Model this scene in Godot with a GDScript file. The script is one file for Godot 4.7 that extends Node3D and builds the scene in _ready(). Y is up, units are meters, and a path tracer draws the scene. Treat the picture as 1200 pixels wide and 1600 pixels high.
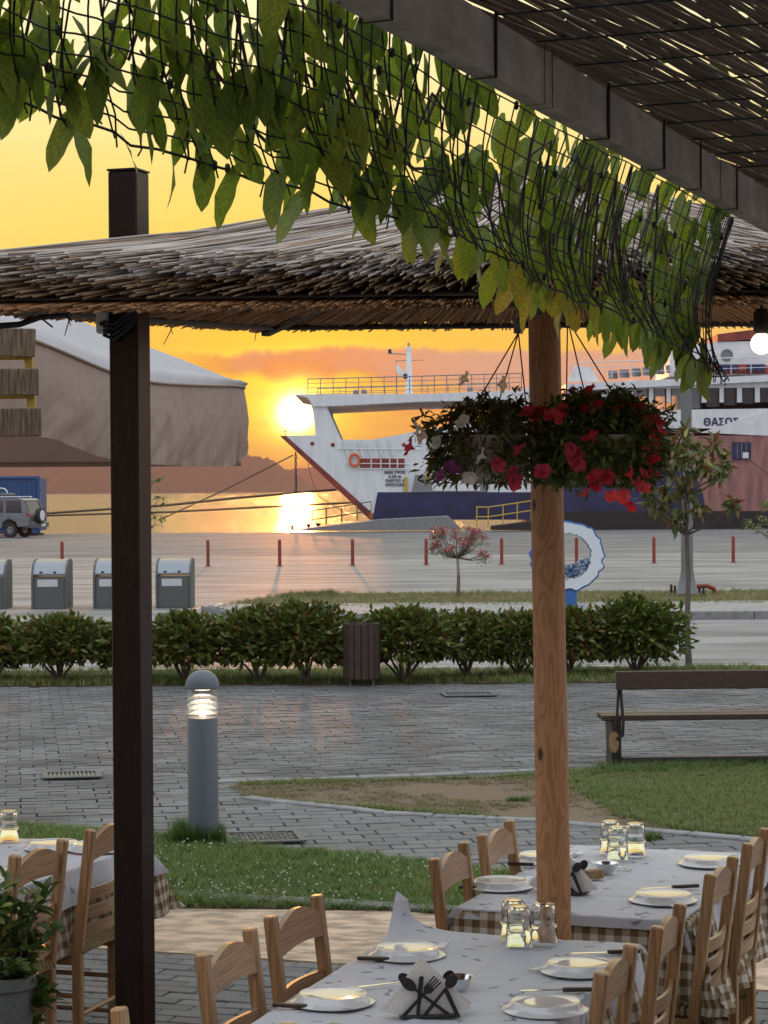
extends Node3D
# A harbour-side taverna at sunset: terrace tables under a reed pergola, a small plaza with lawns, a road, the quay and a moored ferry.

class MB:
	var v := PackedVector3Array()
	var n := PackedVector3Array()
	var t := PackedVector2Array()
	var c := PackedColorArray()
	var i := PackedInt32Array()
	var col := Color.WHITE
	func vert(p: Vector3, nn: Vector3, uv := Vector2.ZERO) -> int:
		v.append(p); n.append(nn); t.append(uv); c.append(col)
		return v.size() - 1
	func tri(a: Vector3, b: Vector3, d: Vector3, out := Vector3.ZERO) -> void:
		var nn := (b - a).cross(d - a).normalized()
		if out != Vector3.ZERO and nn.dot(out) < 0.0:
			tri(a, d, b)
			return
		var k := v.size()
		vert(a, nn, Vector2(0, 0)); vert(b, nn, Vector2(1, 0)); vert(d, nn, Vector2(1, 1))
		i.append_array([k, k + 2, k + 1])
	func quad(a: Vector3, b: Vector3, d: Vector3, e: Vector3, out := Vector3.ZERO) -> void:
		var nn := (d - a).cross(e - b).normalized()
		if out != Vector3.ZERO and nn.dot(out) < 0.0:
			quad(a, e, d, b)
			return
		var k := v.size()
		vert(a, nn, Vector2(0, 0)); vert(b, nn, Vector2(1, 0)); vert(d, nn, Vector2(1, 1)); vert(e, nn, Vector2(0, 1))
		i.append_array([k, k + 2, k + 1, k, k + 3, k + 2])
	func box(xf: Transform3D, s: Vector3, b := 0.0) -> void:
		var h := s * 0.5
		var o := xf.origin
		for ax in 3:
			for sg in [-1.0, 1.0]:
				var pts: Array[Vector3] = []
				for k in [[-1, -1], [1, -1], [1, 1], [-1, 1]]:
					pts.append(xf * corner(h, b, ax, sg, k[0], k[1]))
				quad(pts[0], pts[1], pts[2], pts[3], (pts[0] + pts[2]) * 0.5 - o)
		if b <= 0.0:
			return
		for ax in 3:
			var a1 := (ax + 1) % 3
			var a2 := (ax + 2) % 3
			for s1 in [-1.0, 1.0]:
				for s2 in [-1.0, 1.0]:
					var e: Array[Vector3] = []
					for w in [[a1, -1.0], [a1, 1.0], [a2, 1.0], [a2, -1.0]]:
						var p := Vector3.ZERO
						p[ax] = w[1] * (h[ax] - b)
						p[a1] = s1 * (h[a1] - (0.0 if w[0] == a1 else b))
						p[a2] = s2 * (h[a2] - (0.0 if w[0] == a2 else b))
						e.append(xf * p)
					quad(e[0], e[1], e[2], e[3], (e[0] + e[2]) * 0.5 - o)
		for sx in [-1.0, 1.0]:
			for sy in [-1.0, 1.0]:
				for sz in [-1.0, 1.0]:
					var a := xf * Vector3(sx * h.x, sy * (h.y - b), sz * (h.z - b))
					var d := xf * Vector3(sx * (h.x - b), sy * h.y, sz * (h.z - b))
					var e := xf * Vector3(sx * (h.x - b), sy * (h.y - b), sz * h.z)
					tri(a, d, e, (a + d + e) / 3.0 - o)
	func corner(h: Vector3, b: float, ax: int, sg: float, k1: int, k2: int) -> Vector3:
		var p := Vector3.ZERO
		p[ax] = sg * h[ax]
		p[(ax + 1) % 3] = k1 * (h[(ax + 1) % 3] - b)
		p[(ax + 2) % 3] = k2 * (h[(ax + 2) % 3] - b)
		return p
	func bar(a: Vector3, b: Vector3, w: float, h: float, bev := 0.0, up := Vector3.UP) -> void:
		var y := (b - a).normalized()
		if absf(y.dot(up)) > 0.98:
			up = Vector3.BACK
		var x := y.cross(up).normalized()
		var z := x.cross(y).normalized()
		box(Transform3D(Basis(x, y, z), (a + b) * 0.5), Vector3(w, a.distance_to(b), h), bev)
	func tube(p: PackedVector3Array, r: PackedFloat32Array, sides := 6, cap := true) -> void:
		var m := p.size()
		var d0 := (p[1] - p[0]).normalized()
		var x := d0.cross(Vector3.UP if absf(d0.y) < 0.9 else Vector3.RIGHT).normalized()
		var k0 := v.size()
		var run := 0.0
		for j in m:
			var d := (p[mini(j + 1, m - 1)] - p[maxi(j - 1, 0)]).normalized()
			x = (x - d * x.dot(d)).normalized()
			var y := d.cross(x)
			var rr: float = r[mini(j, r.size() - 1)]
			if j > 0:
				run += p[j].distance_to(p[j - 1])
			for s in sides + 1:
				var a := TAU * s / sides
				var nn := x * cos(a) + y * sin(a)
				vert(p[j] + nn * rr, nn, Vector2(float(s) / sides, run))
		for j in m - 1:
			for s in sides:
				var a := k0 + j * (sides + 1) + s
				var b := a + sides + 1
				i.append_array([a, b, a + 1, a + 1, b, b + 1])
		if cap:
			for e in 2:
				var j := 0 if e == 0 else m - 1
				var d := (p[0] - p[1]).normalized() if e == 0 else (p[m - 1] - p[m - 2]).normalized()
				var k := vert(p[j], d)
				for s in sides + 1:
					vert(v[k0 + j * (sides + 1) + s], d)
				for s in sides:
					if e == 0:
						i.append_array([k, k + 1 + s, k + 2 + s])
					else:
						i.append_array([k, k + 2 + s, k + 1 + s])
	func rod(a: Vector3, b: Vector3, r: float, sides := 6, r2 := -1.0) -> void:
		tube(PackedVector3Array([a, b]), PackedFloat32Array([r, r if r2 < 0.0 else r2]), sides)
	func lathe(prof: Array, segs: int, xf := Transform3D.IDENTITY, flute := 0, amp := 0.0, f0 := 0.0, f1 := 0.0) -> void:
		var m := prof.size()
		var ns: Array[Vector2] = []
		for j in m - 1:
			var d: Vector2 = (prof[j + 1] - prof[j]).normalized()
			ns.append(Vector2(d.y, -d.x))
		for j in m - 1:
			var na := ns[j]
			var nb := ns[j]
			if j > 0 and ns[j - 1].dot(na) > 0.6:
				na = (na + ns[j - 1]).normalized()
			if j < m - 2 and ns[j + 1].dot(nb) > 0.6:
				nb = (nb + ns[j + 1]).normalized()
			var k := v.size()
			for s in segs + 1:
				var a := TAU * s / segs
				var ca := cos(a)
				var sa := sin(a)
				for e in 2:
					var q: Vector2 = prof[j + e]
					var nn := na if e == 0 else nb
					var rr := q.x
					if flute > 0 and q.y > f0 and q.y < f1:
						rr += amp * absf(cos(a * flute * 0.5))
					vert(xf * Vector3(rr * ca, q.y, rr * sa), (xf.basis * Vector3(nn.x * ca, nn.y, nn.x * sa)).normalized(), Vector2(float(s) / segs, q.y))
			for s in segs:
				var b := k + s * 2
				i.append_array([b, b + 2, b + 1, b + 1, b + 2, b + 3])
	func prism(poly: PackedVector2Array, z0: float, z1: float, xf := Transform3D.IDENTITY) -> void:
		var idx := Geometry2D.triangulate_polygon(poly)
		for e in 2:
			var z := z0 if e == 0 else z1
			var nn := xf.basis * Vector3(0, 0, -1 if z < (z0 + z1) * 0.5 else 1)
			var k := v.size()
			for p in poly:
				vert(xf * Vector3(p.x, p.y, z), nn.normalized(), p)
			for j in range(0, idx.size(), 3):
				var a := k + idx[j]
				var b := k + idx[j + 1]
				var d := k + idx[j + 2]
				if (v[b] - v[a]).cross(v[d] - v[a]).dot(nn) > 0.0:
					i.append_array([a, d, b])
				else:
					i.append_array([a, b, d])
		var cw := Geometry2D.is_polygon_clockwise(poly)
		for j in poly.size():
			var p := poly[j]
			var q := poly[(j + 1) % poly.size()]
			var e := (q - p).normalized()
			var out := Vector3(e.y, -e.x, 0) * (-1.0 if cw else 1.0)
			quad(xf * Vector3(p.x, p.y, z0), xf * Vector3(q.x, q.y, z0), xf * Vector3(q.x, q.y, z1), xf * Vector3(p.x, p.y, z1), xf.basis * out)
	func grid(nu: int, nv: int, fn: Callable, us := 1.0, vs := 1.0) -> void:
		var k := v.size()
		for a in nu + 1:
			for b in nv + 1:
				vert(fn.call(float(a) / nu, float(b) / nv), Vector3.ZERO, Vector2(us * a / nu, vs * b / nv))
		var w := nv + 1
		for a in nu:
			for b in nv:
				var p := k + a * w + b
				i.append_array([p, p + 1, p + w, p + 1, p + w + 1, p + w])
		for a in nu + 1:
			for b in nv + 1:
				var p := k + a * w + b
				var du := v[p + w if a < nu else p] - v[p - w if a > 0 else p]
				var dv := v[p + 1 if b < nv else p] - v[p - 1 if b > 0 else p]
				n[p] = du.cross(dv).normalized()
	func leaf(xf: Transform3D, l: float, w: float, fold := 0.25, bend := 0.2, rows := 4, wavy := 0.0) -> void:
		var k := v.size()
		for j in rows + 1:
			var s := float(j) / rows
			var ww := w * 1.9 * pow(s + 0.03, 0.62) * pow(maxf(1.0 - s, 0.0), 0.72)
			var y := s * l
			var z := -bend * l * s * s
			for e in 3:
				var x := (e - 1) * ww * 0.5
				vert(xf * Vector3(x, y, z + absf(x) * fold + wavy * sin(s * 14.0 + e * 2.0) * absf(x)), (xf.basis * Vector3(-(e - 1) * fold, 0.35 * bend * s, 1).normalized()).normalized(), Vector2(e * 0.5, 1.0 - s))
		for j in rows:
			for e in 2:
				var p := k + j * 3 + e
				i.append_array([p, p + 3, p + 1, p + 1, p + 3, p + 4])
	func mesh() -> ArrayMesh:
		var a := []
		a.resize(Mesh.ARRAY_MAX)
		a[Mesh.ARRAY_VERTEX] = v; a[Mesh.ARRAY_NORMAL] = n; a[Mesh.ARRAY_TEX_UV] = t; a[Mesh.ARRAY_COLOR] = c; a[Mesh.ARRAY_INDEX] = i
		var m := ArrayMesh.new()
		m.add_surface_from_arrays(Mesh.PRIMITIVE_TRIANGLES, a)
		return m

var R := RandomNumberGenerator.new()
var used := {}
var M := {}
const TURN := -0.3229    # the terrace's long axis points a little to the right of the view
var Q := Basis(Vector3.UP, TURN)

func rr(a: float, b: float) -> float:
	return R.randf_range(a, b)
func ter(n: float, s: float, h := 0.0) -> Vector3:
	# a point of the terrace: n metres across its long axis, s metres along it, h above the ground
	return Vector3(s * 0.3173 + n * 0.9483, h, -(s * 0.9483 - n * 0.3173))
func numbered(called: String) -> String:
	var k: int = used.get(called, 0)
	used[called] = k + 1
	return called if k == 0 else "%s_%03d" % [called, k]
func obj(called: String, m, mat: Material, parent: Node = null) -> MeshInstance3D:
	var o := MeshInstance3D.new()
	o.mesh = m.mesh() if m is MB else m
	o.material_override = mat
	o.name = called if parent else numbered(called)
	(parent if parent else self).add_child(o, true)
	return o
func tag(o: Node, label: String, category := "", group := "", kind := "") -> Node:
	if label: o.set_meta("label", label)
	if category: o.set_meta("category", category)
	if group: o.set_meta("group", group)
	if kind: o.set_meta("kind", kind)
	return o
func thing(called: String, label: String, category: String, at := Vector3.ZERO, turn := 0.0, group := "") -> Node3D:
	var o := Node3D.new()
	o.name = numbered(called)
	add_child(o, true)
	o.position = at
	o.rotation.y = turn
	tag(o, label, category, group)
	return o
func struct(called: String, m, mat: Material) -> MeshInstance3D:
	var o := obj(called, m, mat)
	o.set_meta("kind", "structure")
	return o
func copy(o: Node3D, label: String, at: Vector3, turn := 0.0) -> Node3D:
	var c: Node3D = o.duplicate()
	c.name = numbered(str(o.name).rstrip("0123456789_"))
	add_child(c, true)
	c.position = at
	c.rotation.y = turn
	c.set_meta("label", label)
	return c
func lin(r: float, g: float, b: float) -> Color:
	return Color(r, g, b).linear_to_srgb()
func noise(freq: float, kind := FastNoiseLite.TYPE_SIMPLEX_SMOOTH, oct := 4, sd := 1) -> FastNoiseLite:
	var f := FastNoiseLite.new()
	f.noise_type = kind
	f.frequency = freq
	f.fractal_octaves = oct
	f.seed = sd
	return f
func ntex(freq: float, lo: float, hi: float, size := 512, sd := 1, oct := 5, tint := Color.WHITE, tint2 := Color.WHITE, kind := FastNoiseLite.TYPE_SIMPLEX_SMOOTH) -> NoiseTexture2D:
	var x := NoiseTexture2D.new()
	x.width = size
	x.height = size
	x.seamless = true
	x.generate_mipmaps = false
	x.noise = noise(freq, kind, oct, sd)
	var g := Gradient.new()
	g.set_color(0, Color(lo * tint.r, lo * tint.g, lo * tint.b))
	g.set_color(1, Color(hi * tint2.r, hi * tint2.g, hi * tint2.b))
	x.color_ramp = g
	return x
func mat(key: String, color: Color, rough := 0.8, tex: Texture2D = null, scale := Vector3.ONE, world := false) -> StandardMaterial3D:
	var m := StandardMaterial3D.new()
	m.resource_name = key
	m.albedo_color = color
	m.roughness = rough
	if tex:
		m.albedo_texture = tex
		m.uv1_triplanar = true
		m.uv1_world_triplanar = world
		m.uv1_scale = scale
	M[key] = m
	return m
func relief(m: StandardMaterial3D, tex: Texture2D, cm: float) -> void:
	m.heightmap_enabled = true
	m.heightmap_texture = tex
	m.heightmap_scale = cm


# ---------------------------------------------------------------- sky
const SUN_AZ := -0.0381
const SUN_EL := 0.0333
var band := FastNoiseLite.new()
func sky_color(az: float, el: float) -> Color:
	var e := rad_to_deg(el)
	var da := rad_to_deg(wrapf(az - SUN_AZ, -PI, PI))
	var side := 0.5 + 0.5 * cos(deg_to_rad(da))          # 1 towards the sun, 0 opposite
	var warm := pow(side, 7.0)
	var up := clampf(e / 90.0, 0.0, 1.0)
	# high sky pale blue, low sky orange towards the sun and mauve away from it
	var zen := Vector3(1.14, 1.22, 1.33)
	var low := Vector3(0.66, 0.66, 0.72).lerp(Vector3(0.96, 0.37, 0.025), warm)
	var mid := Vector3(0.70, 0.74, 0.80).lerp(Vector3(1.08, 0.97, 0.60), warm)
	var gold := Vector3(0.67, 0.69, 0.75).lerp(Vector3(0.97, 0.73, 0.16), warm)
	var c := low.lerp(gold, smoothstep(0.3, 7.0, e)).lerp(mid, smoothstep(6.0, 14.0, e)).lerp(zen, smoothstep(13.0, 62.0, e))
	# yellow light round the sun
	var ang := sqrt(da * da * 0.55 + pow(e - rad_to_deg(SUN_EL), 2.0))
	c = c.lerp(Vector3(1.08, 0.65, 0.025), 0.9 * exp(-pow(ang / 4.2, 2.0)))
	c = c.lerp(Vector3(1.5, 1.0, 0.05), 0.85 * exp(-pow(ang / 1.7, 2.0)))
	# long low cloud bank with a crisp top, thin streaks above and below
	var cx := da * 1.0
	var w1 := band.get_noise_2d(cx * 7.0, 3.0) * 0.13 + band.get_noise_2d(cx * 40.0, 40.0) * 0.07
	var top := 3.42 + w1 + 0.18 * exp(-pow((da - 2.0) / 2.0, 2.0))
	var bot := 2.88 - 0.55 * smoothstep(1.5, 6.0, da) + band.get_noise_2d(cx * 12.0, 90.0) * 0.28
	var cl := smoothstep(top + 0.03, top - 0.04, e) * smoothstep(bot - 0.22, bot + 0.10, e)
	cl *= 0.88 * (0.12 + 0.88 * smoothstep(-3.4, -1.0, da)) * smoothstep(60.0, 12.0, absf(da))
	var cc := Vector3(0.76, 0.22, 0.075).lerp(Vector3(0.60, 0.30, 0.20), smoothstep(0.5, 5.0, da))
	c = c.lerp(cc * (1.0 + 0.25 * band.get_noise_2d(cx * 16.0, e * 60.0)), cl)
	var edge := exp(-pow((e - top - 0.02) / 0.07, 2.0)) * exp(-pow(da / 4.0, 2.0))
	c += Vector3(0.35, 0.22, 0.05) * edge * 0.7
	# salmon veil under the bank, to the right of the sun
	var veil := smoothstep(bot, bot - 0.3, e) * smoothstep(0.6, 3.2, da) * smoothstep(40.0, 10.0, absf(da)) * (0.55 + 0.45 * band.get_noise_2d(cx * 7.0, e * 45.0))
	c = c.lerp(Vector3(0.92, 0.34, 0.10), clampf(veil, 0.0, 0.85) * smoothstep(0.4, 1.8, e))
	var streak := smoothstep(0.12, 0.5, band.get_noise_2d(cx * 5.0 + 300.0, e * 42.0)) * smoothstep(3.2, 2.2, e) * exp(-pow(da / 9.0, 2.0))
	c = c.lerp(Vector3(0.95, 0.42, 0.12), 0.4 * streak)
	var wisp := smoothstep(0.1, 0.55, band.get_noise_2d(da * 2.2 + 700.0, e * 14.0 + 55.0)) * smoothstep(3.6, 5.0, e) * smoothstep(80.0, 30.0, e)
	c = c.lerp(c * Vector3(1.06, 1.05, 1.1), 0.6 * wisp)
	# deep orange in the thick air at the horizon
	c = c.lerp(Vector3(0.92, 0.36, 0.12), 0.75 * exp(-pow(e / 0.85, 2.0)) * exp(-pow(da / 14.0, 2.0)))
	# the sun
	var sd := sqrt(da * da + pow(e - rad_to_deg(SUN_EL), 2.0))
	c += Vector3(2.2, 1.3, 0.2) * exp(-pow(sd / 0.75, 2.0))
	c += Vector3(10.0, 8.5, 6.0) * exp(-pow(sd / 0.34, 2.0))
	return Color(maxf(c.x, 0.0), maxf(c.y, 0.0), maxf(c.z, 0.0))

func make_sky() -> Sky:
	band.noise_type = FastNoiseLite.TYPE_SIMPLEX_SMOOTH
	band.frequency = 0.08
	band.fractal_octaves = 4
	var w := 4096
	var h := 2048
	var im := Image.create_empty(512, 256, false, Image.FORMAT_RGBF)
	for y in 256:
		for x in 512:
			im.set_pixel(x, y, sky_color((x + 0.5) / 512.0 * TAU, maxf(PI * 0.5 - (y + 0.5) / 256.0 * PI, 0.0)))
	im.resize(w, h, Image.INTERPOLATE_BILINEAR)
	for y in range(h / 2 - 190, h / 2):
		for k in range(-330, 330):
			im.set_pixel(posmod(k, w), y, sky_color((k + 0.5) / w * TAU, PI * 0.5 - (y + 0.5) / h * PI))
	var p := PanoramaSkyMaterial.new()
	p.panorama = ImageTexture.create_from_image(im)
	var s := Sky.new()
	s.sky_material = p
	return s

func _ready() -> void:
	R.seed = 7
	# ---------- camera, sky, sun, exposure
	var cam := Camera3D.new()
	cam.name = "camera"
	cam.fov = 25.357
	cam.position = Vector3(0, 2.1, 0)
	cam.rotation = Vector3(-0.01012, 0, -0.00698)
	cam.near = 0.05
	cam.far = 20000.0
	add_child(cam)
	cam.current = true
	var we := WorldEnvironment.new()
	we.name = "environment"
	var env := Environment.new()
	env.background_mode = Environment.BG_SKY
	env.sky = make_sky()
	env.tonemap_mode = Environment.TONE_MAPPER_LINEAR
	env.tonemap_exposure = 1.14
	env.sdfgi_enabled = true
	env.ssao_enabled = true
	env.ssil_enabled = true
	env.fog_enabled = true
	env.fog_density = 0.00014
	env.fog_light_color = Color(1.0, 0.66, 0.54)
	we.environment = env
	add_child(we)
	var sun := DirectionalLight3D.new()
	sun.name = "sun"
	sun.light_energy = 0.65
	sun.light_color = Color(1.0, 0.62, 0.30)
	sun.light_angular_distance = 0.6
	sun.shadow_enabled = true
	add_child(sun)
	sun.look_at_from_position(Vector3(sin(SUN_AZ) * cos(SUN_EL), sin(SUN_EL), -cos(SUN_AZ) * cos(SUN_EL)), Vector3.ZERO)
	materials()
	ground()
	build_all()


# ---------------------------------------------------------------- materials
func materials() -> void:
	var fine := ntex(0.06, 0.72, 1.08, 512, 3)
	var grit := ntex(0.25, 0.62, 1.12, 512, 4, 3)
	var blot := ntex(0.012, 0.72, 1.1, 512, 5)
	var grain := ntex(0.02, 0.55, 1.1, 512, 6, 5)
	var bump := ntex(0.05, 0.0, 1.0, 512, 8, 5)
	var gritb := ntex(0.3, 0.0, 1.0, 512, 9, 3)
	M.fine_tex = fine; M.grit_tex = grit; M.blot_tex = blot; M.grain_tex = grain; M.bump_tex = bump; M.gritb_tex = gritb
	var m: StandardMaterial3D
	m = mat("asphalt", lin(0.345, 0.345, 0.33), 0.72, grit, Vector3.ONE * 0.6, true)
	m.detail_enabled = true; m.detail_albedo = ntex(0.012, 0.62, 1.16, 1024, 21, 7); m.detail_blend_mode = BaseMaterial3D.BLEND_MODE_MUL; m.detail_uv_layer = BaseMaterial3D.DETAIL_UV_2
	m.uv2_triplanar = true; m.uv2_world_triplanar = true; m.uv2_scale = Vector3(0.016, 0.1, 0.05)
	relief(m, gritb, 0.25)
	M.asphalt_dark = m.duplicate(); M.asphalt_dark.albedo_color = lin(0.235, 0.235, 0.23)
	M.road = m.duplicate(); M.road.albedo_color = lin(0.345, 0.35, 0.345)
	m = mat("concrete", lin(0.34, 0.33, 0.31), 0.8, fine, Vector3.ONE * 0.8, true)
	relief(m, gritb, 0.12)
	mat("kerb", lin(0.235, 0.245, 0.245), 0.8, ntex(0.03, 0.82, 1.08, 256, 22, 5), Vector3.ONE * 0.9)
	for k in 3: mat("slab%d" % k, [lin(0.36, 0.36, 0.33), lin(0.33, 0.335, 0.31), lin(0.38, 0.375, 0.35)][k], 0.85, fine, Vector3.ONE * 1.4, true)
	m = mat("paint_white", lin(0.7, 0.7, 0.68), 0.6, grit, Vector3.ONE * 0.5, true)
	for k in 4:
		var tone: Vector3 = [Vector3(0.19, 0.196, 0.197), Vector3(0.165, 0.172, 0.172), Vector3(0.215, 0.218, 0.215), Vector3(0.18, 0.18, 0.177)][k]
		m = mat("paver%d" % k, lin(tone.x, tone.y, tone.z), 0.85, grit, Vector3.ONE * 1.3, true)
		relief(m, gritb, 0.2)
	m = mat("paver_mix", Color.WHITE, 0.85, grit, Vector3.ONE * 1.3, true)
	m.vertex_color_use_as_albedo = true
	m.detail_enabled = true; m.detail_albedo = ntex(0.012, 0.72, 1.12, 512, 33, 5); m.detail_blend_mode = BaseMaterial3D.BLEND_MODE_MUL; m.detail_uv_layer = BaseMaterial3D.DETAIL_UV_2
	m.uv2_triplanar = true; m.uv2_world_triplanar = true; m.uv2_scale = Vector3(0.14, 0.14, 0.14)
	relief(m, gritb, 0.2)
	mat("joint", lin(0.105, 0.105, 0.095), 0.95, grit, Vector3.ONE * 2.0, true)
	m = mat("soil", lin(0.13, 0.10, 0.065), 0.95, grit, Vector3.ONE * 1.1, true)
	relief(m, gritb, 0.6)
	M.dirt = m.duplicate(); M.dirt.albedo_color = lin(0.21, 0.155, 0.10)
	m = mat("stamped", lin(0.58, 0.44, 0.31), 0.75, ntex(0.018, 0.62, 1.15, 512, 12, 6), Vector3(0.45, 0.45, 0.9), true)
	relief(m, ntex(0.03, 0.0, 1.0, 512, 13, 6), 0.9)
	m = mat("sea", lin(0.03, 0.035, 0.035), 0.16)
	m.metallic_specular = 0.55
	m.heightmap_enabled = true; m.heightmap_texture = ntex(0.03, 0.0, 1.0, 512, 14, 5); m.heightmap_scale = 70.0
	m.uv1_triplanar = true; m.uv1_world_triplanar = true; m.uv1_scale = Vector3(0.045, 0.1, 0.075)
	m = mat("hill", lin(0.05, 0.05, 0.028), 1.0, blot, Vector3.ONE * 0.02, true)
	m = mat("grass", Color.WHITE, 0.75)
	m.vertex_color_use_as_albedo = true
	m.backlight_enabled = true; m.backlight = Color(0.55, 0.6, 0.3)
	m = mat("clover", lin(0.55, 0.55, 0.48), 0.8)
	# things
	mat("white_paint", lin(0.74, 0.75, 0.76), 0.45, ntex(0.02, 0.92, 1.02, 256, 43), Vector3.ONE * 0.2)
	mat("ship_white", lin(0.72, 0.75, 0.77), 0.5, ntex(0.02, 0.94, 1.02, 512, 41, 5), Vector3(0.25, 0.05, 0.25))
	mat("ship_navy", lin(0.018, 0.024, 0.10), 0.42, blot, Vector3.ONE * 0.1)
	mat("ship_black", lin(0.012, 0.012, 0.014), 0.5)
	mat("ship_red", lin(0.26, 0.045, 0.03), 0.55, blot, Vector3.ONE * 0.15)
	mat("ship_grey", lin(0.20, 0.21, 0.22), 0.6)
	mat("dark_void", lin(0.02, 0.02, 0.022), 0.8)
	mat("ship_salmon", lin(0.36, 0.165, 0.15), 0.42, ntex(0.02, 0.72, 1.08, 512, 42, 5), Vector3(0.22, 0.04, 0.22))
	m = mat("pane", Color(0.6, 0.65, 0.68, 0.12), 0.05)
	m.transparency = BaseMaterial3D.TRANSPARENCY_ALPHA
	m = mat("tint_pane", Color(0.05, 0.06, 0.07, 0.6), 0.06)
	m.transparency = BaseMaterial3D.TRANSPARENCY_ALPHA
	mat("yellow_paint", lin(0.62, 0.42, 0.05), 0.5, fine, Vector3.ONE * 0.6)
	mat("orange_plastic", lin(0.65, 0.12, 0.03), 0.5)
	mat("rust_red", lin(0.30, 0.045, 0.022), 0.55, fine, Vector3.ONE * 3.0)
	mat("rope", lin(0.10, 0.08, 0.055), 0.9)
	mat("steel", lin(0.30, 0.33, 0.36), 0.28, fine, Vector3(1, 6, 1)).metallic = 1.0
	mat("bright_steel", lin(0.72, 0.72, 0.72), 0.14).metallic = 1.0
	mat("bin_grey", lin(0.115, 0.125, 0.12), 0.62, fine, Vector3.ONE * 1.5)
	mat("sticker", lin(0.62, 0.66, 0.68), 0.5, ntex(0.05, 0.8, 1.05, 256, 44), Vector3.ONE * 4.0)
	mat("galvanised", lin(0.20, 0.215, 0.22), 0.5, fine, Vector3.ONE * 2.0).metallic = 0.35
	mat("lamp_grey", lin(0.11, 0.135, 0.16), 0.5, ntex(0.2, 0.88, 1.06, 256, 45), Vector3.ONE * 6.0)
	m = mat("post_brown", lin(0.014, 0.007, 0.005), 0.26, ntex(0.04, 0.75, 1.1, 256, 46), Vector3(8, 0.7, 8))
	m.metallic_specular = 0.32
	mat("box_white", lin(0.55, 0.55, 0.53), 0.5)
	mat("rubber", lin(0.018, 0.018, 0.018), 0.7)
	mat("car_silver", lin(0.19, 0.215, 0.23), 0.32).metallic = 0.5
	mat("car_grey", lin(0.10, 0.11, 0.115), 0.5)
	m = mat("car_glass", Color(0.10, 0.12, 0.13, 0.35), 0.04)
	m.transparency = BaseMaterial3D.TRANSPARENCY_ALPHA
	mat("tail_red", lin(0.35, 0.02, 0.015), 0.2)
	mat("container_blue", lin(0.02, 0.10, 0.27), 0.5, fine, Vector3.ONE * 0.5)
	mat("sculpt_white", lin(0.62, 0.68, 0.72), 0.5)
	mat("sculpt_blue", lin(0.03, 0.13, 0.36), 0.45)
	for k in 3:
		mat("pebble%d" % k, [lin(0.05, 0.11, 0.22), lin(0.12, 0.19, 0.28), lin(0.25, 0.31, 0.36)][k], 0.5)
	# woods: the grain runs along local y
	m = mat("bench_wood", lin(0.070, 0.036, 0.022), 0.55, grain, Vector3(0.9, 12, 12))
	m = mat("bin_wood", lin(0.062, 0.036, 0.026), 0.6, grain, Vector3(9, 0.9, 9))
	for k in 4:
		var w: Vector3 = [Vector3(0.40, 0.22, 0.095), Vector3(0.35, 0.185, 0.075), Vector3(0.43, 0.25, 0.11), Vector3(0.31, 0.155, 0.06)][k]
		m = mat("chair%d" % k, lin(w.x, w.y, w.z), 0.42, ntex(0.016, 0.68, 1.12, 256, 60 + k, 5), Vector3(26, 0.8, 26))
		m.clearcoat_enabled = true; m.clearcoat = 0.35; m.clearcoat_roughness = 0.25
		M["chair_rail%d" % k] = m.duplicate()
		M["chair_rail%d" % k].uv1_scale = Vector3(26, 26, 0.8)
	mat("old_plank", lin(0.27, 0.195, 0.125), 0.8, ntex(0.02, 0.5, 1.12, 512, 66, 6), Vector3(10, 0.8, 10))
	mat("rush", lin(0.33, 0.22, 0.10), 0.8, grain, Vector3(20, 20, 20))
	mat("cork", lin(0.42, 0.26, 0.12), 0.7, grain, Vector3(12, 3, 12))
	m = mat("reed", Color.WHITE, 0.62)
	m.vertex_color_use_as_albedo = true
	mat("light_stop", lin(0.08, 0.05, 0.028), 0.9, grain, Vector3(4, 4, 4))  # for the added sheet that blocks light within the thatch
	mat("render_cream", lin(0.50, 0.44, 0.35), 0.9, fine, Vector3.ONE * 0.8)
	mat("roof_tile", lin(0.28, 0.10, 0.06), 0.8, fine, Vector3.ONE * 2.0)
	mat("iron_dark", lin(0.025, 0.022, 0.02), 0.5, fine, Vector3.ONE * 6.0)
	mat("beam", lin(0.54, 0.46, 0.40), 0.85, ntex(0.012, 0.78, 1.06, 512, 68, 6), Vector3(1.6, 1.6, 1.6))
	mat("wire", lin(0.012, 0.012, 0.011), 0.6)
	mat("net", lin(0.010, 0.013, 0.009), 0.55)
	mat("bark", lin(0.13, 0.10, 0.08), 0.9, fine, Vector3(8, 2, 8))
	m = mat("awning_top", lin(0.42, 0.43, 0.45), 0.75, ntex(0.02, 0.95, 1.02, 256, 72), Vector3.ONE * 0.7)
	m.backlight_enabled = true; m.backlight = Color(0.45, 0.32, 0.25)
	m = mat("awning", lin(0.36, 0.285, 0.24), 0.8, ntex(0.02, 0.93, 1.03, 512, 71, 4), Vector3.ONE * 1.3)
	m.backlight_enabled = true; m.backlight = Color(0.62, 0.46, 0.38)
	# cloths, crockery
	m = mat("ceramic", lin(0.60, 0.61, 0.60), 0.10)
	m.clearcoat_enabled = true; m.clearcoat = 0.6; m.clearcoat_roughness = 0.05
	m = mat("glass", Color(0.97, 0.985, 0.98, 0.0), 0.02)
	m.refraction_enabled = true; m.refraction_scale = 0.05
	mat("knife_handle", lin(0.035, 0.018, 0.012), 0.5)
	m = mat("napkin", lin(0.76, 0.74, 0.69), 0.9, ntex(0.1, 0.9, 1.04, 256, 74), Vector3.ONE * 6.0)
	m.backlight_enabled = true; m.backlight = Color(0.3, 0.28, 0.25)
	mat("black_metal", lin(0.012, 0.012, 0.012), 0.45)
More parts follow.
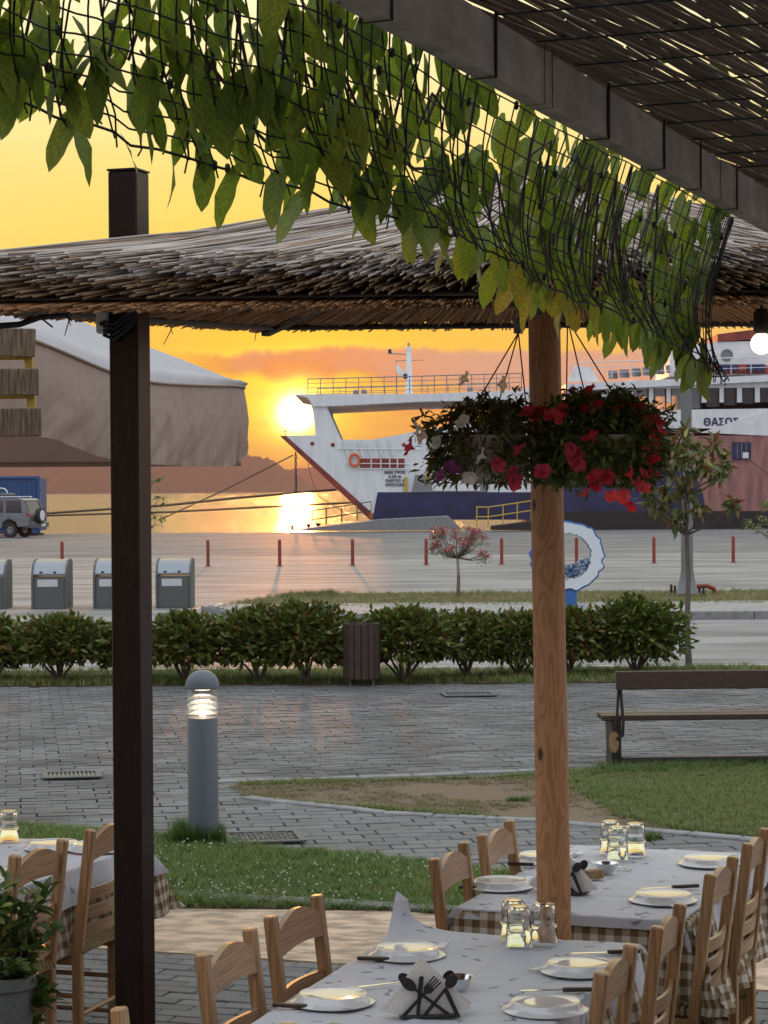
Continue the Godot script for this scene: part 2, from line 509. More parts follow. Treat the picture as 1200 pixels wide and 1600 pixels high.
	mat("pot_grey", lin(0.13, 0.145, 0.14), 0.5, fine, Vector3.ONE * 4.0)
	mat("planter", lin(0.42, 0.36, 0.29), 0.7, fine, Vector3.ONE * 5.0)
	mat("cord", lin(0.24, 0.035, 0.03), 0.7)
	# foliage
	for k in 4:
		var g: Vector3 = [Vector3(0.27, 0.36, 0.065), Vector3(0.20, 0.29, 0.05), Vector3(0.34, 0.40, 0.07), Vector3(0.48, 0.42, 0.08)][k]
		m = mat("vine%d" % k, lin(g.x, g.y, g.z), 0.55)
		m.albedo_texture = leaf_texture(k)
		m.backlight_enabled = true; m.backlight = Color(0.98, 1.0, 0.72)
	m = mat("foliage", Color.WHITE, 0.5)
	m.vertex_color_use_as_albedo = true
	m.backlight_enabled = true; m.backlight = Color(0.66, 0.7, 0.45)
	m = mat("petal", Color.WHITE, 0.7)
	m.vertex_color_use_as_albedo = true
	m.backlight_enabled = true; m.backlight = Color(0.8, 0.75, 0.75)
	cloth_textures()

func leaf_texture(sd: int) -> ImageTexture:
	var im := Image.create_empty(96, 160, false, Image.FORMAT_RGB8)
	var f := noise(0.05, FastNoiseLite.TYPE_SIMPLEX_SMOOTH, 4, sd + 5)
	for y in 160:
		for x in 96:
			var dx := absf(x - 48.0) / 48.0
			var k := 0.86 + 0.16 * f.get_noise_2d(x, y)
			var vein := absf(fposmod((y + dx * 34.0) / 17.0, 1.0) - 0.5)
			k -= 0.20 * smoothstep(0.10, 0.0, vein)
			k += 0.16 * smoothstep(0.06, 0.0, dx)
			im.set_pixel(x, y, Color(k, k, k * 0.95))
	return ImageTexture.create_from_image(im)

func cloth_textures() -> void:
	# brown and cream gingham, woven
	var g := Image.create_empty(128, 128, false, Image.FORMAT_RGB8)
	for y in 128:
		for x in 128:
			var k := int(x >= 64) + int(y >= 64)
			var c: Color = [lin(0.60, 0.56, 0.47), lin(0.34, 0.27, 0.17), lin(0.15, 0.085, 0.035)][k]
			var w := 0.92 + 0.08 * float((x / 2 + y / 2) % 2)
			g.set_pixel(x, y, Color(c.r * w, c.g * w, c.b * w))
	var m := mat("gingham", Color.WHITE, 0.9)
	m.albedo_texture = ImageTexture.create_from_image(g)
	m.backlight_enabled = true; m.backlight = Color(0.35, 0.33, 0.3)
	# thin white cloth with a weave and a small dark blue printed sprig, drawn stroke by stroke
	var s := 1024
	var im := Image.create_empty(s, s, false, Image.FORMAT_RGB8)
	im.fill(Color(0.93, 0.935, 0.945))
	for y in range(0, s, 8):
		im.fill_rect(Rect2i(0, y, s, 1), Color(0.895, 0.90, 0.915))
	for x in range(0, s, 8):
		im.fill_rect(Rect2i(x, 0, 1, s), Color(0.90, 0.905, 0.92))
	var rg := RandomNumberGenerator.new()
	rg.seed = 5
	for k in 22:
		var c := Vector2(rg.randf_range(90, s - 90), rg.randf_range(90, s - 90))
		var a := rg.randf_range(0, TAU)
		var bow := rg.randf_range(-0.9, 0.9)
		for z in 90:      # stem
			var w := z / 90.0
			var pt := c + Vector2.from_angle(a + bow * w) * w * 70.0
			im.fill_rect(Rect2i(int(pt.x), int(pt.y), 3, 3), Color(0.38, 0.39, 0.54))
		for st in 7:      # leaf outlines either side
			var w := 0.2 + st * 0.12
			var p := c + Vector2.from_angle(a + bow * w) * w * 70.0
			var q := a + bow + (0.9 if st % 2 == 0 else -0.9)
			var l := rg.randf_range(12, 20)
			for z in 40:
				var e := TAU * z / 40.0
				var pt := p + Vector2.from_angle(q) * l * (0.5 - 0.5 * cos(e)) + Vector2.from_angle(q + PI * 0.5) * l * 0.28 * sin(e)
				im.fill_rect(Rect2i(int(pt.x), int(pt.y), 3, 3), Color(0.32, 0.33, 0.50))
	m = mat("linen", lin(0.62, 0.635, 0.665), 0.7)
	m.albedo_texture = ImageTexture.create_from_image(im)
	m.backlight_enabled = true; m.backlight = Color(0.4, 0.4, 0.4)
	m.rim_enabled = true; m.rim = 0.25

# ---------------------------------------------------------------- ground
func flat(poly: Array, y: float) -> MB:
	var b := MB.new()
	var p2 := PackedVector2Array()
	for p in poly: p2.append(Vector2(p.x, p[1] if p is Vector2 else p.z))
	var idx := Geometry2D.triangulate_polygon(p2)
	for p in p2: b.vert(Vector3(p.x, y, p.y), Vector3.UP, p)
	for j in range(0, idx.size(), 3):
		var q := [idx[j], idx[j + 1], idx[j + 2]]
		var e: Vector2 = p2[q[1]] - p2[q[0]]
		if e.cross(p2[q[2]] - p2[q[0]]) < 0.0: q = [q[0], q[2], q[1]]
		b.i.append_array(q)
	return b
func slab(poly: Array, y0: float, y1: float) -> MB:
	var p2 := PackedVector2Array()
	for p in poly: p2.append(Vector2(p.x, -(p.y if p is Vector2 else p.z)))
	var b := MB.new()
	b.prism(p2, y0, y1, Transform3D(Basis(Vector3.RIGHT, -PI / 2), Vector3.ZERO))
	return b
func poly2(a: Array) -> PackedVector2Array:
	var p := PackedVector2Array()
	for q in a: p.append(q if q is Vector2 else Vector2(q.x, q.z))
	return p
func grass(called: String, label: String, poly: Array, count: int, hgt: float, cols: Array, y: float, hole: Array = [], bald := 0.0) -> void:
	var p := poly2(poly)
	var lo := p[0]
	var hi := p[0]
	for q in p:
		lo = lo.min(q)
		hi = hi.max(q)
	var b := MB.new()
	for k in 12:
		var a := rr(0, TAU)
		var o := Vector3(rr(-0.03, 0.03), 0, rr(-0.03, 0.03))
		var d := Vector3(cos(a), 0, sin(a))
		var w := d.cross(Vector3.UP) * rr(0.0016, 0.003)
		var l := rr(0.5, 1.0)
		var lean := rr(0.15, 0.7) * l
		var m1 := o + Vector3(0, l * 0.6, 0) + d * lean * 0.35
		var tp := o + Vector3(0, l * 0.92, 0) + d * lean
		var mid := Vector3(1.0, 1.0 / hgt, 1.0)
		for q in [[o - w, o + w, m1 + w * 0.8, m1 - w * 0.8], [m1 - w * 0.8, m1 + w * 0.8, tp + w * 0.1, tp - w * 0.1]]:
			b.quad(Vector3(q[0].x, q[0].y, q[0].z), q[1], q[2], q[3])
	for j in b.v.size():
		b.v[j].y *= hgt
	# blades lean by their own height only
	for j in b.v.size():
		var q := b.v[j]
		var l := Vector2(q.x, q.z)
		if l.length() > 0.03:
			l = l.normalized() * (0.03 + (l.length() - 0.03) * hgt)
		b.v[j] = Vector3(l.x, q.y, l.y)
	for j in b.n.size():
		b.n[j] = (b.n[j] * 0.6 + Vector3.UP).normalized()
	var f := noise(0.55, FastNoiseLite.TYPE_SIMPLEX_SMOOTH, 3, called.length())
	var mm := MultiMesh.new()
	mm.transform_format = MultiMesh.TRANSFORM_3D
	mm.use_colors = true
	mm.mesh = b.mesh()
	var xs: Array[Transform3D] = []
	var cs: Array[Color] = []
	var tries := 0
	var hp := poly2(hole)
	while xs.size() < count and tries < count * 8:
		tries += 1
		var q := Vector2(rr(lo.x, hi.x), rr(lo.y, hi.y))
		if not Geometry2D.is_point_in_polygon(q, p): continue
		if hole and Geometry2D.is_point_in_polygon(q, hp): continue
		var nz := f.get_noise_2d(q.x, q.y)
		if bald > 0.0 and nz < bald - 0.75 + rr(-0.12, 0.12): continue
		var sc := rr(0.65, 1.2) * (1.0 + nz * 0.5)
		xs.append(Transform3D(Basis(Vector3.UP, rr(0, TAU)).scaled(Vector3(1, sc, 1)), Vector3(q.x, y, q.y)))
		var c: Color = cols[0].lerp(cols[1], clampf(0.5 + nz * 0.9 + rr(-0.3, 0.3), 0, 1))
		if cols.size() > 2 and R.randf() < 0.14: c = cols[2]
		cs.append(c)
	mm.instance_count = xs.size()
	for j in xs.size():
		mm.set_instance_transform(j, xs[j])
		mm.set_instance_color(j, cs[j])
	var o := MultiMeshInstance3D.new()
	o.multimesh = mm
	o.material_override = M.grass
	o.name = numbered(called)
	add_child(o, true)
	tag(o, label, "grass", "", "stuff")

func pavers(parent: Node3D, poly: Array, origin: Vector3, turn: float, near: Vector3, hole: Array, hole2: Array, deep := 0.0, most := 300) -> void:
	# running-bond pavers clipped to a polygon: the nearest become parts, the rest one mesh
	var p := poly2(poly)
	var h1 := poly2(hole)
	var h2 := poly2(hole2)
	var bs := Basis(Vector3.UP, turn)
	var all := []
	var w := 0.20
	var d := 0.10 if deep == 0.0 else deep
	for r in range(-90, 90):
		for c in range(-60, 60):
			var l := Vector3((c + 0.5 * posmod(r, 2)) * w, 0, r * d)
			var q := origin + bs * l
			var q2 := Vector2(q.x, q.z)
			if not Geometry2D.is_point_in_polygon(q2, p): continue
			if hole and Geometry2D.is_point_in_polygon(q2, h1): continue
			if hole2 and Geometry2D.is_point_in_polygon(q2, h2): continue
			all.append([q.distance_squared_to(near), q])
	all.sort_custom(func(a, b): return a[0] < b[0])
	var shapes := []
	for k in 3:
		var b := MB.new()
		b.box(Transform3D(Basis.IDENTITY, Vector3(0, -0.02, 0)), Vector3(w - 0.006 - 0.001 * k, 0.04, d - (0.009 if deep == 0.0 else 0.016) - 0.0015 * k), 0.004)
		shapes.append(b.mesh())
	var rest := MB.new()
	for k in all.size():
		var q: Vector3 = all[k][1]
		q.y = 0.045 + rr(-0.003, 0.0025)
		if deep > 0.0: q += bs * Vector3(rr(-0.006, 0.006), 0, rr(-0.006, 0.006))
		var x := Transform3D(bs * Basis(Vector3.UP, rr(-0.02, 0.02)) * Basis(Vector3.RIGHT, rr(-0.012, 0.012)) * Basis(Vector3.BACK, rr(-0.008, 0.008)), q)
		if k < most:
			var o := obj("paver", shapes[R.randi() % 3], M["paver%d" % (R.randi() % 4)], parent)
			o.transform = x
		else:
			var g := rr(0.155, 0.235)
			rest.col = Color(g * rr(0.95, 1.02), g, g * rr(0.96, 1.03))
			var hx := w * 0.5 - 0.0028
			var hz := d * 0.5 - (0.0045 if deep == 0.0 else 0.0085)
			var a := [Vector3(-hx, 0, -hz), Vector3(hx, 0, -hz), Vector3(hx, 0, hz), Vector3(-hx, 0, hz)]
			rest.quad(x * a[0], x * a[1], x * a[2], x * a[3], Vector3.UP)
			for e in 4:
				var u: Vector3 = a[e]
				var v: Vector3 = a[(e + 1) % 4]
				rest.quad(x * u, x * v, x * (v - Vector3(0, 0.03, 0)), x * (u - Vector3(0, 0.03, 0)), x.basis * (u + v))
	if rest.v.size():
		var o := obj("paver_field", rest, M.paver_mix, parent)
		o.set_meta("kind", "stuff")

func ground() -> void:
	struct("quay", slab([Vector2(-300, -112.4), Vector2(300, -112.4), Vector2(300, 25), Vector2(-300, 25)], -4.0, 0.0), M.asphalt)
	var b := MB.new()
	b.quad(Vector3(-5000, -1.4, -112), Vector3(5000, -1.4, -112), Vector3(5000, -1.4, -7000), Vector3(-5000, -1.4, -7000), Vector3.UP)
	struct("sea", b, M.sea)
	struct("quay_roadway", flat([Vector2(-90, -112.2), Vector2(90, -112.2), Vector2(90, -72.0), Vector2(-90, -73.4)], 0.004), M.asphalt_dark)
	struct("road", flat([Vector2(-60, -34.6), Vector2(60, -34.6), Vector2(60, -25.9), Vector2(-60, -25.9)], 0.005), M.road)
	# headland and far hills
	for hl in [[[[-1500.0, 95.0], [-1200.0, 120.0], [-800.0, 96.0], [-505.0, 72.0], [-330.0, 66.0], [-250.0, 61.0], [-195.0, 52.0], [-176.0, 46.0], [-160.0, 36.0], [-143.0, 26.0], [-130.0, 17.0], [-113.0, 6.0], [-100.0, -3.0]], -3000.0, "headland"], [[[-900.0, 30.0], [-420.0, 40.0], [-300.0, 52.0], [-180.0, 62.0], [-60.0, 55.0], [100.0, 60.0], [400.0, 95.0], [900.0, 130.0], [1600.0, 90.0]], -5600.0, "far_hills"]]:
		var pr: Array = hl[0]
		var z0: float = hl[1]
		var f := noise(0.02, FastNoiseLite.TYPE_SIMPLEX_SMOOTH, 5, 3)
		b = MB.new()
		var x0: float = pr[0][0]
		var x1: float = pr[pr.size() - 1][0]
		b.grid(360, 14, func(u: float, w: float) -> Vector3:
			var x := lerpf(x0, x1, u)
			var hh := 0.0
			for k in pr.size() - 1:
				if x >= pr[k][0] and x <= pr[k + 1][0]:
					hh = lerpf(pr[k][1], pr[k + 1][1], (x - pr[k][0]) / (pr[k + 1][0] - pr[k][0]))
			var s := sin(minf(w * 1.25, 1.0) * PI * 0.5)
			return Vector3(x, -3.0 + (hh + 3.0) * s + f.get_noise_2d(x * 3.0, w * 500.0) * 7.0 * minf(hh / 30.0, 1.0) * s, z0 - w * 700.0), 1.0, 1.0)
		struct(hl[2], b, M.hill)
	# island beyond the road: raised pavement with kerb stones, then rough grass
	struct("pavement", slab([Vector2(-2.2, -36.15), Vector2(40, -36.15), Vector2(40, -39.6), Vector2(-3.2, -39.6)], 0.0, 0.09), M.kerb)
	var pv := get_node("pavement")
	var kb := MB.new()
	kb.box(Transform3D.IDENTITY, Vector3(0.99, 0.15, 0.15), 0.012)
	var kbm := kb.mesh()
	for k in 12:
		obj("kerb_stone", kbm, M.kerb, pv).position = Vector3(-1.65 + k * 1.0, 0.055, -36.07)
	kb = MB.new()
	kb.box(Transform3D.IDENTITY, Vector3(0.39, 0.04, 0.39), 0.005)
	kbm = kb.mesh()
	for k in 27:
		for j in 8:
			var o := obj("slab", kbm, M["slab%d" % ((k * 7 + j * 5) % 3)], pv)
			o.position = Vector3(-2.0 + k * 0.4 - j * 0.12, 0.105 + rr(-0.002, 0.002), -36.4 - j * 0.4)
	var isl := [Vector2(-2.843, -38.421), Vector2(-2.545, -40.943), Vector2(-1.958, -43.267), Vector2(-0.999, -43.902), Vector2(1.214, -43.573), Vector2(4.888, -43.548), Vector2(8.13, -43.858), Vector2(7.142, -38.535), Vector2(1.072, -38.517)]
	struct("traffic_island", slab(isl, 0.0, 0.10), M.dirt)
	grass("island_grass", "dry olive grass covering the traffic island beyond the road", isl, 5200, 0.10, [Color(0.22, 0.20, 0.07), Color(0.15, 0.18, 0.05), Color(0.33, 0.27, 0.12)], 0.10)
	# strip under the hedge
	var strip := [Vector2(-8, -25.9), Vector2(9, -25.9), Vector2(9, -24.0), Vector2(-8, -24.0)]
	struct("hedge_bed", slab(strip, 0.0, 0.05), M.soil)
	grass("verge_grass", "ragged green grass verge along the foot of the hedge", [Vector2(-5, -25.75), Vector2(5.5, -25.75), Vector2(5.5, -23.95), Vector2(-5, -23.95)], 7000, 0.10, [Color(0.15, 0.18, 0.045), Color(0.10, 0.16, 0.035), Color(0.3, 0.25, 0.11)], 0.05)
	# plaza
	var pz := [Vector2(-7, -23.95), Vector2(8, -23.95), Vector2(8, -10.2), Vector2(-7, -12.4)]
	var plaza := struct("plaza", slab(pz, 0.0, 0.022), M.joint)
	var lawn_l := [Vector2(-3.102, -14.436), Vector2(-2.386, -14.043), Vector2(-1.919, -13.81), Vector2(-1.385, -13.53), Vector2(-0.973, -13.363), Vector2(-0.747, -13.02), Vector2(-0.447, -12.824), Vector2(-0.157, -12.722), Vector2(0.336, -12.397), Vector2(0.984, -11.807), Vector2(0.896, -10.76), Vector2(-0.014, -11.073), Vector2(-1.147, -11.183), Vector2(-2.444, -11.354)]
	var lawn_r := [Vector2(-1.031, -15.858), Vector2(-0.735, -16.015), Vector2(-0.194, -16.056), Vector2(0.711, -16.078), Vector2(1.332, -16.481), Vector2(1.865, -16.678), Vector2(3.341, -17.025), Vector2(2.515, -12.83), Vector2(2.22, -13.218), Vector2(1.53, -13.7), Vector2(0.939, -14.101), Vector2(0.388, -14.238), Vector2(-0.013, -14.484), Vector2(-0.514, -14.833), Vector2(-0.939, -15.289)]
	pavers(plaza, [Vector2(-4.6, -23.9), Vector2(5.6, -23.9), Vector2(4.6, -9.9), Vector2(-3.6, -12.0)], Vector3(0, 0, -17), 0.16, Vector3(0.2, 0, -12.5), lawn_l, lawn_r, 0.145)
	struct("lawn", slab(lawn_l, 0.0, 0.05), M.soil)
	struct("lawn", slab(lawn_r, 0.0, 0.05), M.dirt)
	grass("lawn_grass", "lush green clover lawn between the plaza and the tan path", lawn_l, 11500, 0.055, [Color(0.085, 0.155, 0.028), Color(0.14, 0.205, 0.045), Color(0.21, 0.21, 0.07)], 0.05)
	var bare := [Vector2(-1.076, -15.724), Vector2(1.029, -16.096), Vector2(1.298, -15.269), Vector2(1.427, -14.216), Vector2(1.74, -13.537), Vector2(0.936, -14.047), Vector2(-0.95, -15.132)]
	grass("worn_grass", "short mown grass beside the bench, worn brown on its left", lawn_r, 9000, 0.04, [Color(0.115, 0.16, 0.042), Color(0.155, 0.20, 0.055), Color(0.26, 0.22, 0.10)], 0.05, bare)
	grass("dry_grass", "thin dry grass on the bare brown earth strip", bare, 1300, 0.03, [Color(0.22, 0.17, 0.09), Color(0.16, 0.15, 0.06), Color(0.28, 0.22, 0.12)], 0.05, [], 0.55)
	# clover heads in the near lawn
	var cb := MB.new()
	cb.lathe([Vector2(0.0, -0.006), Vector2(0.004, -0.002), Vector2(0.0045, 0.002), Vector2(0.0, 0.006)], 6)
	var cm := MultiMesh.new()
	cm.transform_format = MultiMesh.TRANSFORM_3D
	cm.mesh = cb.mesh()
	var pts: Array[Vector3] = []
	var lp := poly2(lawn_l)
	var cf := noise(0.9, FastNoiseLite.TYPE_SIMPLEX_SMOOTH, 2, 77)
	while pts.size() < 430:
		var q := Vector2(rr(-3.5, 1.4), rr(-15, -11))
		if Geometry2D.is_point_in_polygon(q, lp) and cf.get_noise_2d(q.x, q.y) > rr(-0.2, 0.5): pts.append(Vector3(q.x, rr(0.09, 0.125), q.y))
	cm.instance_count = pts.size()
	for k in pts.size(): cm.set_instance_transform(k, Transform3D(Basis.IDENTITY, pts[k]))
	var ci := MultiMeshInstance3D.new()
	ci.multimesh = cm
	ci.material_override = M.clover
	ci.name = "clover_flowers"
	add_child(ci, true)
	tag(ci, "tiny white clover flowers scattered over the green lawn", "flowers", "", "stuff")
	# pale edging stones along the worn lawn
	var edging := Node3D.new()
	edging.name = "lawn_edging"
	add_child(edging, true)
	edging.set_meta("kind", "structure")
	for ln in [[Vector3(-0.931, 0.045, -15.162), Vector3(-0.013, 0.045, -14.398), Vector3(0.934, 0.045, -14.02), Vector3(1.521, 0.045, -13.624), Vector3(2.338, 0.045, -13.046)], [Vector3(-1.36, 0.045, -15.944), Vector3(-0.195, 0.045, -16.163), Vector3(1.338, 0.045, -16.555)]]:
		for k in ln.size() - 1:
			var a: Vector3 = ln[k]
			var d: Vector3 = ln[k + 1]
			var m := int(ceil(a.distance_to(d) / 0.5))
			for j in m:
				var e := MB.new()
				var p := a.lerp(d, (j + 0.012) / m)
				var q := a.lerp(d, (j + 0.985) / m)
				p.y = 0.035 + rr(-0.004, 0.004)
				q.y = 0.035 + rr(-0.004, 0.004)
				e.bar(p, q, 0.10, 0.05, 0.008)
				obj("edging_stone", e, M.kerb, edging)
	# tan stamped path with its grey kerb, then the terrace
	struct("path", slab([ter(-8, 9.28), ter(6, 9.28), ter(6, 10.5), ter(-8, 10.5)], 0.0, 0.045), M.stamped)
	var pk := Node3D.new()
	pk.name = "path_kerb"
	add_child(pk, true)
	pk.set_meta("kind", "structure")
	for k in 16:
		var e := MB.new()
		e.bar(ter(-5.5 + k * 0.6, 10.575, 0.03), ter(-4.91 + k * 0.6, 10.575, 0.03), 0.12, 0.07, 0.008)
		obj("kerb_stone", e, M.kerb, pk)
	var tz := [ter(-8, 2.0), ter(6, 2.0), ter(6, 9.27), ter(-8, 9.27)]
	var terrace := struct("terrace", slab(tz, 0.0, 0.022), M.joint)
	pavers(terrace, [ter(-5.4, 4.4), ter(0.6, 4.4), ter(0.6, 9.25), ter(-5.4, 9.25)], ter(-2.4, 7.0), TURN, ter(-3.6, 9.0), [], [])
	print("ground done ", Time.get_ticks_msec())


# ---------------------------------------------------------------- harbour
func pv2(a: Array) -> PackedVector2Array:
	return PackedVector2Array(a)
func plate(called: String, a: Array, z0: float, z1: float, m: Material, parent: Node, lab := "") -> MeshInstance3D:
	var b := MB.new()
	b.prism(pv2(a), z0, z1)
	var o := obj(called, b, m, parent)
	if lab: o.set_meta("label", lab)
	return o
func text_mesh(s: String, h: float, depth := 0.02) -> TextMesh:
	var t := TextMesh.new()
	var f := SystemFont.new()
	f.font_names = PackedStringArray(["Droid Sans"])
	f.font_weight = 700
	t.font = f
	t.text = s
	t.font_size = 64
	t.pixel_size = h / 46.0
	t.depth = depth
	return t
func railing(called: String, pts: Array, h: float, step: float, z: float, m: Material, parent: Node, r := 0.025, rails := 3) -> void:
	# pts: deck line as Vector2; posts and rails are one part each
	for k in pts.size() - 1:
		var a := Vector3(pts[k].x, pts[k].y, z)
		var d := Vector3(pts[k + 1].x, pts[k + 1].y, z)
		for j in rails:
			var y := Vector3(0, h * (1.0 - j / float(rails)), 0)
			var b := MB.new()
			b.rod(a + y, d + y, r * (1.25 if j == 0 else 0.7), 5)
			obj(called + "_rail", b, m, parent)
		var c := maxi(1, int(round(a.distance_to(d) / step)))
		for j in c + (1 if k == pts.size() - 2 else 0):
			var p := a.lerp(d, float(j) / c)
			var b := MB.new()
			b.rod(p, p + Vector3(0, h, 0), r, 5)
			obj(called + "_post", b, m, parent)

func ferry() -> void:
	var t := thing("ferry", "large white and navy car ferry moored along the quay", "ferry", Vector3(0, 0, -115.0))
	# white side with its raked bow
	plate("bow_side", [Vector2(-5.209, 4.819), Vector2(-3.431, 4.839), Vector2(-2.172, 4.604), Vector2(-0.556, 4.593), Vector2(1.968, 5.06), Vector2(5.204, 5.586), Vector2(8.954, 5.786), Vector2(8.93, 1.844), Vector2(-0.317, 1.908), Vector2(-0.323, 0.971), Vector2(-0.874, 0.845)], -1.2, 0.0, M.ship_white, t)
	plate("bow_band", [Vector2(-5.241, 4.819), Vector2(-4.918, 4.817), Vector2(-0.55, 0.843), Vector2(-0.552, 0.552), Vector2(-0.714, 0.553)], -1.15, 0.06, M.ship_red, t, "dark red band along the raked bow edge")
	plate("lower_hull", [Vector2(-0.316, 1.941), Vector2(8.477, 1.879), Vector2(8.468, 0.489), Vector2(-0.585, 0.552)], -12.0, 0.04, M.ship_navy, t, "dark navy lower hull")
	plate("far_side", [Vector2(-4.176, 4.65), Vector2(0.025, 4.524), Vector2(8.757, 5.238), Vector2(8.73, 0.875), Vector2(0.0, 0.936)], -12.0, -11.0, M.ship_white, t)
	plate("bulwark_recess", [Vector2(-1.177, 3.644), Vector2(1.053, 3.628), Vector2(1.05, 3.159), Vector2(-1.18, 3.175)], 0.01, 0.05, M.ship_red, t, "dark red recessed opening behind the bulwark rail")
	for u in [Vector2(-0.66, 3.624), Vector2(-0.175, 3.62), Vector2(0.277, 3.617), Vector2(0.665, 3.615)]:
		plate("recess_bar", [u, u + Vector2(0.06, 0), u + Vector2(0.06, -0.45), u + Vector2(0, -0.45)], 0.05, 0.08, M.ship_white, t)
	for u in [Vector2(-2.011, 4.506), Vector2(-1.624, 4.503), Vector2(-1.268, 4.501), Vector2(-0.848, 4.498), Vector2(-0.298, 4.526), Vector2(0.22, 4.62)]:
		var b := MB.new()
		b.bar(Vector3(u.x, u.y, 0.08), Vector3(u.x + 0.28, u.y - 0.85, 0.08), 0.05, 0.10)
		obj("frame_rib", b, M.ship_white, t)
	for ln in [[Vector2(-2.305, 4.152), Vector2(1.961, 4.09)], [Vector2(-1.922, 3.406), Vector2(1.31, 3.352)], [Vector2(-1.278, 3.143), Vector2(1.955, 3.088)]]:
		var b := MB.new()
		b.rod(Vector3(ln[0].x, ln[0].y, 0.1), Vector3(ln[1].x, ln[1].y, 0.1), 0.025, 5)
		obj("side_rail", b, M.ship_white, t)
	var hatch := plate("side_hatch", [Vector2(1.597, 2.8), Vector2(5.185, 2.71), Vector2(5.18, 1.902), Vector2(1.397, 1.929)], 0.0, 0.12, M.ship_grey, t, "grey slanted side ramp door")
	plate("hatch_panel", [Vector2(2.437, 2.665), Vector2(4.861, 2.616), Vector2(4.857, 1.969), Vector2(2.432, 1.986)], 0.12, 0.16, M.ship_white, hatch)
	for p in [Vector2(1.109, 2.351), Vector2(2.211, 2.731)]:
		plate("warning_post", [p + Vector2(-0.09, -0.4), p + Vector2(0.09, -0.4), p + Vector2(0.07, 0.35), p + Vector2(-0.07, 0.35)], 0.05, 0.15, M.yellow_paint, t)
	var lb := MB.new()
	var ring := PackedVector3Array()
	for k in 17: ring.append(Vector3(cos(TAU * k / 16) * 0.24, sin(TAU * k / 16) * 0.30, 0.0))
	lb.tube(ring, PackedFloat32Array([0.07]), 6, false)
	var lo := obj("life_ring", lb, M.orange_plastic, t)
	var lp := Vector2(-1.469, 3.565)
	lo.position = Vector3(lp.x, lp.y, 0.14)
	for p in [Vector2(-3.596, 4.42), Vector2(-2.562, 4.348), Vector2(1.026, 4.323)]:
		var b := MB.new()
		b.lathe([Vector2(0.0, 0.06), Vector2(0.09, 0.05), Vector2(0.11, 0.0)], 8, Transform3D(Basis(Vector3.RIGHT, PI / 2), Vector3(p.x, p.y, 0.0)))
		obj("hawse_pipe", b, M.ship_red, t)
	# loading notice
	var y := 0.0
	for s in ["ΜΑΧ ΥΨΟΣ", "4,20 m", "ΠΛΑΤΟΣ 4", "ΠΡΟΣΟΧΗ"]:
		var tm := obj("notice_line", text_mesh(s, 0.15), M.ship_navy, t)
		var np := Vector2(0.564, 2.937)
		tm.position = Vector3(np.x, np.y - y, 0.03)
		y += 0.21
	# bow tower and gantry
	plate("tower", [Vector2(-3.431, 4.807), Vector2(-3.521, 5.809), Vector2(-3.708, 6.715), Vector2(-2.901, 6.709), Vector2(-2.871, 6.321), Vector2(-2.14, 4.604)], -1.4, -0.05, M.ship_white, t)
	plate("tower_far", [Vector2(-3.303, 4.709), Vector2(-3.392, 5.743), Vector2(-3.548, 6.52), Vector2(-2.805, 6.515), Vector2(-2.775, 6.127), Vector2(-2.108, 4.539)], -12.0, -10.8, M.ship_white, t)
	plate("gantry", [Vector2(-3.837, 6.748), Vector2(-4.451, 6.865), Vector2(-4.418, 6.913), Vector2(1.98, 6.885), Vector2(7.346, 7.057), Vector2(7.343, 6.573), Vector2(1.978, 6.497), Vector2(-2.904, 6.289), Vector2(-3.518, 6.293)], -11.5, 0.1, M.ship_white, t)
	plate("gantry_support", [Vector2(6.438, 6.579), Vector2(7.347, 7.251), Vector2(7.736, 7.41), Vector2(7.724, 5.569), Vector2(6.885, 5.736)], -1.5, 0.05, M.ship_white, t)
	railing("gantry", [Vector2(-3.805, 6.78), Vector2(1.334, 6.873), Vector2(6.99, 6.995)], 0.90, 0.62, 0.0, M.ship_grey, t, 0.022, 4)
	railing("gantry_far", [Vector2(-3.643, 6.779), Vector2(1.334, 6.873), Vector2(6.99, 6.995)], 0.90, 1.2, -11.0, M.ship_grey, t, 0.022, 3)
	for p in [Vector2(-1.38, 6.925), Vector2(-0.96, 6.938), Vector2(4.405, 7.013)]:
		var b := MB.new()
		b.lathe([Vector2(0.0, 0.0), Vector2(0.15, 0.0), Vector2(0.15, 0.12), Vector2(0.09, 0.2), Vector2(0.0, 0.22)], 10, Transform3D(Basis.IDENTITY, Vector3(p.x, p.y, -0.4)))
		obj("deck_vent", b, M.ship_grey, t)
	# mast with lamp, arm, yard and flag
	var mb := MB.new()
	var m0 := Vector2(1.367, 6.905)
	mb.lathe([Vector2(0.22, 0.0), Vector2(0.19, 0.6), Vector2(0.125, 2.55), Vector2(0.20, 2.55), Vector2(0.20, 2.6), Vector2(0.11, 2.6), Vector2(0.11, 2.72), Vector2(0.0, 2.74)], 14)
	var mast := obj("mast", mb, M.ship_white, t)
	mast.position = Vector3(m0.x, m0.y, -5.5)
	mb = MB.new()
	mb.lathe([Vector2(0.07, 2.74), Vector2(0.07, 2.88), Vector2(0.10, 2.88), Vector2(0.0, 2.96)], 8)
	obj("masthead_lamp", mb, M.yellow_paint, mast)
	mb = MB.new()
	mb.tube(PackedVector3Array([Vector3(0, 2.25, 0), Vector3(-0.3, 2.32, 0), Vector3(-1.05, 2.36, 0)]), PackedFloat32Array([0.03]), 5)
	mb.rod(Vector3(-0.7, 1.98, 0), Vector3(0.75, 2.0, 0), 0.02, 5)
	obj("yard", mb, M.ship_grey, mast)
	mb = MB.new()
	mb.lathe([Vector2(0.0, 0.0), Vector2(0.13, 0.0), Vector2(0.09, 0.06), Vector2(0.09, 0.2), Vector2(0.0, 0.24)], 8, Transform3D(Basis.IDENTITY, Vector3(-1.0, 2.37, 0)))
	obj("searchlight", mb, M.ship_black, mast)
	mb = MB.new()
